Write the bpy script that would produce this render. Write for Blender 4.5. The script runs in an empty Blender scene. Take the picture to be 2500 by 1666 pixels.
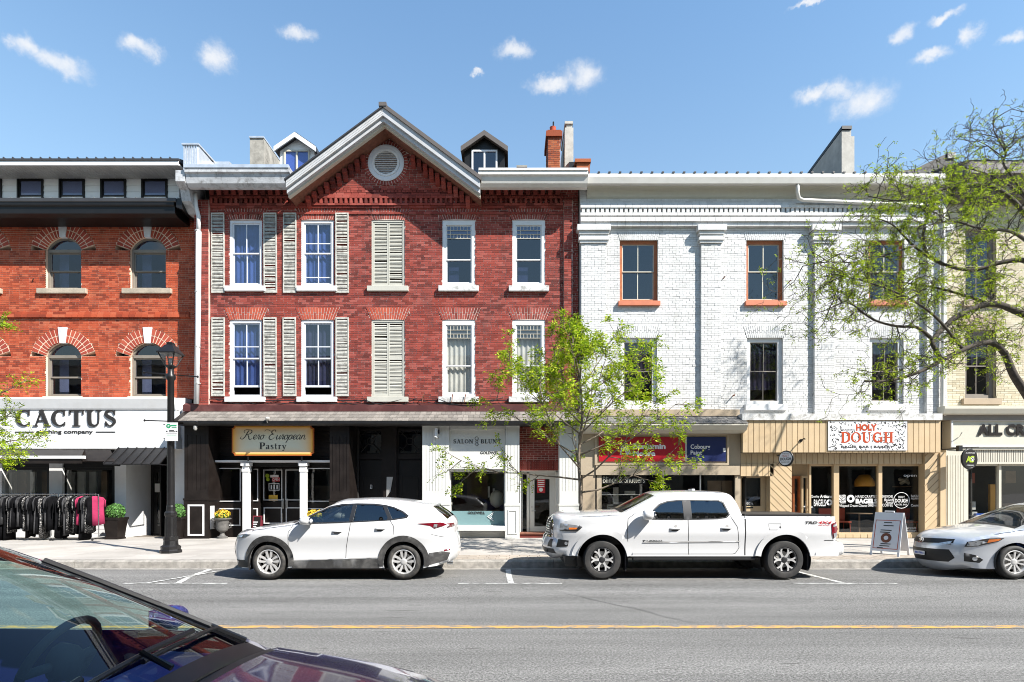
import bpy, bmesh, math, random
from math import radians, sin, cos, pi, sqrt, atan2
from mathutils import Vector, Matrix, Euler
from mathutils.geometry import delaunay_2d_cdt
from mathutils.bvhtree import BVHTree

S = bpy.context.scene
COL = S.collection
random.seed(7)

# ------------------------------------------------------------------ camera
CAMY, CAMH, FPX, HOR, CPX = -19.0, 1.67, 1400.0, 1201.0, 1250.0
cd = bpy.data.cameras.new('camera')
cam = bpy.data.objects.new('camera', cd)
COL.objects.link(cam)
cam.location = (0, CAMY, CAMH)
cam.rotation_euler = (pi / 2, 0, 0)
cd.sensor_width = 36.0
cd.lens = FPX / 2500.0 * 36.0
cd.shift_y = (HOR - 833.0) / 2500.0
cd.clip_start = 0.05
cd.clip_end = 5000
S.camera = cam

# ------------------------------------------------------------------ sun and sky
SUN_AZ, SUN_EL = radians(54.5), radians(43)          # azimuth from the facade normal towards +x
sund = Vector((sin(SUN_AZ) * cos(SUN_EL), -cos(SUN_AZ) * cos(SUN_EL), sin(SUN_EL)))
sl = bpy.data.lights.new('sun', 'SUN')
sl.energy = 5.0
sl.angle = radians(0.53)
sl.color = (1.0, 0.955, 0.88)
so = bpy.data.objects.new('sun', sl)
so.rotation_euler = sund.to_track_quat('Z', 'Y').to_euler()
so.location = (20, -15, 30)
COL.objects.link(so)

W = bpy.data.worlds.new('World')
S.world = W
W.use_nodes = True
wn, wl = W.node_tree.nodes, W.node_tree.links
wn.clear()
SKY_STRENGTH = 0.074


def wmath(op, a, b=None, c=None, clamp=False):
    n = wn.new('ShaderNodeMath'); n.operation = op; n.use_clamp = clamp
    for i, v in enumerate((a, b, c)):
        if v is None: continue
        if isinstance(v, (int, float)): n.inputs[i].default_value = v
        else: wl.new(v, n.inputs[i])
    return n.outputs[0]


sky = wn.new('ShaderNodeTexSky')
sky.sky_type = 'NISHITA'
sky.sun_disc = False
sky.sun_elevation = SUN_EL
sky.sun_rotation = atan2(sund.x, sund.y)
sky.altitude = 100
sky.air_density = 2.0
sky.dust_density = 0.0
sky.ozone_density = 6.0
tc = wn.new('ShaderNodeTexCoord')
sx = wn.new('ShaderNodeSeparateXYZ'); wl.new(tc.outputs['Generated'], sx.inputs[0])
# small cumulus puffs: a scattered field over the whole dome, given as directions (azimuth from +y, elevation, half width, half height in degrees)
az = wmath('ARCTAN2', sx.outputs[0], sx.outputs[1])
el = wmath('ARCSINE', sx.outputs[2])
def wnoise(scale, detail, rough):
    n = wn.new('ShaderNodeTexNoise'); n.inputs['Scale'].default_value = scale; n.inputs['Detail'].default_value = detail; n.inputs['Roughness'].default_value = rough
    wl.new(tc.outputs['Generated'], n.inputs['Vector']); return n
nz, nz2, nz3 = wnoise(26, 7, 0.62), wnoise(75, 5, 0.6), wnoise(34, 6, 0.65)
warp = wn.new('ShaderNodeSeparateColor'); wl.new(nz3.outputs['Color'], warp.inputs[0])
az = wmath('ADD', az, wmath('MULTIPLY', wmath('SUBTRACT', warp.outputs[0], 0.5), 0.05))
el = wmath('ADD', el, wmath('MULTIPLY', wmath('SUBTRACT', warp.outputs[1], 0.5), 0.032))
CLOUDS = [(-40.36, 30.7, 0.72, 0.58), (-38.16, 30.43, 1.64, 0.62), (-32.74, 33.08, 1.02, 0.58), (-27.38, 33.89, 0.96, 0.9), (-20.74, 36.7, 1.09, 0.49), (0.33, 37.62, 1.23, 0.56), (6.92, 35.77, 1.57, 0.8), (4.09, 35.36, 1.83, 0.49), (-3.27, 36.0, 0.46, 0.21), (27.7, 31.5, 1.09, 0.53), (31.56, 30.19, 1.59, 0.99), (29.59, 31.23, 1.32, 0.65), (34.02, 33.41, 0.66, 0.47), (36.87, 33.45, 0.79, 0.27), (38.53, 32.01, 0.59, 0.46), (41.3, 30.76, 0.69, 0.36), (36.13, 31.47, 0.96, 0.38), (27.54, 37.21, 1.15, 0.16)]
rr = random.Random(3)
for i in range(8):                                   # the same fair-weather puffs carry on round the rest of the sky
    CLOUDS.append((rr.uniform(60, 300), rr.uniform(18, 60), rr.uniform(1.5, 3.5), rr.uniform(0.8, 1.7)))
mask = None
for (a, e, w, h) in CLOUDS:
    da = wmath('SUBTRACT', az, radians(a if a <= 180 else a - 360))
    de = wmath('SUBTRACT', el, radians(e))
    u = wmath('DIVIDE', da, radians(w) / cos(radians(e)))
    v = wmath('DIVIDE', de, radians(h))
    r2 = wmath('ADD', wmath('MULTIPLY', u, u), wmath('MULTIPLY', v, v))
    g = wmath('EXPONENT', wmath('MULTIPLY', r2, -0.62))
    mask = g if mask is None else wmath('MAXIMUM', mask, g)
ragged = wmath('ADD', wmath('MULTIPLY', wmath('SUBTRACT', nz.outputs[0], 0.5), 1.3), wmath('MULTIPLY', wmath('SUBTRACT', nz2.outputs[0], 0.5), 0.55))
dens = wn.new('ShaderNodeMapRange'); dens.interpolation_type = 'SMOOTHSTEP'
wl.new(wmath('ADD', mask, wmath('MULTIPLY', ragged, wmath('POWER', mask, 0.5))), dens.inputs['Value'])
dens.inputs['From Min'].default_value = 0.22; dens.inputs['From Max'].default_value = 1.25
mixc = wn.new('ShaderNodeMix'); mixc.data_type = 'RGBA'
tint = wn.new('ShaderNodeMix'); tint.data_type = 'RGBA'; tint.blend_type = 'MULTIPLY'; tint.inputs['Factor'].default_value = 1.0
wl.new(sky.outputs[0], tint.inputs[6]); tint.inputs[7].default_value = (0.94, 1.08, 1.17, 1)
wl.new(wmath('MULTIPLY', dens.outputs[0], 0.9), mixc.inputs['Factor'])
hz = wn.new('ShaderNodeMix'); hz.data_type = 'RGBA'          # pale air low over the roofs, all round the horizon
wl.new(wmath('MULTIPLY', wmath('POWER', wmath('SUBTRACT', 1.0, wmath('MAXIMUM', sx.outputs[2], 0.0)), 2.6), 0.75), hz.inputs['Factor'])
wl.new(tint.outputs[2], hz.inputs[6]); hz.inputs[7].default_value = (4.5, 5.1, 5.7, 1)
wl.new(hz.outputs[2], mixc.inputs[6])
mixc.inputs[7].default_value = (5.6, 5.65, 5.75, 1)
bg = wn.new('ShaderNodeBackground'); bg.inputs['Strength'].default_value = SKY_STRENGTH
wl.new(mixc.outputs[2], bg.inputs['Color'])
wo = wn.new('ShaderNodeOutputWorld'); wl.new(bg.outputs[0], wo.inputs[0])

vs = S.view_settings
vs.view_transform = 'Standard'; vs.look = 'None'; vs.exposure = 1.24; vs.gamma = 1.0; vs.use_curve_mapping = False
S.render.engine = 'CYCLES'
S.cycles.max_bounces = 8
S.cycles.transparent_max_bounces = 16
S.cycles.use_denoising = True
S.cycles.filter_width = 1.0


# ------------------------------------------------------------------ helpers
def X(px, y=0.0): return (px - CPX) * (y - CAMY) / FPX
def Z(py, y=0.0): return CAMH + (HOR - py) * (y - CAMY) / FPX


ORI = {}


def tag(o, label=None, cat=None, group=None, kind=None):
    if label: o['label'] = label
    if cat: o['category'] = cat
    if group: o['group'] = group
    if kind: o['kind'] = kind
    return o


def thing(name, loc, label, cat, group=None, rotz=0.0, local=False):
    o = bpy.data.objects.new(name, None)
    o.empty_display_size = 0.2
    o.location = loc
    o.rotation_euler = (0, 0, rotz)
    COL.objects.link(o)
    ORI[o.name] = Vector((0, 0, 0)) if local else Vector(loc)
    return tag(o, label, cat, group)


class MB:
    def __init__(s): s.v, s.f = [], []

    def add(s, vs, fs):
        b = len(s.v); s.v += [tuple(p) for p in vs]; s.f += [tuple(b + i for i in f) for f in fs]; return s

    def box(s, x0, x1, y0, y1, z0, z1, back=True):
        if x0 > x1: x0, x1 = x1, x0
        if y0 > y1: y0, y1 = y1, y0
        if z0 > z1: z0, z1 = z1, z0
        f = [(0, 1, 5, 4), (1, 2, 6, 5), (3, 0, 4, 7), (4, 5, 6, 7), (3, 2, 1, 0)]
        if back: f.append((2, 3, 7, 6))
        return s.add([(x0, y0, z0), (x1, y0, z0), (x1, y1, z0), (x0, y1, z0), (x0, y0, z1), (x1, y0, z1), (x1, y1, z1), (x0, y1, z1)], f)

    def hexa(s, p):   # 8 points, bottom ring then top ring, counter clockwise from below-front
        return s.add(p, [(0, 1, 5, 4), (1, 2, 6, 5), (2, 3, 7, 6), (3, 0, 4, 7), (4, 5, 6, 7), (3, 2, 1, 0)])

    def prism(s, poly, axis, c0, c1):
        n = len(poly)
        def P(a, b, c): return {'x': (c, a, b), 'y': (a, c, b), 'z': (a, b, c)}[axis]
        vs = [P(a, b, c0) for a, b in poly] + [P(a, b, c1) for a, b in poly]
        fs = [(i, (i + 1) % n, n + (i + 1) % n, n + i) for i in range(n)]
        fs += [tuple(reversed(range(n))), tuple(range(n, 2 * n))]
        return s.add(vs, fs)

    def frame(s, x0, x1, z0, z1, y0, y1, w, wb=None, wt=None):
        wb = w if wb is None else wb; wt = w if wt is None else wt
        s.box(x0, x0 + w, y0, y1, z0, z1); s.box(x1 - w, x1, y0, y1, z0, z1)
        s.box(x0 + w, x1 - w, y0, y1, z0, z0 + wb); s.box(x0 + w, x1 - w, y0, y1, z1 - wt, z1)
        return s

    def tube(s, pts, rad, n=6, caps=True):
        pts = [Vector(p) for p in pts]
        if isinstance(rad, (int, float)): rad = [rad] * len(pts)
        b = len(s.v); up = None
        for i, p in enumerate(pts):
            d = (pts[min(i + 1, len(pts) - 1)] - pts[max(i - 1, 0)])
            if d.length < 1e-9: d = Vector((0, 0, 1))
            d.normalize()
            if up is None:
                up = d.orthogonal().normalized()
            else:
                up = up - d * up.dot(d)
                up = up.normalized() if up.length > 1e-6 else d.orthogonal().normalized()
            w = d.cross(up)
            for k in range(n):
                a = 2 * pi * k / n
                s.v.append(tuple(p + (up * cos(a) + w * sin(a)) * rad[i]))
        for i in range(len(pts) - 1):
            for k in range(n):
                k2 = (k + 1) % n
                s.f.append((b + i * n + k, b + i * n + k2, b + (i + 1) * n + k2, b + (i + 1) * n + k))
        if caps:
            s.f.append(tuple(b + k for k in reversed(range(n))))
            s.f.append(tuple(b + (len(pts) - 1) * n + k for k in range(n)))
        return s

    def lathe(s, prof, n=16, c=(0, 0, 0), axis='z', caps=True, a0=0.0):
        b = len(s.v)
        for r, h in prof:
            for k in range(n):
                a = a0 + 2 * pi * k / n
                if axis == 'z': p = (c[0] + r * cos(a), c[1] + r * sin(a), c[2] + h)
                elif axis == 'y': p = (c[0] + r * cos(a), c[1] + h, c[2] + r * sin(a))
                else: p = (c[0] + h, c[1] + r * cos(a), c[2] + r * sin(a))
                s.v.append(p)
        for i in range(len(prof) - 1):
            for k in range(n):
                k2 = (k + 1) % n
                s.f.append((b + i * n + k, b + i * n + k2, b + (i + 1) * n + k2, b + (i + 1) * n + k))
        if caps:
            s.f.append(tuple(b + k for k in reversed(range(n))))
            s.f.append(tuple(b + (len(prof) - 1) * n + k for k in range(n)))
        return s

    def grid(s, rows):
        b = len(s.v); m = len(rows[0])
        for r in rows: s.v += [tuple(p) for p in r]
        for i in range(len(rows) - 1):
            for k in range(m - 1):
                s.f.append((b + i * m + k, b + i * m + k + 1, b + (i + 1) * m + k + 1, b + (i + 1) * m + k))
        return s

    def mesh(s, name, c):
        me = bpy.data.meshes.new(name)
        me.from_pydata([(p[0] - c[0], p[1] - c[1], p[2] - c[2]) for p in s.v], [], s.f)
        return me

    def obj(s, name, mat, parent=None, smooth=False, fix=False, label=None, cat=None, group=None, kind=None, bevel=0):
        xs, ys, zs = zip(*s.v)
        c = Vector(((min(xs) + max(xs)) / 2, (min(ys) + max(ys)) / 2, min(zs)))
        me = s.mesh(name, c)
        o = bpy.data.objects.new(name, me)
        COL.objects.link(o)
        if fix:
            bm = bmesh.new(); bm.from_mesh(me)
            bmesh.ops.recalc_face_normals(bm, faces=bm.faces[:]); bm.to_mesh(me); bm.free()
        if smooth:
            me.polygons.foreach_set('use_smooth', [True] * len(me.polygons))
            if smooth != True:
                try: me.set_sharp_from_angle(angle=radians(smooth))
                except Exception: pass
        me.materials.append(M[mat] if isinstance(mat, str) else mat)
        ORI[o.name] = c
        if parent is not None:
            o.parent = parent
            o.location = c - ORI[parent.name]
        else:
            o.location = c
        if bevel:
            b = o.modifiers.new('bevel', 'BEVEL'); b.width = bevel; b.segments = 2; b.limit_method = 'ANGLE'
        return tag(o, label, cat, group, kind)


def inst(src, name, loc, parent, rot=None, scale=None):
    """another object on the same mesh"""
    o = bpy.data.objects.new(name, src.data)
    COL.objects.link(o)
    o.location = Vector(loc) - (ORI[parent.name] if parent is not None else Vector((0, 0, 0)))
    if parent is not None: o.parent = parent
    if rot is not None: o.rotation_euler = rot
    if scale is not None: o.scale = scale
    ORI[o.name] = Vector(loc)
    return o


def in_poly(x, y, poly):
    c = False; n = len(poly); j = n - 1
    for i in range(n):
        xi, yi = poly[i]; xj, yj = poly[j]
        if (yi > y) != (yj > y) and x < (xj - xi) * (y - yi) / (yj - yi) + xi: c = not c
        j = i
    return c


def densify(poly, step, closed=True):
    out = []
    n = len(poly)
    for i in range(n if closed else n - 1):
        a, b = poly[i], poly[(i + 1) % n]
        k = max(1, int(math.ceil(math.hypot(b[0] - a[0], b[1] - a[1]) / step)))
        for j in range(k): out.append((a[0] + (b[0] - a[0]) * j / k, a[1] + (b[1] - a[1]) * j / k))
    if not closed: out.append(tuple(poly[-1]))
    return out


def spline(pts, n=6, closed=False):
    """Catmull-Rom through 2-D or 3-D points"""
    P = [Vector(p) for p in pts]; out = []
    m = len(P)
    for i in range(m if closed else m - 1):
        p0 = P[(i - 1) % m] if closed or i > 0 else P[0] * 2 - P[1]
        p1, p2 = P[i], P[(i + 1) % m]
        p3 = P[(i + 2) % m] if closed or i + 2 < m else P[-1] * 2 - P[-2]
        for j in range(n):
            t = j / n
            out.append(0.5 * ((2 * p1) + (p2 - p0) * t + (2 * p0 - 5 * p1 + 4 * p2 - p3) * t * t + (3 * p1 - p0 - 3 * p2 + p3) * t ** 3))
    if not closed: out.append(P[-1].copy())
    return [tuple(p) for p in out]


def cdt(outline, holes=(), step=None):
    """triangulate a 2-D polygon with holes, optionally with inner grid points -> (points, triangles)"""
    loops = [outline] + list(holes)
    pts, edges = [], []
    for lp in loops:
        lp = densify(lp, step) if step else lp
        b = len(pts); pts += [Vector(p[:2]) for p in lp]
        edges += [(b + i, b + (i + 1) % len(lp)) for i in range(len(lp))]
    if step:
        xs = [p[0] for p in outline]; ys = [p[1] for p in outline]
        nb = list(pts)
        y = min(ys) + step * 0.5; r = 0
        cell = {}
        for p in nb: cell.setdefault((int(p.x // step), int(p.y // step)), []).append(p)
        while y < max(ys):
            x = min(xs) + step * (0.5 if r % 2 else 0.98)
            while x < max(xs):
                if in_poly(x, y, outline) and not any(in_poly(x, y, h) for h in holes):
                    i, j = int(x // step), int(y // step); ok = True
                    for di in (-1, 0, 1):
                        for dj in (-1, 0, 1):
                            for q in cell.get((i + di, j + dj), ()):
                                if (q.x - x) ** 2 + (q.y - y) ** 2 < (0.55 * step) ** 2: ok = False
                    if ok: pts.append(Vector((x, y)))
                x += step
            y += step; r += 1
    vo, eo, fo, _, _, _ = delaunay_2d_cdt(pts, edges, [], 0, 1e-6)
    tris = []
    for f in fo:
        cx = sum(vo[i].x for i in f) / len(f); cy = sum(vo[i].y for i in f) / len(f)
        if in_poly(cx, cy, outline) and not any(in_poly(cx, cy, h) for h in holes): tris.append(tuple(f))
    return [(p.x, p.y) for p in vo], tris


# ------------------------------------------------------------------ materials
M = {}


class NT:
    def __init__(s, name):
        s.m = bpy.data.materials.new(name); s.m.use_nodes = True
        s.n, s.l = s.m.node_tree.nodes, s.m.node_tree.links
        s.n.clear()
        s.out = s.n.new('ShaderNodeOutputMaterial')
        M[name] = s.m

    def new(s, t, **kw):
        n = s.n.new(t)
        for k, v in kw.items():
            if k in n.inputs.keys() or isinstance(k, int): s.set(n.inputs[k], v)
            else: setattr(n, k, v)
        return n

    def set(s, sock, v):
        if isinstance(v, bpy.types.NodeSocket): s.l.new(v, sock)
        else: sock.default_value = v

    def math(s, op, a, b=None, clamp=False):
        n = s.n.new('ShaderNodeMath'); n.operation = op; n.use_clamp = clamp
        s.set(n.inputs[0], a)
        if b is not None: s.set(n.inputs[1], b)
        return n.outputs[0]

    def mix(s, fac, a, b, blend='MIX'):
        n = s.n.new('ShaderNodeMix'); n.data_type = 'RGBA'; n.blend_type = blend
        s.set(n.inputs[0], fac); s.set(n.inputs[6], a); s.set(n.inputs[7], b)
        return n.outputs[2]

    def pos(s, scale=(1, 1, 1)):
        g = s.n.new('ShaderNodeNewGeometry')
        mp = s.n.new('ShaderNodeMapping'); mp.inputs['Scale'].default_value = scale
        s.l.new(g.outputs['Position'], mp.inputs['Vector'])
        return mp.outputs[0]

    def noise(s, vec, scale, detail=4, rough=0.55, dist=0.0):
        n = s.n.new('ShaderNodeTexNoise'); s.l.new(vec, n.inputs['Vector'])
        n.inputs['Scale'].default_value = scale; n.inputs['Detail'].default_value = detail
        n.inputs['Roughness'].default_value = rough; n.inputs['Distortion'].default_value = dist
        return n.outputs[0]

    def ramp(s, fac, stops):
        n = s.n.new('ShaderNodeValToRGB'); s.set(n.inputs[0], fac)
        cr = n.color_ramp
        while len(cr.elements) < len(stops): cr.elements.new(0.5)
        for e, (p, c) in zip(cr.elements, stops):
            e.position = p; e.color = (*c, 1) if len(c) == 3 else c
        return n.outputs[0]

    def rnd(s):
        g = s.n.new('ShaderNodeNewGeometry'); o = s.n.new('ShaderNodeObjectInfo')
        return s.math('FRACT', s.math('ADD', g.outputs['Random Per Island'], o.outputs['Random']))

    def bump(s, h, strength, dist=0.01):
        b = s.n.new('ShaderNodeBump'); s.set(b.inputs['Height'], h)
        b.inputs['Strength'].default_value = strength; b.inputs['Distance'].default_value = dist
        return b.outputs[0]

    def bsdf(s, **kw):
        b = s.n.new('ShaderNodeBsdfPrincipled')
        for k, v in kw.items(): s.set(b.inputs[k.replace('_', ' ')], v)
        s.l.new(b.outputs[0], s.out.inputs[0])
        return b


def c4(c): return (c[0], c[1], c[2], 1)
def mulc(c, k): return tuple(min(1, v * k) for v in c)


ALB = 0.8          # the photograph's exposure clips true whites; paints sit a little lower


def pmat(name, col, rough=0.6, metal=0.0, var=0.18, scale=3.0, bump=0.0, bscale=40, coat=0.0, spec=0.5, dirt=None, dirt_amt=0.4, dirt_scale=1.5, island=0.0):
    t = NT(name); v = t.pos()
    if max(col) > 0.2 and metal < .3 and not coat: col = mulc(col, ALB)
    n = t.noise(v, scale, 5)
    c = t.ramp(n, [(0.3, mulc(col, 1 - var)), (0.7, mulc(col, 1 + var))])
    if island:
        r = t.rnd()
        c = t.mix(1.0, c, t.ramp(r, [(0, (1 - island,) * 3), (1, (1 + island * 0.2,) * 3)]), 'MULTIPLY')
    if dirt:
        d = t.noise(v, dirt_scale, 7, 0.68, 0.4)
        d = t.math('MULTIPLY', t.ramp(d, [(0.48, (0, 0, 0)), (0.7, (1, 1, 1))]), dirt_amt)
        c = t.mix(d, c, c4(dirt))
    kw = dict(Base_Color=c, Roughness=rough, Metallic=metal, Coat_Weight=coat, Specular_IOR_Level=spec, Coat_Roughness=0.04)
    if bump: kw['Normal'] = t.bump(t.noise(v, bscale, 4), bump)
    t.bsdf(**kw)
    return t.m


def brickmat(name, cols, patch, patch_amt, rough=0.85, stain=(0.05, 0.03, 0.025), stain_amt=0.25, lo=0.0):
    t = NT(name); v = t.pos()
    r = t.rnd()
    k = len(cols)
    c = t.ramp(r, [((i + 0.5) / k, cc) for i, cc in enumerate(cols)])
    pn = t.ramp(t.noise(v, 0.55, 4, 0.6), [(0.42, (0, 0, 0)), (0.62, (1, 1, 1))])
    c = t.mix(t.math('MULTIPLY', pn, patch_amt), c, c4(patch))
    sn = t.ramp(t.noise(t.pos((1.2, 1, 0.45)), 1.3, 7, 0.7), [(0.5, (0, 0, 0)), (0.72, (1, 1, 1))])
    c = t.mix(t.math('MULTIPLY', sn, stain_amt), c, c4(stain))
    fine = t.noise(v, 55, 4, 0.7)
    c = t.mix(0.35, c, t.ramp(fine, [(0.3, (0.25,) * 3), (0.7, (1,) * 3)]), 'MULTIPLY')
    t.bsdf(Base_Color=c, Roughness=rough, Specular_IOR_Level=0.25, Normal=t.bump(fine, 0.5, 0.006))
    return t.m


def glassmat(name, tint=(0.75, 0.8, 0.8), boost=0.04, rough=0.0, scale=1.0):
    t = NT(name)
    tr = t.new('ShaderNodeBsdfTransparent'); tr.inputs[0].default_value = c4(tint)
    gl = t.new('ShaderNodeBsdfGlossy'); gl.inputs['Roughness'].default_value = rough; gl.inputs[0].default_value = (1, 1, 1, 1)
    fr = t.new('ShaderNodeFresnel'); fr.inputs[0].default_value = 1.5
    bf = t.new('ShaderNodeNewGeometry')          # a pane is a thin box: only its outer face reflects
    f = t.math('MULTIPLY', t.math('MULTIPLY', t.math('ADD', fr.outputs[0], boost), scale, clamp=True), t.math('SUBTRACT', 1.0, bf.outputs['Backfacing']))
    w = t.noise(t.pos(), 1.1, 2)
    nb = t.bump(w, 0.12, 0.02)
    t.l.new(nb, gl.inputs['Normal'])
    mx = t.new('ShaderNodeMixShader'); t.l.new(f, mx.inputs[0]); t.l.new(tr.outputs[0], mx.inputs[1]); t.l.new(gl.outputs[0], mx.inputs[2])
    t.l.new(mx.outputs[0], t.out.inputs[0])
    return t.m


def emat(name, col, strength=1.0):
    t = NT(name)
    e = t.new('ShaderNodeEmission'); e.inputs[0].default_value = c4(col); e.inputs[1].default_value = strength
    t.l.new(e.outputs[0], t.out.inputs[0]); return t.m


# masonry
brickmat('brick_b', [(0.12, 0.026, 0.021), (0.20, 0.040, 0.031), (0.25, 0.050, 0.039), (0.29, 0.062, 0.048), (0.34, 0.092, 0.074)], (0.34, 0.054, 0.034), 0.5, stain=(0.075, 0.036, 0.032), stain_amt=0.6)
brickmat('brick_a', [(0.22, 0.040, 0.020), (0.33, 0.056, 0.025), (0.39, 0.070, 0.030), (0.43, 0.086, 0.038), (0.46, 0.12, 0.06)], (0.52, 0.095, 0.035), 0.4, stain=(.12, .04, .025), stain_amt=0.4)
brickmat('brick_arch', [(0.30, 0.05, 0.03), (0.38, 0.065, 0.035), (0.44, 0.09, 0.05)], (0.30, 0.06, 0.05), 0.4, stain_amt=0.15)
brickmat('brick_white', [(0.58, 0.58, 0.575), (0.64, 0.64, 0.635), (0.68, 0.68, 0.675)], (0.64, 0.64, 0.635), 0.3, rough=0.6, stain=(0.38, 0.37, 0.345), stain_amt=0.5)
brickmat('brick_cream', [(0.50, 0.44, 0.31), (0.58, 0.52, 0.38), (0.63, 0.58, 0.45)], (0.55, 0.49, 0.36), 0.3, stain=(0.3, 0.26, 0.2), stain_amt=0.3)
brickmat('brick_chimney', [(0.22, 0.05, 0.022), (0.32, 0.075, 0.03), (0.38, 0.12, 0.05)], (0.3, 0.075, 0.03), 0.3, stain_amt=0.3)
pmat('mortar_b', (0.66, 0.49, 0.42), 0.9, dirt=(0.30, 0.15, 0.13), dirt_amt=0.5, var=0.25)
pmat('mortar_a', (0.78, 0.56, 0.42), 0.9, dirt=(0.3, 0.12, 0.08), dirt_amt=0.35, var=0.2)
pmat('mortar_white', (0.54, 0.54, 0.53), 0.8, var=0.35, scale=6)
pmat('mortar_cream', (0.42, 0.37, 0.27), 0.8, var=0.3)
pmat('stone_sill', (0.42, 0.36, 0.28), 0.9, bump=0.8, bscale=25)
pmat('keystone', (0.68, 0.68, 0.70), 0.8, bump=0.2)
pmat('concrete_old', (0.34, 0.32, 0.28), 0.9, var=0.3, bump=0.6, bscale=15, dirt=(0.06, 0.055, 0.045), dirt_amt=0.7, dirt_scale=2.5)
pmat('concrete_pale', (0.48, 0.46, 0.42), 0.9, var=0.15, bump=0.4, bscale=15, dirt=(0.2, 0.19, 0.17), dirt_amt=0.5)
pmat('concrete_walk', (0.45, 0.42, 0.385), 0.9, var=0.12, scale=1.2, bump=0.3, bscale=60, dirt=(0.24, 0.215, 0.19), dirt_amt=0.35, dirt_scale=1.1, island=0.14)
pmat('paver', (0.42, 0.36, 0.30), 0.9, var=0.15, bump=0.3, bscale=60, dirt=(0.14, 0.12, 0.10), dirt_amt=0.3, island=0.22)
pmat('kerb', (0.32, 0.30, 0.27), 0.9, var=0.3, scale=7, bump=1.0, bscale=35, dirt=(0.13, 0.12, 0.11), dirt_amt=0.6, dirt_scale=4)
pmat('joint_sand', (0.13, 0.11, 0.09), 0.95)
# paints
pmat('white_paint', (0.78, 0.78, 0.78), 0.45, var=0.04, dirt=(0.5, 0.48, 0.45), dirt_amt=0.25, dirt_scale=2.5)
pmat('white_trim', (0.74, 0.76, 0.80), 0.5, var=0.06, dirt=(0.45, 0.43, 0.42), dirt_amt=0.4, dirt_scale=6)
pmat('white_peeling', (0.66, 0.66, 0.65), 0.7, var=0.1, bump=0.5, bscale=30, dirt=(0.12, 0.105, 0.085), dirt_amt=0.85, dirt_scale=5)
pmat('cornice_grey', (0.50, 0.51, 0.53), 0.7, var=0.15, bump=0.6, bscale=25, dirt=(0.10, 0.09, 0.08), dirt_amt=0.85, dirt_scale=4.5)
pmat('rake_white', (0.50, 0.51, 0.53), 0.45, var=0.08, dirt=(0.32, 0.3, 0.26), dirt_amt=0.4, dirt_scale=2)
pmat('cream_trim', (0.60, 0.57, 0.48), 0.55, var=0.06, dirt=(0.4, 0.36, 0.28), dirt_amt=0.35, dirt_scale=3)
pmat('gutter_cream', (0.66, 0.64, 0.60), 0.45, var=0.05, dirt=(0.4, 0.38, 0.33), dirt_amt=0.35, dirt_scale=1.3)
pmat('shutter', (0.55, 0.54, 0.49), 0.8, var=0.15, scale=9, bump=0.5, bscale=40, dirt=(0.10, 0.095, 0.08), dirt_amt=0.8, dirt_scale=7)
pmat('shutter_clean', (0.52, 0.51, 0.45), 0.7, var=0.08, dirt=(0.4, 0.38, 0.32), dirt_amt=0.3, dirt_scale=4)
pmat('salon_white', (0.70, 0.70, 0.67), 0.5, var=0.04, dirt=(0.55, 0.53, 0.48), dirt_amt=0.3, dirt_scale=2)
pmat('black_brown', (0.011, 0.008, 0.007), 0.45, var=0.25, spec=.25, dirt=(0.022, 0.018, 0.016), dirt_amt=0.4, dirt_scale=3)
pmat('black_paint', (0.007, 0.0065, 0.0065), 0.4, spec=.3, var=0.2)
pmat('black_metal', (0.009, 0.0085, 0.009), 0.4, var=0.2, spec=.35, dirt=(0.028, 0.026, 0.024), dirt_amt=0.3, dirt_scale=8)
pmat('roof_metal', (0.035, 0.033, 0.034), 0.4, var=0.15)
pmat('roof_brown', (0.10, 0.085, 0.075), 0.4, var=0.1)
pmat('shingle', (0.24, 0.215, 0.19), 0.95, var=0.2, scale=20, bump=0.4, bscale=120, island=0.35)
pmat('shingle_dark', (0.12, 0.115, 0.11), 0.9, var=0.2, scale=20, bump=0.4, bscale=120, island=0.4, dirt=(0.3, 0.29, 0.27), dirt_amt=0.5, dirt_scale=9)
pmat('flash_red', (0.075, 0.022, 0.020), 0.45, var=0.15, dirt=(0.3, 0.15, 0.13), dirt_amt=0.3)
pmat('beige_board', (0.58, 0.435, 0.265), 0.6, var=0.05, dirt=(0.45, 0.31, 0.16), dirt_amt=0.3, dirt_scale=2, island=0.1)
pmat('beige_panel', (0.44, 0.36, 0.26), 0.8, var=0.06, bump=0.15, bscale=80, dirt=(0.3, 0.24, 0.17), dirt_amt=0.35)
pmat('tan_ledge', (0.42, 0.33, 0.23), 0.75, var=0.08, dirt=(0.28, 0.22, 0.16), dirt_amt=0.4)
pmat('orange_wood', (0.42, 0.12, 0.03), 0.55, var=0.25, scale=8, dirt=(0.16, 0.06, 0.03), dirt_amt=0.5, dirt_scale=4)
pmat('orange_sill', (0.58, 0.17, 0.08), 0.55, var=0.1)
pmat('taupe_frame', (0.23, 0.20, 0.165), 0.6, var=0.1)
pmat('aluminium', (0.48, 0.47, 0.45), 0.4, metal=0.5, var=0.08)
pmat('galvanised', (0.60, 0.62, 0.65), 0.35, metal=0.6, var=0.12, scale=6)
pmat('siding', (1.0, 1.0, 1.0), 0.45, var=0.03)
pmat('soffit_grey', (0.70, 0.68, 0.65), 0.6, var=0.12)
pmat('rust', (0.16, 0.06, 0.035), 0.8, var=0.3, scale=10)
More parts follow.
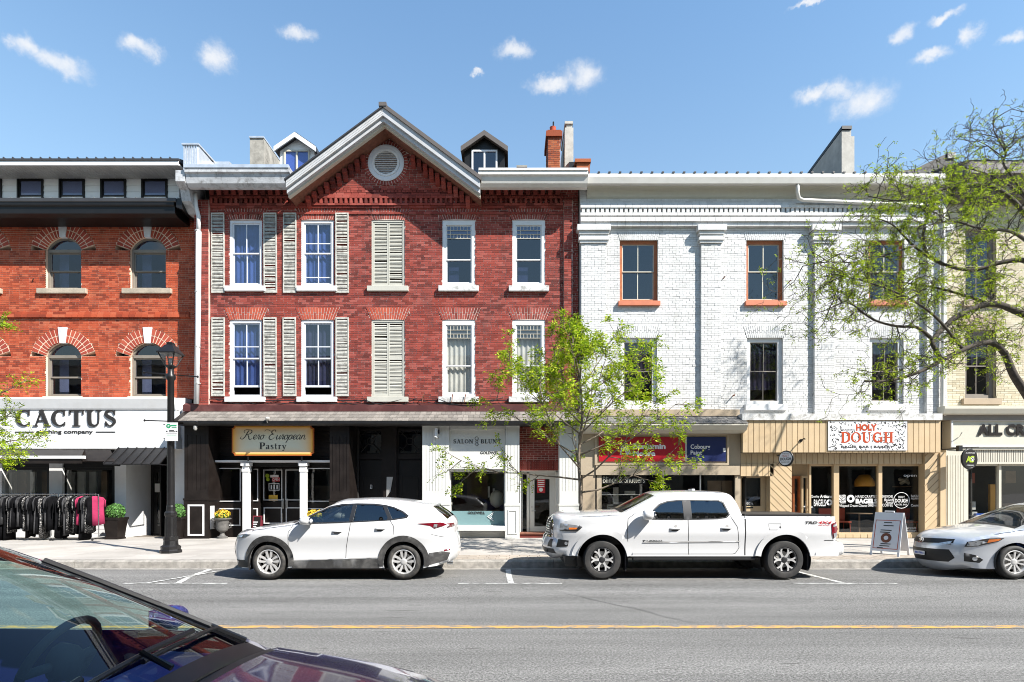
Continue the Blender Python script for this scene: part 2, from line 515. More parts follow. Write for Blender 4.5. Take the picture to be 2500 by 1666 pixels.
# inside
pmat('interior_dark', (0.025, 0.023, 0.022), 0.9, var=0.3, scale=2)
pmat('interior_mid', (0.10, 0.085, 0.07), 0.9, var=0.4, scale=1.4)
pmat('interior_warm', (0.20, 0.14, 0.09), 0.9, var=0.3, scale=1.4)
pmat('curtain', (0.55, 0.55, 0.52), 0.9, var=0.15, scale=3)
pmat('curtain_blue', (0.15, 0.18, 0.28), 0.9, var=0.25, scale=2)
pmat('curtain_dark', (0.06, 0.04, 0.045), 0.9, var=0.3, scale=3)
glassmat('glass_window', (0.62, 0.65, 0.75), 0.03)
glassmat('glass_old', (0.50, 0.58, 0.80), 0.05)  # blue of the reflected sky put into the glass tint
glassmat('glass_shop', (0.93, 0.93, 0.92), 0.02)
glassmat('glass_blue', (0.70, 0.78, 0.93), 0.07)
t = NT('glass_frost'); d_ = t.new('ShaderNodeBsdfDiffuse'); d_.inputs[0].default_value = (.26, .40, .42, 1); q_ = t.new('ShaderNodeBsdfTransparent'); q_.inputs[0].default_value = (.5, .7, .7, 1)
x_ = t.new('ShaderNodeMixShader'); x_.inputs[0].default_value = .45; t.l.new(d_.outputs[0], x_.inputs[1]); t.l.new(q_.outputs[0], x_.inputs[2]); t.l.new(x_.outputs[0], t.out.inputs[0])
# sundries
pmat('lettering_black', (0.02, 0.018, 0.017), 0.5, var=0.1)
pmat('lettering_white', (0.80, 0.80, 0.80), 0.5, var=0.02)
pmat('print_white', (0.80, 0.80, 0.80), 0.5, var=0.02)
pmat('sign_white', (0.78, 0.79, 0.82), 0.4, var=0.03)
pmat('sign_red', (0.42, 0.008, 0.02), 0.35, var=0.03)
pmat('sign_navy', (0.010, 0.018, 0.085), 0.35, var=0.03)
pmat('sign_blue', (0.03, 0.10, 0.50), 0.35, var=0.03)
pmat('sign_gold', (0.72, 0.36, 0.05), 0.4, var=0.06)
pmat('sign_rim', (0.55, 0.14, 0.03), 0.4, var=0.06)
pmat('sign_cream', (0.62, 0.60, 0.50), 0.5, var=0.04)
pmat('letter_orange', (0.48, 0.06, 0.012), 0.4, var=0.1)
pmat('green_print', (0.01, 0.30, 0.12), 0.4, var=0.03)
pmat('lime_print', (0.36, 0.48, 0.03), 0.4, var=0.03)
pmat('maroon', (0.12, 0.012, 0.02), 0.5, var=0.1)
pmat('red_print', (0.50, 0.02, 0.03), 0.5, var=0.1)
pmat('yellow_print', (0.70, 0.42, 0.04), 0.5, var=0.1)
pmat('chair_orange', (0.40, 0.06, 0.025), 0.5, var=0.1)
pmat('flower_yellow', (0.80, 0.52, 0.03), 0.6, var=0.2, scale=30, island=0.3)
pmat('boxwood', (0.07, 0.19, 0.03), 0.7, var=0.4, scale=25, island=0.6)
pmat('urn_stone', (0.10, 0.095, 0.09), 0.7, var=0.3, scale=12)
pmat('soil', (0.03, 0.02, 0.015), 0.95)
pmat('steel', (0.55, 0.55, 0.55), 0.25, metal=1.0, var=0.05)
pmat('rubber', (0.022, 0.021, 0.020), 0.75, var=0.3, scale=8, dirt=(0.13, 0.115, 0.10), dirt_amt=0.55, dirt_scale=6)
pmat('tyre_clean', (0.018, 0.018, 0.018), 0.7, var=0.25, dirt=(0.07, 0.06, 0.055), dirt_amt=0.4, dirt_scale=6)
pmat('cladding', (0.030, 0.029, 0.029), 0.6, var=0.3, scale=5, dirt=(0.13, 0.125, 0.118), dirt_amt=0.6, dirt_scale=3.5)
pmat('black_plastic', (0.014, 0.014, 0.015), 0.4, var=0.2)
pmat('alloy', (0.60, 0.59, 0.58), 0.28, metal=0.45, var=0.06)
pmat('alloy_dark', (0.03, 0.03, 0.032), 0.35, metal=0.3, var=0.1)
pmat('chrome', (0.75, 0.75, 0.76), 0.08, metal=1.0, var=0.02)
pmat('car_white', (0.56, 0.56, 0.565), 0.22, var=0.01, coat=1.0)
pmat('car_silver', (0.60, 0.62, 0.66), 0.28, metal=0.45, var=0.02, coat=1.0)
pmat('car_blue', (0.022, 0.026, 0.16), 0.25, metal=0.35, var=0.05, coat=1.0)
pmat('car_interior', (0.03, 0.03, 0.033), 0.8, var=0.2)
pmat('dash_sky_tint', (0.015, 0.07, 0.36), 0.5, var=0.2)  # blue sky reflection of the windscreen painted into dash and seat colour
pmat('lamp_red', (0.13, 0.003, 0.010), 0.12, var=0.1, coat=1.0)
pmat('lamp_amber', (0.65, 0.16, 0.02), 0.15, var=0.1, coat=1.0)
pmat('lamp_dark', (0.03, 0.028, 0.03), 0.1, var=0.1, coat=1.0)
pmat('lamp_clear', (0.45, 0.46, 0.48), 0.08, metal=0.6, var=0.35, scale=18, coat=1.0)
glassmat('glass_car', (0.30, 0.33, 0.32), 0.06)
glassmat('glass_tint', (0.06, 0.065, 0.075), 0.07)
glassmat('glass_screen', (0.68, 0.84, 0.82), 0.0, scale=0.8)
pmat('bark', (0.050, 0.040, 0.030), 0.9, var=0.35, scale=12, bump=0.8, bscale=30)
pmat('bark_young', (0.15, 0.12, 0.09), 0.85, var=0.3, scale=12, bump=0.4, bscale=50)
pmat('hide', (0.25, 0.22, 0.2), 0.8)


def leafmat(name, cols):
    t = NT(name)
    r = t.rnd()
    c = t.ramp(r, [((i + 0.5) / len(cols), cc) for i, cc in enumerate(cols)])
    d = t.new('ShaderNodeBsdfDiffuse'); t.l.new(c, d.inputs[0])
    tl = t.new('ShaderNodeBsdfTranslucent'); t.l.new(c, tl.inputs[0])
    mx = t.new('ShaderNodeMixShader'); mx.inputs[0].default_value = 0.42
    t.l.new(d.outputs[0], mx.inputs[1]); t.l.new(tl.outputs[0], mx.inputs[2])
    t.l.new(mx.outputs[0], t.out.inputs[0])


leafmat('leaf_young', [(0.10, 0.19, 0.012), (0.24, 0.36, 0.016), (0.40, 0.48, 0.025), (0.17, 0.29, 0.012), (0.46, 0.50, 0.06)])
leafmat('leaf_old', [(0.16, 0.22, 0.02), (0.32, 0.42, 0.03), (0.24, 0.34, 0.02), (0.42, 0.50, 0.05)])

# asphalt
t = NT('asphalt'); v = t.pos()
sp = t.noise(v, 42, 5, 0.9)
lane = t.noise(t.pos((0.05, 0.9, 1)), 1.6, 4, 0.6)
blot = t.noise(t.pos((0.35, 1, 1)), 1.1, 6, 0.65)
c = t.ramp(sp, [(0.36, (0.03, 0.029, 0.028)), (0.50, (0.145, 0.142, 0.136)), (0.64, (0.32, 0.315, 0.305))])
c = t.mix(0.75, c, t.ramp(lane, [(0.3, (0.58,) * 3), (0.7, (1.2,) * 3)]), 'MULTIPLY')
c = t.mix(0.6, c, t.ramp(blot, [(0.3, (0.78,) * 3), (0.7, (1.1,) * 3)]), 'MULTIPLY')
dk = t.ramp(t.noise(t.pos((0.7, 4, 1)), 2.3, 3, 0.5), [(0.66, (0, 0, 0)), (0.72, (1, 1, 1))])
c = t.mix(t.math('MULTIPLY', dk, 0.6), c, (0.045, 0.043, 0.04, 1))
t.bsdf(Base_Color=c, Roughness=0.9, Specular_IOR_Level=0.3, Normal=t.bump(sp, 0.7, 0.006))


def paintmat(name, col, wear):
    t = NT(name); v = t.pos()
    w = t.ramp(t.noise(t.pos((0.8, 3, 1)), 6, 6, 0.75), [(wear - 0.04, (0, 0, 0)), (wear + 0.05, (1, 1, 1))])
    c = t.mix(w, c4(col), (0.15, 0.148, 0.14, 1))
    t.bsdf(Base_Color=c, Roughness=0.8)


paintmat('line_yellow', (0.50, 0.27, 0.05), 0.50)
paintmat('line_white', (0.62, 0.62, 0.60), 0.50)

# ================================================================== ground, road, pavements
ROADY0, ROADY1 = -18.2, -6.3         # asphalt from the near kerb to the far kerb
g = MB(); g.box(-900, 900, -600, 1200, -0.6, -0.05); g.obj('ground', 'concrete_walk', kind='structure')
rd = MB()
rows = []
for j in range(0, 25):
    y = ROADY0 - 0.2 + (ROADY1 + 0.25 - ROADY0 + 0.2) * j / 24
    cr = 0.05 * (1 - ((y + 12.2) / 6.0) ** 2)
    rows.append([(x, y, cr * 0.6 - 0.03) for x in (-120, -40, -20, -10, 0, 10, 20, 40, 120)])
rd.grid(rows)
road = rd.obj('road', 'asphalt', kind='structure', smooth=True)
def road_z(y): return 0.05 * (1 - ((y + 12.2) / 6.0) ** 2) * 0.6 - 0.03
def strip(pts, w, name, mat, parent, dz=0.005):
    """painted or cracked strip lying on the road along a polyline"""
    m = MB(); L, R = [], []
    for i, p in enumerate(pts):
        a = Vector(pts[max(i - 1, 0)]); b = Vector(pts[min(i + 1, len(pts) - 1)])
        d = (b - a).normalized(); n = Vector((-d.y, d.x))
        ww = w[i] if isinstance(w, list) else w
        q = Vector(p)
        for lst, s in ((L, 1), (R, -1)):
            e = q + n * (s * ww / 2); lst.append((e.x, e.y, road_z(e.y) + dz))
    m.grid([R, L])
    return m.obj(name, mat, parent)
YEL = -11.93
strip([(x, YEL) for x in (-100, -30, -10, 0, 10, 30, 100)], 0.14, 'centre_line', 'line_yellow', road)
# parking bay marks: cross bars of T shape between the bays
TY = -8.5
for px in (430, 1245, 2060):
    xc = X(px, TY)
    strip([(xc + 0.02, TY), (xc - 0.25, TY + 0.9), (xc - 0.45, ROADY1 - 0.15)] if px < 600 else [(xc + 0.02, TY), (xc - 0.02, TY + 0.9), (xc - 0.05, ROADY1 - 0.15)], 0.11, 'parking_line', 'line_white', road)
    strip([(xc - 0.95, TY - 0.02), (xc, TY - 0.02), (xc + 0.95, TY - 0.02)], 0.08, 'parking_line', 'line_white', road, 0.009)
strip([(X(330, TY), TY), (X(360, TY), TY), (X(520, -7), -6.9)], 0.08, 'parking_line', 'line_white', road, 0.012)
rr = random.Random(11)
ck = [(0.45 + 0.16 * i + rr.uniform(-.03, .03), -8.9 - 0.24 * i + rr.uniform(-.04, .04)) for i in range(14)]
strip(ck, [0.004 + 0.006 * sin(pi * i / 13) for i in range(14)], 'crack', 'black_paint', road, 0.004)

SWZ = 0.15
kb = MB()
def kerb_run(x0, x1, ya, yb, parent=None):
    m = MB(); p = [(ya, -0.05), (ya + 0.02, SWZ - 0.035), (ya + 0.05, SWZ - 0.006), (ya + 0.08, SWZ), (yb, SWZ), (yb, -0.05)]
    m.prism(p, 'x', x0, x1); return m
kx = [-60] + [X(p, -6.3) for p in (-500, 180, 760, 1352, 1900, 2480)] + [40, 60]
ks = kerb_run(kx[0], kx[1] - 0.006, -6.3, -6.12).obj('kerb', 'kerb', kind='structure', fix=True)
for i in range(1, len(kx) - 1):
    kerb_run(kx[i] + 0.006, kx[i + 1] - 0.006, -6.3, -6.12).obj('kerb_stone', 'kerb', ks, fix=True)
gt = MB()
gt.grid([[(x, -6.52, road_z(-6.52) + 0.004) for x in (-60, 0, 60)], [(x, -6.3, road_z(-6.3) + 0.012) for x in (-60, 0, 60)]])
gt.obj('gutter_strip', 'kerb', road)
# far pavement: bedding, concrete slabs and a band of brick pavers behind the kerb
sw = MB(); sw.box(-60, 60, -6.12, 3.0, -0.05, SWZ - 0.012)
walk = sw.obj('sidewalk', 'joint_sand', kind='structure')
def walk_piece(x0, x1, y0, y1, name, mat, gap=0.006, jz=0.003):
    z = SWZ + rr.uniform(-jz, jz)
    m = MB(); m.box(x0 + gap, x1 - gap, y0 + gap, y1 - gap, SWZ - 0.03, z); return m.obj(name, mat, walk)
proto = {}
def walk_inst(key, x0, x1, y0, y1, mat, gap):
    if key not in proto:
        proto[key] = walk_piece(x0, x1, y0, y1, key, mat, gap); return
    inst(proto[key], key, ((x0 + x1) / 2, (y0 + y1) / 2, SWZ - 0.03 + rr.uniform(-.002, .002)), walk)
# slabs
ys = [-5.2, -3.85, -2.5, -1.15, 0.0]
x = -27.0
while x < 21:
    for j in range(4):
        walk_inst('slab', x, x + 1.5, ys[j], ys[j] + 1.35, 'concrete_walk', 0.007)
    x += 1.5
# paver band: a plain strip left of the lamp, brick pavers from there on
x = -27.0
while x < -4.2:
    walk_inst('slab_strip', x, x + 1.5, -6.12, -5.2, 'concrete_walk', 0.006); x += 1.5
x0 = x
for j in range(4):
    y0 = -6.12 + j * 0.23
    n = 0
    x = x0 + (0.06 if j % 2 else 0.0)
    while x < 9.9:
        if j == 0: walk_inst('paver_soldier', x, x + 0.125, y0, y0 + 0.23, 'paver', 0.005); x += 0.125
        else: walk_inst('paver', x, x + 0.24, y0, y0 + 0.23, 'paver', 0.006); x += 0.24
m = MB(); m.box(9.95, 22, -6.12, -5.2, SWZ - 0.03, SWZ); m.obj('slab_strip', 'concrete_walk', walk)
# tree pit and near pavement behind the camera
m = MB(); m.box(-60, 60, -26, ROADY0, -0.05, 0.1); m.obj('near_sidewalk', 'concrete_walk', kind='structure')


# ================================================================== masonry tools
def rect_sub(rects, op):
    ox0, ox1, oz0, oz1 = op; out = []
    for (a, b, c, d) in rects:
        if b <= ox0 or a >= ox1 or d <= oz0 or c >= oz1: out.append((a, b, c, d)); continue
        if a < ox0: out.append((a, ox0, c, d))
        if b > ox1: out.append((ox1, b, c, d))
        aa, bb = max(a, ox0), min(b, ox1)
        if c < oz0: out.append((aa, bb, c, oz0))
        if d > oz1: out.append((aa, bb, oz1, d))
    return out


def trap_rects(xc, hb, ht, z0, z1, n=4):
    r = []
    for i in range(n):
        t = (i + 0.5) / n; h = hb + (ht - hb) * t
        r.append((xc - h, xc + h, z0 + (z1 - z0) * i / n, z0 + (z1 - z0) * (i + 1) / n))
    return r


def disc_rects(xc, zc, R, zlo=None, n=26):
    r = []
    lo = zc - R if zlo is None else zlo
    for i in range(n):
        a, b = lo + (zc + R - lo) * i / n, lo + (zc + R - lo) * (i + 1) / n
        mz = (a + b) / 2 - zc
        if abs(mz) < R: h = sqrt(R * R - mz * mz); r.append((xc - h, xc + h, a, b))
    return r


UNIT = {}


def unit_brick(mat):
    if mat not in UNIT:
        m = MB(); m.box(-.5, .5, -.5, .5, -.5, .5, back=False)
        me = m.mesh('brick', (0, 0, 0)); me.materials.append(M[mat]); UNIT[mat] = me
    return UNIT[mat]


def masonry(bld, x0, x1, z0, z1, y, ops, bmat, mmat, course=0.0746, L=0.245, bond='run', top=None, deep=0.30, focus=(0, 0), nind=300, joint=0.0135, proud=0.011, seed=1, backing=None, name='wall', jit=0.004):
    r = random.Random(seed)
    w = MB()
    if backing is None:
        pieces = [(x0, x1, z0, z1)]
        for o in ops: pieces = rect_sub(pieces, o)
        for (a, b, c, d) in pieces: w.box(a, b, y + proud, y + deep, c, d)
    else:
        w.prism(backing, 'y', y + proud, y + deep)
    wall = w.obj(name, mmat, bld)
    bricks = []
    n = int((z1 - z0) / course + 0.5); ch = (z1 - z0) / n
    for i in range(n):
        za, zb = z0 + i * ch, z0 + (i + 1) * ch
        x = x0 - r.uniform(0, 0.02)
        if bond == 'run': x -= (L / 2 if i % 2 else 0); seq = [L]
        else: x -= (0.09 if i % 2 else 0.2); seq = [L, L * 0.52]
        if bond == 'run' and i % 6 == 5: seq = [L / 2]
        k = 0
        while x < x1:
            l = seq[k % len(seq)] * r.uniform(0.97, 1.03); k += 1
            a, b = max(x, x0), min(x + l, x1); x += l
            if b - a < 0.03: continue
            rs = [(a + joint / 2, b - joint / 2, za + joint / 2, zb - joint / 2)]
            full = len(seq) != 1 or seq[0] == L
            for o in ops:
                if not (o[1] < a or o[0] > b or o[3] < za or o[2] > zb): rs = rect_sub(rs, o); full = False
            for q in rs:
                if q[1] - q[0] < 0.02 or q[3] - q[2] < 0.015: continue
                if top and (q[3] + 0.02 > top((q[0] + q[1]) / 2)): continue
                bricks.append((q, full))
    cand = sorted([i for i, (q, f) in enumerate(bricks) if f and q[1] - q[0] > L * 0.8], key=lambda i: (bricks[i][0][0] - focus[0]) ** 2 + ((bricks[i][0][2] - focus[1]) * 1.0) ** 2)[:nind]
    ind = set(cand)
    rest = MB()
    um = unit_brick(bmat)
    org = ORI[wall.name]
    for i, (q, f) in enumerate(bricks):
        pj = r.uniform(-jit, jit * 0.7)
        if i in ind:
            o = bpy.data.objects.new('brick', um); COL.objects.link(o); o.parent = wall
            d = 0.04
            o.location = Vector(((q[0] + q[1]) / 2, y + pj + d / 2, (q[2] + q[3]) / 2)) - org
            o.scale = (q[1] - q[0], d, q[3] - q[2])
        else:
            rest.box(q[0], q[1], y + pj, y + 0.035, q[2], q[3], back=False)
    if rest.v: rest.obj('bricks', bmat, wall, kind='stuff')
    return wall


def jack_arch(bld, xc, hb, ht, z0, z1, y, bmat, n=15, proud=0.004, gap=0.02, curve=0.0, mort='mortar_b'):
    m = MB()
    for i in range(n):
        a0, a1 = (i / n) * 2 - 1, ((i + 1) / n) * 2 - 1
        g = gap / 2
        zz = z0 + curve * (1 - ((a0 + a1) / 2) ** 2)
        zm = z0 + (z1 - z0) * (0.45 if i % 2 else 0.6)
        def xb(a, z): return xc + a * (hb + (ht - hb) * (z - z0) / (z1 - z0))
        for (p, q) in ((zz, zm - g), (zm + g, z1)):
            m.hexa([(xb(a0, p) + g, y - proud, p), (xb(a1, p) - g, y - proud, p), (xb(a1, p) - g, y + 0.1, p), (xb(a0, p) + g, y + 0.1, p),
                    (xb(a0, q) + g, y - proud, q), (xb(a1, q) - g, y - proud, q), (xb(a1, q) - g, y + 0.1, q), (xb(a0, q) + g, y + 0.1, q)])
    b = MB(); b.prism([(xc - hb, z0 + 0.005), (xc + hb, z0 + 0.005), (xc + ht, z1), (xc - ht, z1)], 'y', y + 0.004, y + 0.12)
    o = m.obj('flat_arch', bmat, bld)
    b.obj('arch_mortar', mort, o)
    return o


def ring_arch(bld, xc, zc, r0, r1, a0, a1, n, y, bmat, mort, proud=0.012, gap=0.03, rows=2, key=None):
    m = MB()
    for i in range(n):
        t0, t1 = a0 + (a1 - a0) * i / n, a0 + (a1 - a0) * (i + 1) / n
        if key and abs((t0 + t1) / 2) < key: continue
        for k in range(rows):
            ra = r0 + (r1 - r0) * k / rows + (gap / 2 if k else 0); rb = r0 + (r1 - r0) * (k + 1) / rows - (gap / 2 if k < rows - 1 else 0)
            def P(rad, t, s, yy): 
                tt = t + s * gap / 2 / rad
                return (xc + rad * sin(tt), yy, zc + rad * cos(tt))
            m.hexa([P(ra, t0, 1, y - proud), P(ra, t1, -1, y - proud), P(ra, t1, -1, y + .06), P(ra, t0, 1, y + .06),
                    P(rb, t0, 1, y - proud), P(rb, t1, -1, y - proud), P(rb, t1, -1, y + .06), P(rb, t0, 1, y + .06)])
    o = m.obj('brick_arch', bmat, bld, fix=True)
    b = MB(); N = 32
    poly = [(xc + r0 * sin(a0 + (a1 - a0) * i / N), zc + r0 * cos(a0 + (a1 - a0) * i / N)) for i in range(N + 1)]
    poly2 = [(xc + r1 * sin(a0 + (a1 - a0) * i / N), zc + r1 * cos(a0 + (a1 - a0) * i / N)) for i in range(N + 1)]
    for i in range(N):
        p = [poly[i], poly[i + 1], poly2[i + 1], poly2[i]]
        b.prism(p, 'y', y - proud + 0.006, y + 0.05)
    b.obj('arch_mortar', mort, o, fix=True)
    return o


def curtain_mesh(x0, x1, z0, z1, y, amp=0.02, fr=40.0, seed=0):
    r = random.Random(seed); m = MB(); n = max(8, int((x1 - x0) / 0.025)); ph = r.uniform(0, 6)
    rows = []
    for z in (z0, (z0 + z1) / 2, z1):
        rows.append([(x0 + (x1 - x0) * i / n, y + amp * sin(ph + fr * (x1 - x0) * i / n + 0.6 * sin(7 * i / n + z)), z) for i in range(n + 1)])
    m.grid(rows); return m


def window(bld, x0, x1, z0, z1, y, d=0.10, fw=0.07, fmat='white_trim', smat=None, sw=0.05, split=0.5, glass='glass_old', up=(2, ()), lo=(2, ()), curtain=None,
           half_curtain=None, gap=0.0, mw=0.022, sill=None, sill_mat='white_paint', room='interior_dark', name='window', sill_h=0.17, sill_x=0.12, sill_out=0.1, wt=None, screen=False):
    smat = smat or fmat
    f = MB(); f.frame(x0, x1, z0, z1, y + d, y + d + 0.14, fw, wt=wt)
    win = f.obj(name, fmat, bld)
    a, b, c, e = x0 + fw, x1 - fw, z0 + fw, z1 - (wt or fw)
    zm = c + (e - c) * (1 - split)
    ys = y + d + 0.03
    for (za, zb, yy, mun, lowest) in ((zm, e, ys, up, False), (c + gap, zm + 0.03 + gap * 0, ys + 0.035, lo, True)):
        if lowest and gap: zb = zm + 0.02
        s = MB(); s.frame(a, b, za, zb, yy, yy + 0.034, sw, wb=sw * (1.4 if lowest else 0.9), wt=sw * 0.9)
        nx, zf = mun
        ga, gb, gc, ge = a + sw, b - sw, za + sw * (1.4 if lowest else .9), zb - sw * .9
        for i in range(1, nx):
            xm = ga + (gb - ga) * i / nx; s.box(xm - mw / 2, xm + mw / 2, yy + 0.004, yy + 0.03, gc, ge)
        for t_ in zf:
            zz = gc + (ge - gc) * t_
            for i in range(nx):
                p, q = ga + (gb - ga) * i / nx + (mw / 2 if i else 0), ga + (gb - ga) * (i + 1) / nx - (mw / 2 if i < nx - 1 else 0)
                s.box(p, q, yy + 0.004, yy + 0.03, zz - mw / 2, zz + mw / 2)
        s.obj('sash', smat, win)
        p = MB(); p.box(ga - 0.005, gb + 0.005, yy + 0.016, yy + 0.019, gc - 0.005, ge + 0.005); p.obj('pane', glass, win)
    if curtain:
        cz0 = c if half_curtain is None else c + (e - c) * half_curtain
        curtain_mesh(a - 0.02, b + 0.02, cz0, e + 0.02, y + d + 0.16, seed=int(x0 * 100)).obj('curtain', curtain, win, smooth=True)
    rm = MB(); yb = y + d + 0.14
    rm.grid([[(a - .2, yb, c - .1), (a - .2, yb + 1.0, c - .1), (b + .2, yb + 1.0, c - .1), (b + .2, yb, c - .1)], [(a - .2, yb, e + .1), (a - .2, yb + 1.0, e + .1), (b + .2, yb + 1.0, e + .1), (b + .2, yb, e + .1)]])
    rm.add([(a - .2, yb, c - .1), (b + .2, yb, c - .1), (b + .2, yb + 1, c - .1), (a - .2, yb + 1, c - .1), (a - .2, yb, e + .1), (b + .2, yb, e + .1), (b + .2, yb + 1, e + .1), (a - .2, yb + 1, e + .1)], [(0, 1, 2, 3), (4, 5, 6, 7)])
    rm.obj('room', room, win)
    if sill:
        sm = MB(); sm.box(x0 - sill_x, x1 + sill_x, y - sill_out, y + d + 0.02, z0 - sill_h, z0 - 0.002)
        sm.obj('sill', sill_mat, win, bevel=0.008)
    return win


def shutter(bld, x0, x1, z0, z1, y, mat='shutter', seed=0, tilt=0.0):
    r = random.Random(seed); fw = 0.035
    f = MB(); f.frame(x0, x1, z0, z1, y - 0.045, y - 0.005, fw, wb=0.07, wt=0.05)
    zm = z0 + (z1 - z0) * 0.5
    f.box(x0 + fw, x1 - fw, y - 0.044, y - 0.006, zm - 0.03, zm + 0.03)
    o = f.obj('shutter', mat, bld)
    o.rotation_euler = (0, radians(tilt), 0)
    s = MB()
    z = z0 + 0.075
    while z < z1 - 0.07:
        if abs(z - zm) > 0.045 and r.random() > 0.03:
            j = r.uniform(-.006, .006); sl_ = r.uniform(-.008, .008)
            s.hexa([(x0 + fw - .003, y - .040, z - .02 + j), (x1 - fw + .003, y - .040, z - .02 + j + sl_), (x1 - fw + .003, y - .032, z - .02 + j + sl_), (x0 + fw - .003, y - .032, z - .02 + j),
                    (x0 + fw - .003, y - .016, z + .018 + j), (x1 - fw + .003, y - .016, z + .018 + j + sl_), (x1 - fw + .003, y - .008, z + .018 + j + sl_), (x0 + fw - .003, y - .008, z + .018 + j)])
        z += 0.046
    sl2 = s.obj('slats', mat, o, kind='stuff')
    return o


# ================================================================== building A : red-orange brick, clothing shop
AY = 0.45
A = thing('brick_building', (X(230, AY), AY, 0), 'orange red brick building with arched windows above the white clothing shop front', 'building')
ax0, ax1 = -19.2, X(477, AY)
az0, az1 = Z(975, AY), Z(497, AY)
ops = []
awin = []
for pc in (-53, 154, 361):
    for (pt, psp, pb) in ((578, 607, 706), (836, 866, 968)):
        xc, hw = X(pc, AY), (X(198, AY) - X(110, AY)) / 2
        zs, zt, zb = Z(psp, AY), Z(pt, AY), Z(pb, AY)
        r_ = zt - zs; R = (hw * hw + r_ * r_) / (2 * r_); zc = zt - R
        ops.append((xc - hw, xc + hw, zb, zs))
        ops += disc_rects(xc, zc, R + 0.47, zlo=zs - 0.05, n=30)
        awin.append((xc, hw, zb, zs, zt, R, zc))
masonry(A, ax0, ax1, az0, az1, AY, ops, 'brick_a', 'mortar_a', course=0.0733, L=0.222, bond='flemish', focus=(X(150, AY), Z(660, AY)), seed=3)
for i, (xc, hw, zb, zs, zt, R, zc) in enumerate(awin):
    th = math.asin(min(1, hw / R)) + 0.06
    ring_arch(A, xc, zc, R, R + 0.46, -th, -.13, 8, AY, 'brick_arch', 'mortar_a'); ring_arch(A, xc, zc, R, R + 0.46, .13, th, 8, AY, 'brick_arch', 'mortar_a')
    k = MB(); k.hexa([(xc - .10, AY - .035, zt - .03), (xc + .10, AY - .035, zt - .03), (xc + .10, AY + .1, zt - .03), (xc - .10, AY + .1, zt - .03),
                      (xc - .155, AY - .035, zt + .5), (xc + .155, AY - .035, zt + .5), (xc + .155, AY + .1, zt + .5), (xc - .155, AY + .1, zt + .5)])
    k.obj('keystone', 'keystone', A)
    # wall behind the arch zone that the stepped openings took away
    fb = MB()
    N = 20
    for s in (-1, 1):
        for q in range(N):
            t0, t1 = th * q / N, th * (q + 1) / N
            fb.prism([(xc + s * R * sin(t0), zc + R * cos(t0)), (xc + s * R * sin(t1), zc + R * cos(t1)), (xc + s * (R + .47) * sin(t1), zc + (R + .47) * cos(t1)), (xc + s * (R + .47) * sin(t0), zc + (R + .47) * cos(t0))], 'y', AY + 0.05, AY + 0.25)
    fb.obj('arch_backing', 'mortar_a', A, fix=True)
    # arched frame: jambs, curved head, fanlight bar, two sashes
    d = 0.12; fw = 0.06
    f = MB()
    f.box(xc - hw, xc - hw + fw, AY + d, AY + d + .14, zb, zs); f.box(xc + hw - fw, xc + hw, AY + d, AY + d + .14, zb, zs)
    f.box(xc - hw + fw, xc + hw - fw, AY + d, AY + d + .14, zb, zb + fw)
    f.box(xc - hw + fw, xc + hw - fw, AY + d - .02, AY + d + .14, zs - .10, zs)
    N = 16; tw = math.asin(hw / R)
    for q in range(N):
        t0, t1 = -tw + 2 * tw * q / N, -tw + 2 * tw * (q + 1) / N
        f.prism([(xc + (R - fw) * sin(t0), max(zs, zc + (R - fw) * cos(t0))), (xc + (R - fw) * sin(t1), max(zs, zc + (R - fw) * cos(t1))), (xc + R * sin(t1), zc + R * cos(t1)), (xc + R * sin(t0), zc + R * cos(t0))], 'y', AY + d, AY + d + .14)
    w = f.obj('window', 'taupe_frame', A, fix=True)
    p = MB(); pl = [(xc + (R - fw * .6) * sin(-tw + 2 * tw * q / N), zc + (R - fw * .6) * cos(-tw + 2 * tw * q / N)) for q in range(N + 1)]
    p.prism([(a_, max(b_, zs - 0.01)) for a_, b_ in pl], 'y', AY + d + .05, AY + d + .054); p.obj('fanlight', 'glass_old', w)
    zmid = zb + (zs - zb) * 0.46
    s = MB(); s.frame(xc - hw + fw, xc + hw - fw, zmid, zs - .10, AY + d + .03, AY + d + .06, .045); s.frame(xc - hw + fw, xc + hw - fw, zb + fw, zmid + .03, AY + d + .065, AY + d + .1, .05)
    s.obj('sash', 'taupe_frame', w)
    p = MB(); p.box(xc - hw + fw, xc + hw - fw, AY + d + .045, AY + d + .048, zmid, zs - .1); p.obj('pane', 'glass_window', w)
    p = MB(); p.box(xc - hw + fw, xc + hw - fw, AY + d + .08, AY + d + .083, zb, zmid); p.obj('pane', 'glass_window', w)
    c = MB(); c.box(xc - hw + .1, xc - hw + .42, AY + .5, AY + .51, zb, zs); c.obj('curtain', 'curtain', w)
    rm = MB(); rm.box(xc - hw - .1, xc + hw + .1, AY + .85, AY + .95, zb - .1, zt + .1); rm.obj('room', 'interior_mid', w)
    if zb > 7:
        sm = MB(); sm.box(xc - hw - .22, xc + hw + .22, AY - .10, AY + d, zb - .17, zb - .003); sm.obj('sill', 'stone_sill', w, bevel=0.012)
    else:
        sm = MB(); sm.box(xc - hw - .05, xc + hw + .05, AY - .05, AY + d, zb - .07, zb - .003); sm.obj('sill', 'cream_trim', w)
# string course, corbelled in three steps
for (p0, p1, o_, nm) in ((762, 769, 0.03, 0), (769, 776, 0.07, 1)):
    m = MB(); x = ax0; k = 0
    za, zb = Z(p1, AY), Z(p0, AY) - .008
    while x < X(462, AY):
        m.box(x + .005, min(x + .21, X(463, AY)), AY - o_, AY + .03, za, zb); x += .215
    m.obj('string_course', 'brick_a', A)
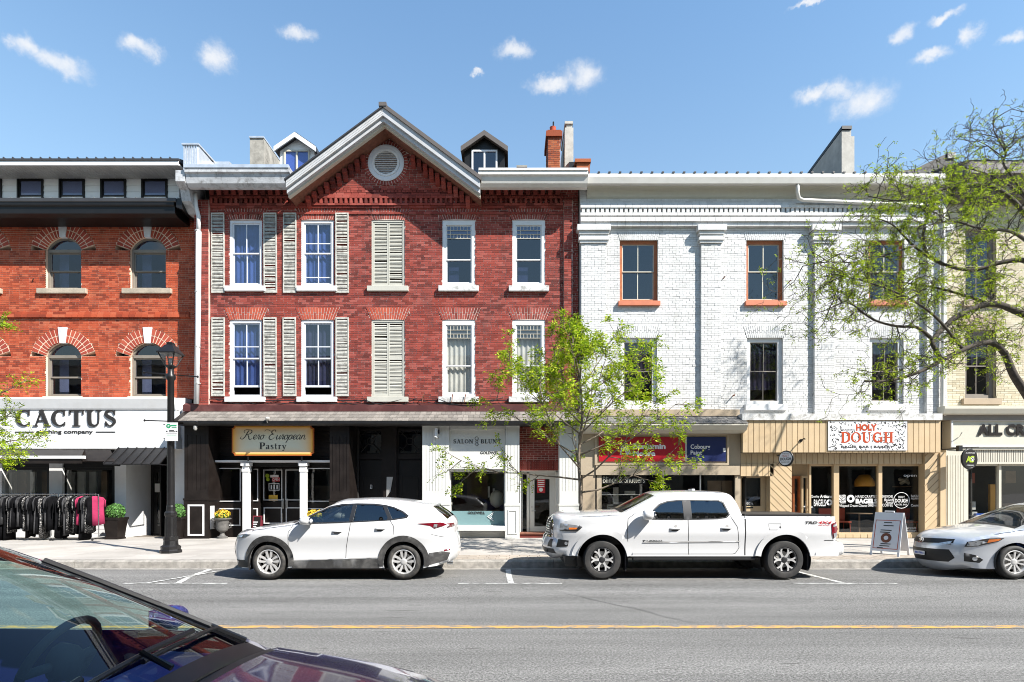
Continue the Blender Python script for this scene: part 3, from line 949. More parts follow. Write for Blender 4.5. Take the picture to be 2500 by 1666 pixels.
# iron star anchor
m = MB(); cx, cz = X(83, AY), Z(683, AY); m.tube([(cx - .04, AY - .02, cz - .04), (cx + .05, AY - .06, cz + .03)], .018, 6); m.obj('wall_hook', 'rust', A)
# black cornice / gutter
m = MB(); yy = AY - 0.92
m.prism([(yy, Z(486, yy)), (yy, Z(500, yy)), (yy + .07, Z(503, yy)), (yy + .07, Z(519, yy)), (yy + .25, Z(523, yy)), (AY + .02, Z(523, yy)), (AY + .02, Z(486, yy))], 'x', ax0, X(424, yy))
m.obj('cornice', 'black_paint', A, fix=True)
m = MB(); m.prism([(yy - .03, Z(486, yy) + .02), (yy - .03, Z(492, yy)), (yy, Z(494, yy)), (yy, Z(486, yy) + .02)], 'x', ax0, X(430, yy)); m.obj('drip_edge', 'roof_metal', A, fix=True)
m = MB(); m.hexa([(X(430, yy), yy, Z(506, yy)), (X(445, yy), yy, Z(512, yy)), (X(447, yy), AY, Z(512, yy)), (X(430, yy), AY, Z(506, yy)), (X(430, yy), yy, Z(485, yy)), (X(444, yy), yy, Z(484, yy)), (X(446, yy), AY, Z(484, yy)), (X(430, yy), AY, Z(485, yy))])
m.obj('cornice_return', 'black_metal', A)
gz = Z(486, yy) + 0.02
gm = MB(); gm.box(-.02, .02, -.03, .03, 0, .05)
first = None
for p in range(0, 430, 51):
    xx = X(p + 22, yy)
    if first is None:
        m = MB(); m.box(xx - .02, xx + .02, yy + .05, yy + .12, gz, gz + .06); first = m.obj('snow_guard', 'aluminium', A)
    else: inst(first, 'snow_guard', (xx, yy + .085, gz), A)
# set-back clad storey with four dark windows
UY = 0.48
uz0, uz1 = gz - 0.05, Z(426, UY)
m = MB(); m.box(ax0, X(438, UY), UY + .02, UY + .3, uz0, uz1); cl = m.obj('clad_storey', 'siding', A)
uw = [(43, 107), (145, 208), (246, 309), (346, 410), (-58, 6)]
edges = sorted([(X(a, UY), X(b, UY)) for a, b in uw])
nlap = 7
for i in range(nlap):
    za, zb = uz0 + (uz1 - uz0) * i / nlap, uz0 + (uz1 - uz0) * (i + 1) / nlap
    x = ax0
    for (a, b) in edges + [(X(438, UY), None)]:
        if a - x > 0.05:
            lm = MB(); lm.add([(x, UY - .015, za), (a, UY - .015, za), (a, UY, zb), (x, UY, zb), (x, UY + .02, za), (a, UY + .02, za)], [(0, 1, 2, 3), (4, 5, 1, 0)])
            lm.obj('siding_board', 'siding', cl)
        x = b if b is not None else x
for (a, b) in uw:
    w = window(A, X(a, UY), X(b, UY), uz0 - .05, Z(436, UY), UY, d=-0.04, fw=0.055, fmat='black_paint', split=0.48, up=(1, ()), lo=(1, ()), glass='glass_window', sw=.04)
yf = -0.35
m = MB(); m.box(ax0, X(438, yf), yf, UY + .3, Z(404, yf), Z(404, yf) + .04); m.obj('soffit', 'soffit_grey', A)
sz = Z(404, yf)
m = MB(); x = ax0
while x < X(436, yf): m.box(x, x + .012, yf + .02, UY, sz - .008, sz); x += .12
m.obj('soffit_ribs', 'soffit_grey', A, kind='stuff')
m = MB(); m.box(ax0, X(437, yf), yf - .03, yf, Z(405, yf), Z(394, yf)); m.obj('fascia', 'white_paint', A)
m = MB(); m.prism([(yf - .06, Z(394, yf)), (yf - .06, Z(391, yf) + .02), (6, Z(391, yf) + 2.4), (6, Z(394, yf))], 'x', ax0, X(438, yf)); ro = m.obj('roof', 'roof_metal', A, fix=True)
first = None
for i in range(34):
    xx = ax0 + 0.3 * i
    if xx > X(436, yf): break
    if first is None: m = MB(); m.box(xx - .015, xx + .015, yf - .06, 3, Z(391, yf) + .02, Z(391, yf) + .07); first = m.obj('roof_seam', 'roof_metal', ro)
    else: inst(first, 'roof_seam', (xx, (yf - .06 + 3) / 2, Z(391, yf) + .02), ro)
m = MB(); m.box(ax0, ax1 - .02, 3.2, 8, 0.2, Z(486, AY)); m.obj('light_block', 'interior_dark', A)  # unseen solid inside the building, added only to block light

# ================================================================== building B : gabled red brick
B = thing('gabled_brick_building', (X(950), 0, 0), 'dark red brick building with a central gable and round louvred vent', 'building')
bx0, bx1 = X(478), X(1412)
bz0, bz1 = Z(990), 11.74
WX = [(560, 640), (735, 815), (907, 988), (1080, 1160), (1251, 1331)]
ROW = [(538, 700), (782, 970)]
ops = []
for (a, b) in WX:
    for (t_, q) in ROW:
        ops.append((X(a), X(b), Z(q), Z(t_)))
        ops += trap_rects((X(a) + X(b)) / 2, .56, .75, Z(t_), Z(t_ - 31), 5)
GPX, GPZ, GSL = -4.07, 13.78, 0.745         # gable apex and pitch
def roof_line(x): return GPZ - abs(x - GPX) * GSL
vx, vz, vr = X(943), Z(400), 0.60
PILS = [(478, 513, -0.10), (1376, 1396, -0.10)]
masonry(B, X(513), bx1, bz0, bz1, 0.0, ops, 'brick_b', 'mortar_b', focus=(X(1040), Z(640)), seed=5)
gx0, gx1 = GPX - 2.75, GPX + 2.75
gops = disc_rects(vx, vz, vr + .13, n=24)
masonry(B, gx0, gx1, bz1, 13.55, 0.0, gops, 'brick_b', 'mortar_b', top=lambda x: roof_line(x) - .36, backing=[(gx0, bz1), (gx1, bz1), (gx1, roof_line(gx1) - .3), (GPX, GPZ - .3), (gx0, roof_line(gx0) - .3)], nind=120, focus=(X(1040), Z(440)), seed=6, name='gable_wall')
masonry(B, bx0, X(513), bz0, 11.3, -0.10, [], 'brick_b', 'mortar_b', nind=60, focus=(X(500), Z(700)), seed=8, name='corner_pilaster', deep=.4)
masonry(B, X(1376), X(1397), bz0, 11.3, -0.10, [], 'brick_b', 'mortar_b', nind=60, focus=(X(1385), Z(700)), seed=9, name='corner_pilaster', L=.28, deep=.3)
for (a, b) in WX:
    for i, (t_, q) in enumerate(ROW):
        jack_arch(B, (X(a) + X(b)) / 2, .55, .74, Z(t_) + .0, Z(t_ - 31), 0.0, 'brick_b' if (i == 0 or a > 1000) else 'brick_arch', n=15, curve=0.04)
for i, (a, b) in enumerate(WX):
    for k, (t_, q) in enumerate(ROW):
        x0, x1, z0, z1 = X(a), X(b), Z(q), Z(t_)
        if i in (0, 1):
            cur = [['curtain_blue', 'curtain_blue'], ['curtain_blue', 'curtain_dark']][i][k]
            window(B, x0, x1, z0, z1, 0, d=0.03, fw=0.085, sw=0.045, split=0.5, glass='glass_blue', up=(2, (0.33,)) if (k or i) else (2, ()), lo=(2, (0.2,)) if i and not k else (2, ()), curtain=cur, half_curtain=0.12 if k else None,
                   gap=0.26 if k else 0.0, sill=True, sill_h=.17, sill_x=.12, mw=.03)
            z0s, z1s = (Z(716), Z(521)) if k == 0 else (Z(968), Z(776))
            shutter(B, X(a - 43), X(a - 11), z0s, z1s, 0, seed=i * 10 + k, tilt=random.uniform(-.4, .4))
            shutter(B, X(b + 5), X(b + 37), z0s, z1s, 0, seed=i * 10 + k + 5, tilt=random.uniform(-.5, .5))
        elif i == 2:
            f = MB(); f.frame(x0, x1, z0, z1, .02, .16, .05); w = f.obj('blind_window', 'shutter_clean', B)
            bk = MB(); bk.box(x0 + .02, x1 - .02, .13, .17, z0 + .02, z1 - .02); bk.obj('panel', 'interior_mid', w)
            xm = (x0 + x1) / 2
            for (p, r2, sd) in ((x0 + .055, xm - .004, 1), (xm + .004, x1 - .055, 2)):
                shutter(B, p, r2, z0 + .055, z1 - .055, .085, mat='shutter_clean', seed=40 + k * 2 + sd)
            sm = MB(); sm.box(x0 - .13, x1 + .13, -.1, .05, z0 - .17, z0 - .003); sm.obj('sill', 'shutter_clean', w, bevel=.008)
        else:
            w = window(B, x0, x1, z0, z1, 0, d=0.02, fw=0.115, sw=0.04, split=0.60, up=(1, ()), lo=(1, ()), curtain='curtain' if k else None, glass='glass_shop' if k else 'glass_old', sill=True, sill_mat='white_peeling' , sill_h=.18, sill_out=.12, fmat='white_paint', wt=.15)
            # leaded transom lights
            fw = .115; ga, gb = x0 + fw + .04, x1 - fw - .04
            ge = z1 - .15 - .036; gc = ge - .40
            m = MB(); mw = .016
            for zz in (gc, gc + (ge - gc) * .34, gc + (ge - gc) * .67): m.box(ga, gb, .034, .062, zz - mw / 2, zz + mw / 2)
            cw = (gb - ga) / 7
            for j in range(1, 7):
                for (p, r2) in ((gc, gc + (ge - gc) * .34), (gc + (ge - gc) * .67, ge)): m.box(ga + cw * j - mw / 2, ga + cw * j + mw / 2, .034, .062, p + mw / 2, r2 - mw / 2)
            for j in (1, 6): m.box(ga + cw * j - mw / 2, ga + cw * j + mw / 2, .034, .062, gc + (ge - gc) * .34 + mw / 2, gc + (ge - gc) * .67 - mw / 2)
            m.obj('transom_bars', 'cream_trim', w)
            m = MB(); m.box(ga, gb, .068, .08, gc, ge); m.obj('transom_light', 'lamp_dark', w)
            if k == 0:
                m = MB(); m.box(ga + .03, ga + .36, .3, .31, z0 + .1, z0 + .75); m.obj('paper_blind', 'interior_warm', w)
# horizontal brick mouldings: two string courses and a dentil row, right across the front
for (za, zb, o_) in ((10.86, 10.93, .035), (11.06, 11.13, .05), (11.13, 11.19, .09), (11.36, 11.42, .10), (11.42, 11.50, .06)):
    m = MB(); x = X(515)
    while x < X(1374): m.box(x + .004, min(x + .24, X(1374)), -o_, .03, za, zb - .006); x += .243
    m.obj('string_course', 'brick_b', B)
m = MB(); x = X(515)
while x < X(1372): m.box(x, x + .085, -.095, .02, 11.195, 11.355); x += .165
m.obj('dentil_course', 'brick_b', B, kind='stuff')
# corbels under the eaves and up the gable
first = None
def corbel(x, z, ang=0.0):
    global first
    if first is None:
        m = MB(); m.prism([(0, z), (-.10, z + .05), (-.13, z + .16), (-.24, z + .20), (-.24, z + .33), (0, z + .33)], 'x', x - .07, x + .07)
        first = m.obj('corbel', 'brick_b', B, fix=True); first.rotation_euler = (0, ang, 0)
    else: inst(first, 'corbel', (x, -.12, z), B, rot=(0, ang, 0))
x = X(520)
while x < GPX - 2.75: corbel(x, 11.42); x += .243
x = GPX + 2.9
while x < X(1372): corbel(x, 11.42); x += .243
for sgn in (-1, 1):
    d = .82
    while d < 2.75:
        xx = GPX + sgn * d; corbel(xx, roof_line(xx) - .80, 0); d += .20
# rake cornice of the gable
for sgn in (-1, 1):
    xf = GPX + sgn * 3.06
    def seg(o0, o1, y0, y1, name, mat, ext=0.0, x_in=0.0):
        xe = xf + sgn * ext
        xa = GPX + sgn * x_in
        m = MB(); m.prism([(xa, roof_line(xa) - o1), (xe, roof_line(xe) - o1), (xe, roof_line(xe) - o0), (xa, roof_line(xa) - o0)], 'y', y0, y1)
        return m.obj(name, mat, B, fix=True)
    seg(.0, .24, -.92, -.84, 'rake_board', 'rake_white')
    seg(.22, .38, -.84, -.72, 'rake_moulding', 'rake_white')
    seg(.34, .44, -.72, -.58, 'rake_moulding', 'cream_trim')
    seg(.34, .42, -.58, .0, 'rake_soffit', 'rust')
    seg(-.14 if sgn > 0 else -.05, .0, -.97, 5.5, 'gable_roof', 'roof_brown' if sgn > 0 else 'roof_metal', ext=.04)
    # ribs along the metal rake trim
    if sgn < 0:
        for o_ in (.08, .16, .23): seg(o_, o_ + .012, -.93, -.92, 'rake_rib', 'soffit_grey')
m = MB(); m.box(GPX - .12, GPX + .12, -.99, -.7, GPZ + .02, GPZ + .14); m.obj('ridge_cap', 'roof_brown', B)
# straight box gutters each side
def gutter(x0, x1, mat, nm, rise):
    m = MB(); m.prism([(-.92, 11.86 + rise), (-.92, 11.70 + rise), (-.86, 11.66 + rise), (-.80, 11.46), (-.70, 11.38), (-.55, 11.38), (-.55, 11.74), (0.05, 11.74), (.05, 11.86 + rise)], 'x', x0, x1)
    return m.obj(nm, mat, B, fix=True)
gutter(X(450, -.92), GPX - 2.95, 'cornice_grey', 'eaves_gutter', 0.06)
gutter(GPX + 3.0, X(1436, -.92), 'gutter_cream', 'eaves_gutter', -.02)
m = MB(); m.box(X(448, -.94), GPX - 2.97, -.95, -.84, 11.88, 11.98); m.obj('gutter_lip', 'galvanised', B)
m = MB(); m.box(GPX + 3.02, X(1436, -.94), -.95, -.86, 11.80, 11.87); m.obj('gutter_lip', 'white_paint', B)
# moulded end bracket on the left
m = MB(); m.prism([(-.85, 11.85), (-.85, 11.5), (-.6, 11.35), (-.5, 11.05), (-.12, 10.8), (.4, 10.8), (.4, 11.85)], 'x', X(444, -.5), X(466, -.5)); m.obj('end_bracket', 'cornice_grey', B, fix=True)
# main roof behind
for (ra, rb) in ((bx0 - .1, GPX - 3.0), (GPX + 3.05, bx1 + .15)):
    m = MB(); m.prism([(-.85, 11.84), (6, 14.7), (12, 11.8)], 'x', ra, rb); m.obj('roof', 'roof_metal', B, fix=True)
m = MB(); m.prism([(.5, 11.84), (6, 14.2), (12, 11.8)], 'x', GPX - 3.0, GPX + 3.05); m.obj('roof', 'roof_metal', B, fix=True)
m = MB(); m.box(bx0 + .05, bx1, 3.2, 11, .2, 11.7); m.obj('light_block', 'interior_dark', B)  # hidden mass behind the rooms, added as a light stop
# vent
ring_arch(B, vx, vz, vr, vr + .13, -pi, pi, 44, 0.0, 'brick_b', 'mortar_b', rows=1, proud=.03, gap=.02)
m = MB(); m.lathe([(vr, .02), (vr, -.06), (vr - .04, -.08), (vr - .16, -.06), (vr - .17, .02)], 40, (vx, 0, vz), 'y', caps=False); vent = m.obj('round_vent', 'white_trim', B, smooth=40, fix=True)
m = MB(); m.lathe([(vr - .15, -.01), (vr - .15, -.085), (vr - .22, -.085), (vr - .22, -.01)], 40, (vx, 0, vz), 'y', caps=False); m.obj('vent_rim', 'white_paint', vent, smooth=40, fix=True)
m = MB(); m.lathe([(vr - .1, .03), (vr - .1, .04)], 40, (vx, 0, vz), 'y'); m.obj('vent_back', 'interior_dark', vent)
ri = vr - .2
nz_ = 13
for i in range(nz_):
    zz = -ri + 2 * ri * (i + .5) / nz_
    h = sqrt(max(0, ri * ri - zz * zz)) + .02
    m = MB(); m.hexa([(vx - h, -.06, vz + zz - .03), (vx + h, -.06, vz + zz - .03), (vx + h, -.05, vz + zz - .035), (vx - h, -.05, vz + zz - .035), (vx - h, -.005, vz + zz + .025), (vx + h, -.005, vz + zz + .025), (vx + h, .005, vz + zz + .02), (vx - h, .005, vz + zz + .02)])
    m.obj('louvre', 'white_paint', vent)
# downspout on the left corner
dx = X(485, -.2)
m = MB(); m.tube([(X(476, -.3), -.3, 11.4), (dx - .06, -.25, 11.0), (dx, -.2, 10.7), (dx, -.2, 10.2)], .07, 8); m.tube([(dx, -.2, 10.2), (dx - .02, -.2, 7.3), (dx - .07, -.2, 4.55)], .085, 8); m.obj('downspout', 'white_paint', B, smooth=True)
for zz in (10.2, 8.2, 6.4, 5.2): 
    m = MB(); m.lathe([(.092, 0), (.092, .04)], 10, (dx - .03, -.2, zz)); m.obj('pipe_clip', 'aluminium', B)
# dormers
def dormer(pl, pr, peak, yf, wallm, roofm, winm, base, gap=0.0):
    x0, x1 = X(pl, yf), X(pr, yf); xc = (x0 + x1) / 2; zp = Z(peak, yf); ze = zp - (x1 - x0) / 2 * .66
    o = .12
    w = MB(); w.prism([(x0 + o, base), (x1 - o, base), (x1 - o, ze), (xc, zp - .14), (x0 + o, ze)], 'y', yf, yf + 3); dm = w.obj('dormer', wallm, B, fix=True)
    r = MB()
    for s in (-1, 1):
        e = xc + s * (x1 - x0) / 2
        r.prism([(xc, zp), (e, ze - .02), (e, ze - .16), (xc, zp - .14)], 'y', yf - .22, yf + 3.2)
    r.obj('dormer_roof', roofm, dm, fix=True)
    b = MB()
    for s in (-1, 1):
        e = xc + s * (x1 - x0) / 2
        b.prism([(xc, zp - .03), (e, ze - .05), (e, ze - .22), (xc, zp - .2)], 'y', yf - .25, yf - .2)
    b.obj('barge_board', winm[1], dm, fix=True)
    wx0, wx1, wz1 = xc - .46, xc + .46, ze - .05
    f = MB(); f.frame(wx0, wx1, base, wz1, yf - .05, yf + .05, .06); f.box(xc - .03, xc + .03, yf - .045, yf + .03, base + .06, wz1 - .06); f.box(wx0 + .06, wx1 - .06, yf - .04, yf + .03, base + .3, base + .34)
    f.obj('dormer_window', winm[0], dm)
    p = MB(); p.box(wx0 + .05, wx1 - .05, yf - .012, yf - .008, base, wz1 - .05); p.obj('pane', 'glass_old', dm)
    return dm
dormer(675, 776, 331, 1.5, 'siding', 'roof_metal', ('cream_trim', 'white_paint'), 12.6)
dormer(1126, 1240, 327, 1.5, 'black_paint', 'roof_brown', ('white_trim', 'roof_brown'), 12.6)
# chimneys and party walls
m = MB(); m.box(X(610, 2), X(644, 2), 2.0, 3.5, 12.0, Z(338, 2)); ch = m.obj('chimney', 'concrete_old', B); 
m = MB(); m.box(X(609, 2) , X(645, 2), 1.96, 3.55, Z(338, 2), Z(334, 2)); m.obj('chimney_cap', 'galvanised', ch)
cx0, cx1 = X(1338, 1.6), X(1368, 1.6)
cw = masonry(B, cx0, cx1, 12.2, Z(335, 1.6), 1.6, [], 'brick_chimney', 'mortar_b', nind=90, focus=(cx0, 14), seed=21, name='chimney', deep=1.1, L=.22)
m = MB()
zz = 12.2; i = 0
while zz < Z(335, 1.6) - .05:
    yy = 1.62 + (.11 if i % 2 else 0)
    while yy < 2.6: m.box(cx0 - .012, cx0 + .02, yy, yy + .21, zz + .006, zz + .068); yy += .22
    zz += .0746; i += 1
m.obj('side_bricks', 'brick_chimney', cw, kind='stuff')
m = MB(); m.box(cx0 - .07, cx1 + .07, 1.53, 2.77, Z(335, 1.6), Z(322, 1.6)); m.box(cx0 - .02, cx1 + .02, 1.58, 2.72, Z(322, 1.6), Z(318, 1.6)); m.obj('chimney_crown', 'brick_chimney', cw)
m = MB(); m.lathe([(.13, 0), (.11, .3), (.12, .34)], 10, ((cx0 + cx1) / 2 - .02, 2.0, Z(318, 1.6))); m.obj('chimney_pot', 'brick_arch', cw, smooth=40)
m = MB(); m.tube([((cx0 + cx1) / 2, 2.0, Z(318, 1.6) + .3), ((cx0 + cx1) / 2, 2.0, Z(318, 1.6) + .55)], .03, 6); m.obj('flue_rod', 'black_metal', cw)
m = MB(); m.prism([(2.0, 12.0), (2.0, Z(312, 2)), (3.8, Z(312, 2) - .2), (5.5, 12.6), (5.5, 12.0)], 'x', X(1379, 2), X(1400, 2)); ch = m.obj('party_wall', 'concrete_pale', B, fix=True)
m = MB(); m.box(X(1380, 2) + .05, X(1399, 2) - .04, 2.05, 3.6, Z(312, 2) - .1, Z(302, 2)); m.box(X(1379, 2), X(1399, 2), 2.0, 3.7, Z(302, 2), Z(296, 2)); m.obj('wall_cap', 'concrete_pale', ch)
m = MB(); m.box(X(1262, 1), X(1286, 1), 1.0, 1.6, 12.5, Z(409, 1)); ch = m.obj('chimney', 'brick_chimney', B)
m = MB(); m.box(X(1261, 1), X(1287, 1), .97, 1.63, Z(409, 1), Z(405, 1)); m.obj('chimney_cap', 'concrete_old', ch)
# right parapet between the red and the white building
pxa, pxb = X(1408, -.3), X(1440, -.3)
m = MB(); m.box(pxa, pxb, -.3, 2.5, 11.9, Z(398, -.3)); m.box(pxa - .06, pxb + .03, -.36, 2.5, Z(398, -.3), Z(390, -.3)); m.obj('parapet', 'brick_chimney', B)
m = MB(); m.prism([(0.0, 11.9), (0.0, 12.6), (3.0, 14.0), (3.0, 11.9)], 'x', X(1390, 0), X(1406, 0)); m.obj('parapet_flashing', 'black_metal', B, fix=True)
# left metal-clad parapet
xa, xb = X(448, -.4), X(485, -.4)
m = MB(); m.prism([(-.4, 11.98), (-.4, Z(356, -.4)), (1.2, Z(356, -.4) - .1), (4.5, 12.9), (4.5, 11.98)], 'x', xa, xb); pp = m.obj('metal_parapet', 'galvanised', B, fix=True)
for i in range(6):
    xx = xa + (xb - xa) * (i + .4) / 6
    m = MB(); m.box(xx - .02, xx + .02, -.43, -.4, 12.0, Z(357, -.4)); m.obj('rib', 'galvanised', pp)
m = MB(); m.box(xa - .03, xb + .03, -.46, 1.0, Z(356, -.4), Z(352, -.4)); m.obj('cap', 'galvanised', pp)
m = MB(); m.prism([(.5, 11.98), (.5, 12.9), (3.5, 13.2), (3.5, 11.98)], 'x', X(520, .5), X(560, .5)); m.obj('roof_hatch', 'galvanised', B, fix=True)

# ================================================================== building C : white painted brick
CY = -0.2
C = thing('white_brick_building', (X(1860, CY), CY, 0), 'white painted brick building with pilasters and orange framed upper windows', 'building')
cx0, cx1 = X(1416, CY), X(2306, CY)
cz0, cz1 = Z(1012, CY), 11.72
CW = [(1513, 1606), (1822, 1913), (2121, 2208)]
ops = []
for (a, b) in CW:
    ops.append((X(a, CY), X(b, CY), Z(737, CY), Z(586, CY)))
    ops += trap_rects((X(a, CY) + X(b, CY)) / 2, .63, .70, Z(586, CY), Z(567, CY), 4)
    ops.append((X(a + 2, CY), X(b - 2, CY), Z(988, CY), Z(825, CY)))
    ops += trap_rects((X(a, CY) + X(b, CY)) / 2, .60, .72, Z(825, CY), Z(796, CY), 4)
CP = [(1418, 1478), (1709, 1757), (1984, 2033), (2256, 2305)]
masonry(C, cx0, cx1, cz0, cz1, CY, ops, 'brick_white', 'mortar_white', L=.225, focus=(X(1660, CY), Z(700, CY)), seed=12, joint=.009, proud=.010, jit=.006)
ptop = Z(560, CY)
for i, (a, b) in enumerate(CP):
    x0, x1 = X(a, CY), X(b, CY)
    masonry(C, x0, x1, cz0, ptop, CY - .12, [], 'brick_white', 'mortar_white', L=.225, nind=70, focus=(x0, Z(750, CY)), seed=30 + i, joint=.009, proud=.010, name='pilaster', deep=.12, jit=.006)
    for (p0, p1, o_) in ((556, 570, .26), (570, 578, .20), (578, 586, .17), (586, 592, .21), (592, 598, .17)):
        m = MB(); m.box(x0 - (o_ - .12), x1 + (o_ - .12), CY - o_, CY + .02, Z(p1, CY), Z(p0, CY) - .004); m.obj('capital', 'brick_white', C)
# entablature: architrave, dentils, frieze, cove, gutter
for (p0, p1, o_) in ((537, 547, .20), (547, 556, .14), (523, 530, .12), (505, 512, .14), (498, 505, .09)):
    m = MB(); x = cx0
    while x < cx1 - .05: m.box(x + .004, min(x + .24, cx1), CY - o_, CY + .02, Z(p1, CY), Z(p0, CY) - .005); x += .243
    m.obj('string_course', 'brick_white', C)
m = MB(); x = cx0 + .05
while x < cx1 - .1: m.box(x, x + .10, CY - .11, CY + .02, Z(522.5, CY), Z(512.5, CY)); x += .155
m.obj('dentil_course', 'brick_white', C, kind='stuff')
m = MB(); prof = [(CY, Z(486, CY))]
for i in range(9):
    a = pi / 2 * i / 8; prof.append((CY - .05 - .30 * (1 - cos(a)), Z(482, CY) + .33 * sin(a)))
prof += [(CY - .40, 11.62), (CY + .05, 11.62), (CY + .05, Z(486, CY))]
m.prism(prof, 'x', cx0 + .22, cx1); m.obj('cove_cornice', 'cream_trim', C, fix=True)
yg = CY - .52
m = MB(); m.prism([(yg, Z(424, yg)), (yg, Z(432, yg)), (yg + .05, Z(446, yg)), (yg + .16, Z(446, yg)), (CY, 11.66), (CY, Z(424, yg))], 'x', X(1432, yg), X(2310, yg)); m.obj('eaves_gutter', 'gutter_cream', C, fix=True)
m = MB(); m.prism([(yg + .02, Z(423, yg)), (6, Z(423, yg) + 2.7), (11, Z(423, yg))], 'x', cx0 + .1, cx1 + .1); rf = m.obj('roof', 'roof_metal', C, fix=True)
first = None
for i in range(60):
    xx = cx0 + .2 + .34 * i
    if xx > cx1: break
    if first is None: m = MB(); m.box(xx - .035, xx + .035, yg - .02, yg + .2, Z(423, yg) + .005, Z(423, yg) + .045); first = m.obj('roof_seam', 'roof_metal', rf)
    else: inst(first, 'roof_seam', (xx, yg + .09, Z(423, yg) + .005), rf)
m = MB(); m.box(cx0 + .05, cx1 - .05, 3.2, 10, .2, 11.5); m.obj('light_block', 'interior_dark', C)  # unseen box, put in just to keep light out
for (a, b) in CW:
    x0, x1 = X(a, CY), X(b, CY)
    jack_arch(C, (x0 + x1) / 2, .63, .69, Z(586, CY), Z(567, CY), CY, 'brick_white', n=20, mort='mortar_white')
    jack_arch(C, (x0 + x1) / 2, .59, .71, Z(825, CY), Z(796, CY), CY, 'brick_white', n=19, mort='mortar_white')
    window(C, x0, x1, Z(737, CY), Z(586, CY), CY, d=.10, fw=.10, fmat='orange_wood', smat='cream_trim', sw=.03, split=.5, up=(2, ()), lo=(2, ()), mw=.025, glass='glass_old', sill=True, sill_mat='orange_sill', sill_h=.15, sill_x=.06, sill_out=.12, room='interior_mid')
    x0, x1 = X(a + 2, CY), X(b - 2, CY)
    window(C, x0, x1, Z(988, CY), Z(825, CY), CY, d=.08, fw=.13, fmat='white_paint', smat='taupe_frame', sw=.03, split=.5, up=(2, ()), lo=(2, ()), mw=.014, glass='glass_window', sill=True, sill_mat='white_paint', sill_h=.20, sill_x=.10, sill_out=.13, curtain='curtain_dark' , half_curtain=.2, room='interior_warm')
# hooks, downspout, chimneys
for (px_, py_) in ((1788, 968), (1765, 681), (1925, 690)):
    m = MB(); a, b = X(px_, CY), Z(py_, CY); m.tube([(a, CY + .02, b), (a + .02, CY - .12, b + .03), (a, CY - .16, b)], .02, 6); m.obj('wall_hook', 'rust', C)
m = MB(); pa = [(X(1948, CY - .4), CY - .4, Z(448, CY - .4)), (X(1947, CY - .36), CY - .36, Z(470, CY - .36)), (X(1950, CY - .3), CY - .3, Z(484, CY - .3)), (X(1960, CY - .22), CY - .22, Z(489, CY - .22)), (X(2285, CY - .22), CY - .22, Z(503, CY - .22)), (X(2301, CY - .3), CY - .3, Z(520, CY - .3)), (X(2303, CY - .22), CY - .22, Z(600, CY - .22)), (X(2301, CY - .22), CY - .22, Z(1000, CY - .22)), (X(2307, CY - .22), CY - .22, Z(1015, CY - .22))]
m.tube(pa, .06, 8); m.obj('downspout', 'gutter_cream', C, smooth=True)
y1 = 3.0
m = MB(); m.prism([(y1, 12), (y1, Z(333, y1)), (y1 + 3.2, Z(333, y1) - .5), (y1 + 3.2, 12)], 'x', X(2055, y1), X(2086, y1)); ch = m.obj('chimney', 'concrete_pale', C, fix=True)
m = MB(); m.prism([(y1 + .05, Z(333, y1) - .1), (y1 + .05, Z(317, y1)), (y1 + 3.0, Z(317, y1) - .4), (y1 + 3.0, Z(333, y1) - .7)], 'x', X(2057, y1), X(2080, y1)); m.obj('chimney_neck', 'concrete_pale', ch, fix=True)
m = MB(); m.prism([(y1, Z(315, y1)), (y1, Z(307, y1)), (y1 + 3.1, Z(307, y1) - .45), (y1 + 3.1, Z(315, y1) - .45)], 'x', X(2056, y1), X(2080, y1)); m.obj('chimney_cap', 'black_metal', ch, fix=True)
m = MB(); m.prism([(2.5, 12.2), (7, 12.2), (7, 15.8)], 'x', X(1950, 4) - .3, X(2055, 3)); m.obj('rear_roof', 'roof_metal', C, fix=True)
y1 = 2.0
m = MB(); m.prism([(X(2065, y1), 12), (X(2065, y1), Z(437, y1)), (X(2235, y1), Z(412, y1)), (X(2310, y1), Z(376, y1)), (X(2330, y1), Z(376, y1)), (X(2330, y1), 12)], 'y', y1, y1 + 3); m.obj('rear_parapet', 'black_metal', C, fix=True)
m = MB(); m.box(X(2312, y1) , X(2331, y1), y1 - .05, y1 + 1, Z(388, y1), Z(374, y1)); m.obj('parapet_cap', 'concrete_pale', C)

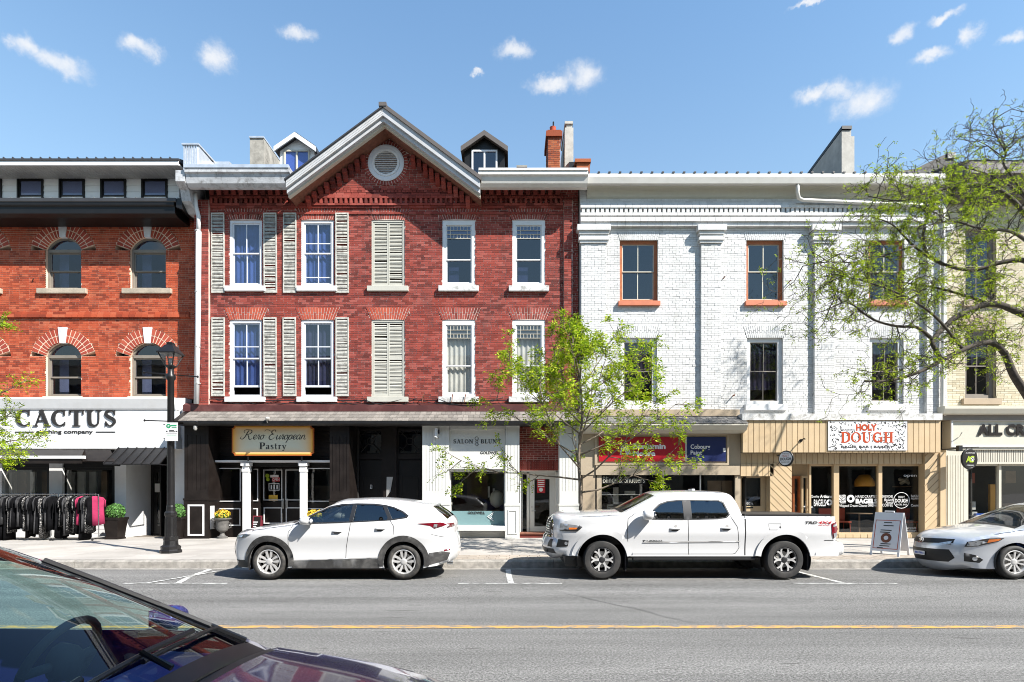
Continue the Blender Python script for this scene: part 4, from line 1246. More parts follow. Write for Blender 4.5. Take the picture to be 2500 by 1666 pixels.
# ================================================================== building D : cream brick at the right edge
DY = 0.05
D = thing('cream_brick_building', (X(2420, DY), DY, 0), 'cream painted brick building behind the big tree at the right edge', 'building')
dx0, dx1 = X(2308, DY), X(2308, DY) + 6.5
dz0, dz1 = Z(1000, DY), Z(470, DY)
DW = [(2356, 2432), (2566, 2642)]
ops = []
for (a, b) in DW:
    ops.append((X(a, DY), X(b, DY), Z(974, DY), Z(812, DY)))
    ops += trap_rects((X(a, DY) + X(b, DY)) / 2, .5, .3, Z(812, DY), Z(795, DY), 4)
    ops.append((X(a, DY), X(b, DY), Z(735, DY), Z(560, DY)))
masonry(D, dx0, dx1, dz0, dz1, DY, ops, 'brick_cream', 'mortar_cream', focus=(X(2460, DY), Z(850, DY)), seed=15, nind=220, joint=.009, proud=.011)
for (a, b) in DW:
    x0, x1 = X(a, DY), X(b, DY)
    window(D, x0, x1, Z(974, DY), Z(812, DY), DY, d=.12, fw=.14, fmat='taupe_frame', sw=.035, split=.5, up=(2, ()), lo=(2, ()), glass='glass_window', sill=True, sill_mat='tan_ledge', sill_h=.2, curtain='curtain_dark', half_curtain=.5)
    window(D, x0, x1, Z(735, DY), Z(560, DY), DY, d=.12, fw=.12, fmat='taupe_frame', sw=.035, split=.5, up=(2, ()), lo=(2, ()), glass='glass_old', sill=True, sill_mat='tan_ledge', sill_h=.2)
    xc = (x0 + x1) / 2
    hd = MB(); hd.prism([(x0 - .12, Z(806, DY)), (x1 + .12, Z(806, DY)), (x1 + .25, Z(790, DY)), (xc + .3, Z(770, DY)), (xc - .3, Z(770, DY)), (x0 - .25, Z(790, DY))], 'y', DY - .04, DY + .1); hd.obj('window_hood', 'tan_ledge', D, fix=True)
m = MB(); m.prism([(DY - .9, Z(392, -.9)), (DY - .9, Z(420, -.9)), (DY - .6, Z(432, -.9)), (DY - .4, Z(455, -.9)), (DY - .1, Z(475, -.6)), (DY + .1, Z(475, -.6)), (DY + .1, Z(392, -.9))], 'x', dx0 + .02, dx1); m.obj('cornice', 'roof_brown', D, fix=True)
x = dx0 + .2
while x < dx1:
    m = MB(); m.box(x, x + .14, DY - .62, DY + .02, Z(470, -.6), Z(440, -.6)); m.obj('cornice_bracket', 'taupe_frame', D); x += .62
m = MB(); m.prism([(DY - .92, Z(390, -.9)), (6, Z(390, -.9) + 2.3), (10, Z(390, -.9))], 'x', dx0, dx1); m.obj('roof', 'roof_metal', D, fix=True)
m = MB(); m.box(dx0 + .05, dx1, 3.2, 9, .2, 12.0); m.obj('light_block', 'interior_dark', D)  # unseen filler solid, added only to stop light

# ================================================================== lettering tools
def rib(pts, w, closed=False, n=7, smooth=True):
    """ribbon polygon pieces along a spline with varying width -> list of quads (2-D)"""
    P = [Vector(p) for p in (spline(pts, n) if smooth and len(pts) > 2 else pts)]
    m = len(P); ws = []
    if isinstance(w, (int, float)): ws = [w] * m
    else:
        for i in range(m):
            t = i / (m - 1) * (len(w) - 1); k = min(int(t), len(w) - 2); ws.append(w[k] + (w[k + 1] - w[k]) * (t - k))
    L, R = [], []
    for i in range(m):
        d = P[min(i + 1, m - 1)] - P[max(i - 1, 0)]
        d = d.normalized() if d.length > 1e-9 else Vector((1, 0)); nn = Vector((-d.y, d.x))
        L.append(P[i] + nn * ws[i] / 2); R.append(P[i] - nn * ws[i] / 2)
    return [[R[i], R[i + 1], L[i + 1], L[i]] for i in range(m - 1)]


def bar(x0, y0, x1, y1): return [[Vector((x0, y0)), Vector((x1, y0)), Vector((x1, y1)), Vector((x0, y1))]]


K, T_, SH = .20, .07, .055      # thick, thin, serif height of the roman capitals
def foot(x, y, w=.34): return bar(x - w / 2, y, x + w / 2, y + SH)
def head(x, w=.34): return bar(x - w / 2, 1 - SH, x + w / 2, 1)
def ell(cx, cy, rx, ry, a0, a1, w, n=14):
    return rib([(cx + rx * cos(a0 + (a1 - a0) * i / n), cy + ry * sin(a0 + (a1 - a0) * i / n)) for i in range(n + 1)], w, smooth=False)
ROMAN = {
    'C': (.88, lambda: ell(.46, .5, .36, .46, radians(48), radians(312), [T_, .09, K, K, .09, T_]) + bar(.66, .66, .74, .98) + bar(.70, .06, .75, .26)),
    'A': (.96, lambda: rib([(.14, 0), (.47, 1)], T_) + rib([(.44, 1), (.80, 0)], K) + bar(.26, .30, .68, .30 + T_) + foot(.13, 0, .26) + foot(.80, 0, .36)),
    'T': (.88, lambda: rib([(.44, 0), (.44, 1)], K) + bar(.05, .93, .83, 1.0) + bar(.05, .72, .11, .94) + bar(.77, .72, .83, .94) + foot(.44, 0, .42)),
    'U': (.94, lambda: rib([(.22, 1), (.22, .38), (.28, .12), (.48, .04), (.66, .12), (.72, .38), (.72, 1)], [K, K, K, .12, T_, T_, T_]) + head(.22, .40) + head(.72, .30)),
    'S': (.74, lambda: rib([(.60, .76), (.52, .92), (.36, .96), (.18, .88), (.15, .70), (.34, .54), (.54, .42), (.60, .24), (.46, .06), (.30, .04), (.13, .24)], [T_, T_, .09, .15, K, K, .17, .10, T_, T_]) + bar(.585, .70, .635, .98) + bar(.10, .02, .15, .30)),
    'L': (.76, lambda: rib([(.24, 0), (.24, 1)], K) + head(.24, .42) + bar(.08, 0, .70, .07) + bar(.64, 0, .70, .28)),
    'O': (.96, lambda: ell(.48, .5, .35, .45, 0, 2 * pi, [K, T_, K, T_, K], 28)),
    'N': (1.0, lambda: rib([(.17, 0), (.17, 1)], T_) + rib([(.16, 1), (.82, 0)], K) + rib([(.82, 0), (.82, 1)], T_) + foot(.17, 0, .28) + head(.12, .24) + head(.82, .28)),
    'B': (.84, lambda: rib([(.24, 0), (.24, 1)], K) + rib([(.2, .97), (.46, .965), (.62, .86), (.60, .63), (.42, .54), (.24, .53)], [T_, T_, K * .8, K * .8, T_, T_]) + rib([(.24, .53), (.5, .52), (.69, .38), (.67, .13), (.48, .035), (.2, .035)], [T_, T_, K, K, T_, T_]) + bar(.08, 0, .26, SH) + bar(.08, 1 - SH, .26, 1)),
    'P': (.80, lambda: rib([(.26, 0), (.26, 1)], K) + rib([(.2, .97), (.5, .965), (.68, .86), (.66, .58), (.46, .47), (.26, .47)], [T_, T_, K, K, T_, T_]) + foot(.26, 0, .40) + bar(.08, 1 - SH, .26, 1)),
    'D': (.92, lambda: rib([(.25, .04), (.25, .96)], K) + rib([(.1, .955), (.5, .955), (.76, .78), (.80, .5), (.76, .22), (.5, .045), (.1, .045)], [.1, .1, K, K, K, .1, .1])),
    'G': (.94, lambda: ell(.48, .5, .36, .43, radians(48), radians(350), [.1, .14, K, K, .14, .13]) + bar(.56, .42, .92, .51) + bar(.74, .08, .90, .48) + bar(.68, .68, .77, .96)),
    'H': (.98, lambda: rib([(.24, 0), (.24, 1)], K) + rib([(.74, 0), (.74, 1)], K) + bar(.24, .45, .74, .55) + foot(.24, 0, .42) + foot(.74, 0, .42) + head(.24, .42) + head(.74, .42)),
    'a': (.56, lambda: rib([(.10, .46), (.22, .60), (.38, .56), (.40, .40), (.40, .1), (.52, .02)], [.06, .06, .12, .14, .14, .05]) + rib([(.40, .36), (.18, .28), (.10, .14), (.2, .03), (.40, .14)], [.05, .1, .13, .08, .05])),
    's': (.46, lambda: rib([(.38, .48), (.30, .60), (.16, .58), (.10, .47), (.24, .34), (.36, .22), (.32, .06), (.16, .02), (.07, .16)], [.05, .06, .1, .13, .13, .13, .09, .06, .05])),
    't': (.40, lambda: rib([(.18, .84), (.18, .14), (.24, .02), (.36, .08)], [.12, .13, .1, .05]) + bar(.04, .56, .36, .62)),
    'r': (.48, lambda: rib([(.18, 0), (.18, .62)], .14) + rib([(.18, .42), (.28, .58), (.42, .56)], [.05, .07, .15]) + foot(.18, 0, .30) + bar(.04, .56, .2, .62)),
    'y': (.56, lambda: rib([(.10, .6), (.30, .04)], .13) + rib([(.48, .6), (.28, .0), (.18, -.24), (.05, -.22)], [.05, .06, .07, .12]) + bar(.0, .56, .22, .62) + bar(.38, .56, .56, .62)),
}
SCRIPT = {
    'R': (1.0, lambda: rib([(-.25, .30), (-.35, .12), (-.10, .02), (.12, .30), (.30, .80), (.40, 1.0)], [.03, .05, .07, .1, .1, .06]) + rib([(-.02, .72), (-.12, .92), (.08, 1.06), (.40, 1.05), (.68, .98), (.70, .74), (.45, .56), (.26, .52)], [.03, .05, .05, .05, .08, .1, .06, .04]) + rib([(.34, .52), (.50, .30), (.58, .06), (.74, -.04), (.88, .1)], [.05, .1, .1, .05, .03])),
    'e': (.42, lambda: rib([(.0, .10), (.22, .22), (.34, .40), (.22, .50), (.08, .34), (.08, .10), (.22, .0), (.44, .14)], [.04, .05, .06, .05, .09, .1, .06, .03])),
    'r': (.36, lambda: rib([(.0, .1), (.12, .36), (.14, .50), (.28, .44), (.22, .16), (.26, .0), (.38, .10)], [.03, .05, .06, .05, .09, .07, .03])),
    'o': (.46, lambda: rib([(.26, .48), (.08, .34), (.06, .08), (.20, .0), (.36, .16), (.36, .42), (.26, .48), (.40, .40), (.50, .42)], [.05, .09, .09, .05, .08, .07, .05, .04, .03])),
    'E': (.86, lambda: rib([(-.5, .86), (-.40, 1.04), (-.12, 1.02), (.14, .90), (.40, .92)], [.03, .04, .04, .04, .03]) + rib([(.68, .84), (.60, 1.02), (.38, 1.0), (.26, .80), (.40, .60), (.50, .56), (.24, .50), (.10, .26), (.20, .02), (.46, .0), (.66, .22)], [.05, .06, .06, .1, .07, .05, .06, .1, .1, .06, .03])),
    'u': (.52, lambda: rib([(.0, .16), (.12, .46), (.06, .14), (.14, .0), (.32, .14), (.42, .46), (.36, .12), (.44, .0), (.56, .12)], [.03, .06, .09, .07, .04, .06, .09, .06, .03])),
    'p': (.50, lambda: rib([(.0, .14), (.16, .48), (.04, .05), (-.12, -.42)], [.03, .06, .1, .06]) + rib([(.10, .26), (.26, .48), (.40, .38), (.34, .08), (.18, .0), (.08, .08)], [.04, .06, .09, .09, .06, .04]) + rib([(.34, .06), (.52, .14)], .03)),
    'a': (.50, lambda: rib([(.36, .44), (.22, .50), (.06, .30), (.06, .06), (.20, .0), (.34, .20), (.40, .46), (.34, .10), (.42, .0), (.54, .12)], [.04, .06, .09, .09, .05, .04, .06, .09, .06, .03])),
    'n': (.52, lambda: rib([(.0, .12), (.12, .44), (.10, .24), (.04, .0)], [.03, .06, .08, .08]) + rib([(.08, .2), (.26, .48), (.38, .40), (.34, .10), (.42, .0), (.56, .10)], [.03, .06, .08, .09, .06, .03])),
}


def flat_poly_mesh(m, polys, fmap, th):
    """union of one glyph's 2-D polygons -> thin solid facing -y, added to m; fmap maps (u,v,depth) to (x,y,z)"""
    vs, es = [], []
    for p in polys:
        b = len(vs); k = len(p); vs += [Vector((q[0], q[1])) for q in p]; es += [(b + i, b + (i + 1) % k) for i in range(k)]
    vo, eo, fo, _, _, _ = delaunay_2d_cdt(vs, es, [], 0, 1e-5)
    keep = []
    for f in fo:
        cx_, cy_ = sum(vo[i].x for i in f) / 3, sum(vo[i].y for i in f) / 3
        if any(in_poly(cx_, cy_, p) for p in polys): keep.append(tuple(f))
    b = len(m.v); m.v += [tuple(fmap(p.x, p.y, 0)) for p in vo]; m.f += [tuple(b + i for i in f) for f in keep]
    cnt = {}
    for f in keep:
        for i in range(3): cnt.setdefault((min(f[i], f[i - 1]), max(f[i], f[i - 1])), []).append((f[i - 1], f[i]))
    idx = {}
    for v in cnt.values():
        if len(v) == 1:
            for q in v[0]:
                if q not in idx: idx[q] = len(m.v); m.v.append(tuple(fmap(vo[q].x, vo[q].y, th)))
            m.f.append((b + v[0][1], b + v[0][0], idx[v[0][0]], idx[v[0][1]]))


def glyph_text(text, font, x0, x1, z0, h, y, mat, parent, name='lettering', th=0.01, space=.06, slant=0.0):
    glyphs = []; cur = 0.0
    for ch in text:
        if ch == ' ': cur += .42; continue
        adv, fn = font[ch]
        glyphs.append([[(cur + q.x + slant * q.y, q.y) for q in p] for p in fn()])
        cur += adv + space
    mx = max(q[0] for g in glyphs for p in g for q in p); mn = min(q[0] for g in glyphs for p in g for q in p)
    sx_ = (x1 - x0) / (mx - mn)
    m = MB()
    for k, g in enumerate(glyphs): flat_poly_mesh(m, g, lambda u, v, d: (x0 + (u - mn) * sx_, y + d - .0007 * (k % 2), z0 + v * h), th)
    return m.obj(name, mat, parent)


def text(s, x0, x1, zc, h, y, mat, parent, name='lettering', bold=0.0, th=0.002, shear=0.0, ax='y', sp=1.0):
    """sans lettering fitted into x0..x1 with cap height h, facing -y"""
    cu = bpy.data.curves.new('text', 'FONT'); cu.body = s; cu.size = 1; cu.offset = bold; cu.shear = shear; cu.space_character = sp
    cu.align_x = 'LEFT'; cu.resolution_u = 3; cu.fill_mode = 'FRONT'
    ob = bpy.data.objects.new('text', cu); COL.objects.link(ob)
    me = bpy.data.meshes.new_from_object(ob)
    bpy.data.objects.remove(ob); bpy.data.curves.remove(cu)
    if not len(me.vertices): return None
    xs = [v.co.x for v in me.vertices]; mn, mx = min(xs), max(xs)
    k = (x1 - x0) / (mx - mn)
    hh = h / 0.73
    m = MB(); m.add([(x0 + (v.co.x - mn) * k, y, zc - h / 2 + v.co.y * hh) for v in me.vertices], [tuple(reversed(p.vertices)) if False else tuple(p.vertices) for p in me.polygons])
    bpy.data.meshes.remove(me)
    return m.obj(name, mat, parent)


def ptext(s, p0, p1, pt, pb, y, mat, parent, **kw):
    z0, z1 = Z(pb, y), Z(pt, y)
    return text(s, X(p0, y), X(p1, y), (z0 + z1) / 2, z1 - z0, y, mat, parent, **kw)


def pb(name, mat, parent, p0, p1, t, b, y, depth=.05, bevel=0, **kw):
    m = MB(); m.box(X(p0, y), X(p1, y), y, y + depth, Z(b, y), Z(t, y)); return m.obj(name, mat, parent, bevel=bevel, **kw)


def pframe(name, mat, parent, p0, p1, t, b, y, w, depth=.04):
    m = MB(); m.frame(X(p0, y), X(p1, y), Z(b, y), Z(t, y), y, y + depth, w); return m.obj(name, mat, parent)


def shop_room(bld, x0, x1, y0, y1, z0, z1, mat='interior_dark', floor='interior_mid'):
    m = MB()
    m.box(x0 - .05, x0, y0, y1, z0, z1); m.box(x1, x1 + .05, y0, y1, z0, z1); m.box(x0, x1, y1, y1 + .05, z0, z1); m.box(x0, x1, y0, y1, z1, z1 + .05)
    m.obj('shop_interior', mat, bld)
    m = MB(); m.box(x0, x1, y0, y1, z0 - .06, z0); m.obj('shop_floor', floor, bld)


def pilaster(bld, p0, p1, t, b, y, depth, mat, flutes, fl_t, fl_b, groove, base_t, name='pilaster', trim=None, cap=None):
    x0, x1 = X(p0, y), X(p1, y)
    # shaft split into planks by recessed grooves
    m = MB(); m.box(x0, x1, y + .012, y + depth, Z(b, y), Z(t, y)); o = m.obj(name, mat, bld)
    m = MB(); zt, zb = Z(t, y), Z(base_t, y)
    zf0, zf1 = Z(fl_b, y), Z(fl_t, y)
    m.box(x0, x1, y, y + .012, zf1, zt); m.obj('pilaster_board', mat, o)
    m = MB(); m.box(x0, x1, y, y + .012, zb, zf0); m.obj('pilaster_board', mat, o)
    mar = (x1 - x0) * .14; n = flutes + 1
    xs = [x0] + [x0 + mar + (x1 - x0 - 2 * mar) * i / (flutes - 1) for i in range(flutes)] + [x1]
    for i in range(len(xs) - 1):
        q = MB(); q.box(xs[i] + (groove / 2 if i else 0), xs[i + 1] - (groove / 2 if i < len(xs) - 2 else 0), y, y + .012, zf0, zf1); q.obj('fluted_board', mat, o)
    q = MB(); q.box(x0 - .03, x1 + .03, y - .03, y + depth, zb - .07, zb); q.box(x0 - .015, x1 + .015, y - .015, y + depth, zb - .10, zb - .071); q.obj('plinth_moulding', mat, o)
    q = MB(); q.box(x0 - .01, x1 + .01, y - .02, y + .0115, Z(b, y), zb - .101); q.obj('plinth', mat, o)
    if trim:
        q = MB(); q.frame(x0 + (x1 - x0) * .16, x1 - (x1 - x0) * .16, Z(b, y) + .18, zb - .2, y - .035, y - .02, trim[1]); q.obj('plinth_panel', trim[0], o)
    if cap:
        q = MB(); q.box(x0 - .02, x1 + .02, y - .03, y + depth, zt - .1, zt); q.obj('capital', mat, o)
    return o


# ================================================================== ground floor of B: canopy
cyE = -.78
zc0, zc1 = Z(1027, cyE), Z(1005, -.12)
m = MB(); m.prism([(0, Z(985)), (-.13, Z(988, -.13) - .02), (-.13, zc1), (0, zc1)], 'x', X(452), X(1414)); m.obj('red_flashing', 'flash_red', B, fix=True)
m = MB(); m.prism([(-.12, zc1 - .02), (cyE + .02, zc0 - .02), (cyE + .02, zc0 - .06), (.05, zc0 - .06), (.05, zc1 - .02)], 'x', X(452), X(1414)); can = m.obj('canopy', 'black_brown', B, fix=True)
def shingles(par, x0, x1, ya, za, yb, zb, rows, w, mat, dark=False, seed=0):
    r = random.Random(seed); protos = []
    vec = Vector((0, yb - ya, zb - za)); ln = vec.length; ang = atan2(zb - za, yb - ya)
    for i in range(rows):
        t0, t1 = i / rows, (i + 1.12) / rows
        x = x0 - r.uniform(0, w)
        while x < x1:
            ww = w * r.choice((.75, 1, 1, 1.2)); a, b = max(x, x0), min(x + ww, x1); x += ww
            if b - a < .03: continue
            p0 = Vector((0, ya, za)) + vec * t0; p1 = Vector((0, ya, za)) + vec * min(t1, 1.03)
            nrm = Vector((0, -(zb - za), (yb - ya))).normalized()
            if nrm.z < 0: nrm = -nrm
            lift = .006 + r.uniform(0, .004)
            j = r.uniform(-.004, .006)
            q0 = p0 + nrm * .004; q1 = p1 + nrm * (lift + .010) + vec.normalized() * j
            m = MB(); g = .004
            m.hexa([(a + g, q1.y, q1.z - .014), (b - g, q1.y, q1.z - .014), (b - g, q0.y, q0.z - .012), (a + g, q0.y, q0.z - .012), (a + g, q1.y, q1.z), (b - g, q1.y, q1.z), (b - g, q0.y, q0.z), (a + g, q0.y, q0.z)])
            protos.append(m)
    for m in protos: m.obj('shingle', mat, par)
shingles(can, X(452, -.4), X(1413, -.4), -.125, zc1 - .01, cyE, zc0 - .005, 3, .165, 'shingle', seed=2)
m = MB(); m.prism([(cyE + .02, zc0 - .02), (cyE - .03, zc0 - .02), (cyE - .03, zc0 - .10), (cyE + .05, zc0 - .155), (cyE + .12, zc0 - .155), (cyE + .12, zc0 - .06)], 'x', X(449, cyE), X(1414, cyE)); m.obj('canopy_gutter', 'black_metal', B, fix=True)
m = MB(); m.box(X(452), X(1414), -.66, .3, zc0 - .10, zc0 - .062); m.obj('canopy_soffit', 'black_brown', B)
CB = zc0 - .10
# ---- pastry shop
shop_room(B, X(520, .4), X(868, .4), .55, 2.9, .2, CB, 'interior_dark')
pilaster(B, 450, 509, 1037, 1322, -.42, .9, 'black_brown', 5, 1062, 1197, .012, 1217, trim=('white_paint', .055))
pilaster(B, 805, 853, 1037, 1322, -.42, .9, 'black_brown', 5, 1066, 1199, .014, 1219)
m = MB(); sx0 = X(509, -.42)
m.box(sx0 + .005, sx0 + .018, -.32, -.08, .45, Z(1235, 0)); m.obj('side_panel', 'white_paint', B)
RY = .30
for i in range(8):
    z0_, z1_ = Z(1125, RY) + (CB - Z(1125, RY)) * i / 8, Z(1125, RY) + (CB - Z(1125, RY)) * (i + 1) / 8
    m = MB(); m.box(X(512, RY), X(835, RY), RY, RY + .05, z0_ + .004, z1_ - .004); m.obj('fascia_board', 'black_brown', B)
m = MB(); m.box(X(512, RY), X(835, RY), RY + .03, RY + .2, Z(1140, RY), CB); m.obj('shop_lintel', 'black_paint', B)
pb('door_ledge', 'white_paint', B, 520, 806, 1124, 1129, RY - .3, .3)
for (a, b) in ((592, 606), (732, 746)):
    y = -.05
    m = MB(); m.box(X(a, y), X(b, y), y, y + .19, .16, Z(1145, y)); cl_ = m.obj('porch_column', 'white_paint', B)
    m = MB(); m.box(X(a, y) - .02, X(b, y) + .02, y - .02, y + .21, Z(1152, y), Z(1145, y)); m.box(X(a, y) - .045, X(b, y) + .045, y - .045, y + .23, Z(1138, y), Z(1130, y)); m.box(X(a, y) - .01, X(b, y) + .01, y - .01, y + .2, Z(1145, y) + .002, Z(1138, y) - .002); m.obj('column_capital', 'white_paint', cl_)
    m = MB(); m.box(X(a, y) - .03, X(b, y) + .03, y - .03, y + .22, .15, .30); m.obj('column_base', 'white_paint', cl_)
def bay(p0, p1, y, t=1138, b=1312, trim=.028, g=(1143, 1225), pnl=(1241, 1284), name='shop_window', mat='black_brown', glass='glass_shop'):
    x0, x1 = X(p0, y), X(p1, y)
    m = MB(); m.frame(x0, x1, Z(b, y), Z(t, y), y, y + .08, .06); m.box(x0 + .06, x1 - .06, y, y + .08, Z(b, y) + .06, Z(g[1] + 4, y)); m.box(x0 + .06, x1 - .06, y, y + .08, Z(g[0] - 3, y), Z(t, y) - .06)
    o = m.obj(name, mat, B)
    m = MB(); m.frame(x0 + .05, x1 - .05, Z(g[1], y), Z(g[0], y), y - .025, y, trim); m.obj('window_trim', 'white_paint', o)
    m = MB(); m.frame(x0 + .06, x1 - .06, Z(pnl[1], y), Z(pnl[0], y), y - .025, y, trim * 1.3); m.obj('panel_trim', 'white_paint', o)
    m = MB(); m.box(x0 + .06, x1 - .06, y + .03, y + .036, Z(g[1] + 4, y), Z(g[0] - 3, y)); m.obj('pane', glass, o)
    return o
bay(522, 592, RY); bay(745, 838, RY)
DYR = 1.0
bay(608, 634, .65, g=(1145, 1224), name='sidelight')
d1 = bay(640, 693, DYR, g=(1147, 1222), pnl=(1239, 1279), name='door'); d2 = bay(694, 745, DYR, g=(1147, 1222), pnl=(1239, 1279), name='door')
for d_, px_ in ((d1, 689), (d2, 699)):
    m = MB(); a = X(px_, DYR - .05); m.tube([(a, DYR - .01, Z(1222, DYR)), (a, DYR - .07, Z(1224, DYR)), (a, DYR - .07, Z(1238, DYR)), (a, DYR - .01, Z(1240, DYR))], .016, 6); m.box(a - .035, a + .035, DYR - .012, DYR, Z(1242, DYR), Z(1218, DYR)); m.obj('door_handle', 'aluminium', d_)
pb('shop_notice', 'red_print', d1, 664, 683, 1166, 1176, DYR + .02, .004); pb('shop_notice', 'print_white', d1, 660, 680, 1160, 1166, DYR + .02, .004)
ptext('OPEN', 665, 682, 1167.5, 1174.5, DYR + .017, 'print_white', d1)
m = MB(); a = X(652, DYR); m.lathe([(.07, 0), (.07, .01)], 12, (a, DYR + .02, Z(1162, DYR)), 'y'); m.lathe([(.06, 0), (.06, .01)], 12, (a + .02, DYR + .02, Z(1171, DYR)), 'y'); m.obj('shop_decal', 'lime_print', d1)
pframe('hours_card', 'print_white', d1, 656, 682, 1180, 1198, DYR + .02, .02, .004)
for i in range(3): pb('hours_line', 'print_white', d1, 661 + i * 7, 664 + i * 7, 1184, 1195, DYR + .02, .004)
pb('yellow_card', 'yellow_print', d1, 656, 678, 1209, 1223, DYR + .02, .004)
m = MB(); m.box(X(605, .3), X(606, .3) + .02, RY, DYR, .2, CB); m.box(X(741, .3), X(742, .3) + .02, RY, DYR, .2, CB); m.box(X(606, .3), X(742, .3), DYR, DYR + .1, Z(1142, DYR), CB); m.obj('porch_walls', 'black_brown', B)
# interior of the pastry shop: counter and a shelf
m = MB(); m.box(X(540, 2), X(640, 2), 1.9, 2.4, .2, 1.25); m.obj('counter', 'interior_warm', B)
m = MB(); m.box(X(750, 2), X(840, 2), 2.3, 2.6, .2, 1.9); m.obj('shelf_unit', 'interior_mid', B)
# little spotlight over the sign
m = MB(); a, z_ = X(653, -.8), Z(1023, -.8); m.tube([(a, -.8, z_ - .12), (a - .01, -.86, z_)], .015, 6); m.lathe([(.02, 0), (.06, .06), (.07, .13)], 10, (a + .02, -.95, z_), 'y'); m.obj('spotlight', 'aluminium', B, smooth=40)
m = MB(); a, z_ = X(478, -.7), Z(1042, -.7); m.tube([(a - .35, -.5, z_ + .1), (a - .1, -.68, z_ + .06), (a, -.7, z_)], .012, 6); m.lathe([(.03, 0), (.06, .05), (.055, .14)], 10, (a, -.72, z_ - .12), 'z'); m.obj('spotlight', 'aluminium', B, smooth=40)
# ---- recessed pair of dark doors with octagonal transom lights
EY = .62
m = MB(); m.box(X(853, 0), X(1036, 0), .9, 1.0, .15, CB); m.box(X(850, 0), X(862, 0), -.1, .9, .15, CB); m.obj('entry_walls', 'black_brown', B)
for (a, b) in ((872, 936), (968, 1032)):
    x0, x1 = X(a, EY), X(b, EY)
    f = MB(); f.frame(x0, x1, .16, CB, EY, EY + .12, .07); f.box(x0 + .07, x1 - .07, EY, EY + .12, Z(1122, EY), Z(1108, EY)); dr = f.obj('entry_door', 'black_brown', B)
    lf = MB(); lf.box(x0 + .08, x1 - .08, EY + .05, EY + .1, .18, Z(1124, EY))
    lf.frame(x0 + .16, x1 - .16, .45, 1.2, EY + .035, EY + .05, .04); lf.frame(x0 + .16, x1 - .16, 1.3, 2.2, EY + .035, EY + .05, .04); lf.obj('door_leaf', 'black_paint', dr)
    cx_, cz_ = (x0 + x1) / 2, (Z(1108, EY) + CB) / 2; hw_, hh_ = (x1 - x0) / 2 - .07, (CB - Z(1108, EY)) / 2 - .02
    p = MB(); p.box(cx_ - hw_, cx_ + hw_, EY + .08, EY + .085, cz_ - hh_, cz_ + hh_); p.obj('pane', 'glass_window', dr)
    tb = MB(); r8 = .12
    oc = [(cx_ + r8 * cos(pi / 8 + i * pi / 4), EY + .06, cz_ + r8 * sin(pi / 8 + i * pi / 4)) for i in range(9)]
    tb.tube(oc, .018, 6)
    for s1 in (-1, 1):
        for s2 in (-1, 1): tb.tube([(cx_ + s1 * r8 * .7, EY + .06, cz_ + s2 * r8 * .7), (cx_ + s1 * hw_, EY + .06, cz_ + s2 * hh_)], .018, 6)
    for i in range(4):
        c_ = [(cx_ - hw_, cz_ - hh_), (cx_ + hw_, cz_ - hh_), (cx_ + hw_, cz_ + hh_), (cx_ - hw_, cz_ + hh_)][i]
        s1 = 1 if c_[0] < cx_ else -1; s2 = 1 if c_[1] < cz_ else -1
        tb.tube([(c_[0] + s1 * .2 * cos(t * pi / 12), EY + .06, c_[1] + s2 * .2 * sin(t * pi / 12)) for t in range(7)], .014, 6)
    tb.obj('tracery', 'black_paint', dr)
    m = MB(); m.frame(cx_ - .015 - .06 * 0, cx_ + .055, Z(1194, EY), Z(1184, EY), EY + .03, EY + .045, .014); 
    if a < 900: m.obj('letter_plate', 'print_white', dr)
pb('centre_post', 'black_brown', B, 936, 968, 1040, 1318, EY - .1, .3)
m = MB(); m.hexa([(X(945, EY), EY - .12, Z(1215, EY)), (X(955, EY), EY - .12, Z(1200, EY)), (X(955, EY), EY - .1, Z(1200, EY)), (X(945, EY), EY - .1, Z(1215, EY)), (X(946, EY), EY - .12, Z(1165, EY)), (X(961, EY), EY - .12, Z(1165, EY)), (X(961, EY), EY - .1, Z(1165, EY)), (X(946, EY), EY - .1, Z(1165, EY))]); m.obj('metal_plate', 'aluminium', B)
# ---- salon
SY = -.40
pilaster(B, 1031, 1096, 1033, 1318, SY, .95, 'salon_white', 7, 1046, 1200, .014, 1228, trim=('salon_white', .04), cap=True)
pilaster(B, 1234, 1268, 1033, 1318, SY, .95, 'salon_white', 4, 1046, 1200, .014, 1230, trim=('salon_white', .04), cap=True)
pilaster(B, 1366, 1412, 1033, 1318, SY, .95, 'salon_white', 5, 1046, 1200, .014, 1230, trim=('salon_white', .04), cap=True)
shop_room(B, X(1040, .2), X(1400, .2), .75, 2.9, .2, CB, 'interior_mid', 'interior_warm')
TY_ = -.28
pb('sign_fascia', 'salon_white', B, 1097, 1233, 1033, 1150, TY_, .3)
pb('fascia_moulding', 'salon_white', B, 1097, 1233, 1036, 1050, TY_ - .06, .06, bevel=.01)
pb('fascia_ledge', 'salon_white', B, 1097, 1233, 1125, 1146, TY_ - .07, .07, bevel=.01)
m = MB(); wy = -.12
m.frame(X(1097, wy), X(1234, wy), Z(1286, wy), Z(1149, wy), wy, wy + .1, .05); sw_ = m.obj('shop_window', 'salon_white', B)
m = MB(); m.box(X(1100, wy), X(1231, wy), wy + .04, wy + .046, Z(1248, wy) + .002, Z(1152, wy)); m.obj('pane', 'glass_shop', sw_)
m = MB(); m.box(X(1100, wy), X(1231, wy), wy + .04, wy + .046, Z(1284, wy), Z(1248, wy)); m.obj('frosted_band', 'glass_frost', sw_)
ptext('GOLDWELL', 1142, 1184, 1249, 1255.5, wy + .03, 'lettering_black', sw_, bold=.03)
m = MB()
for s1 in (-1, 1): m.tube([(X(1196, wy) + .12, wy + .03, Z(1262, wy) + s1 * .14), (X(1190, wy), wy + .03, Z(1262, wy)), ], .012, 5)
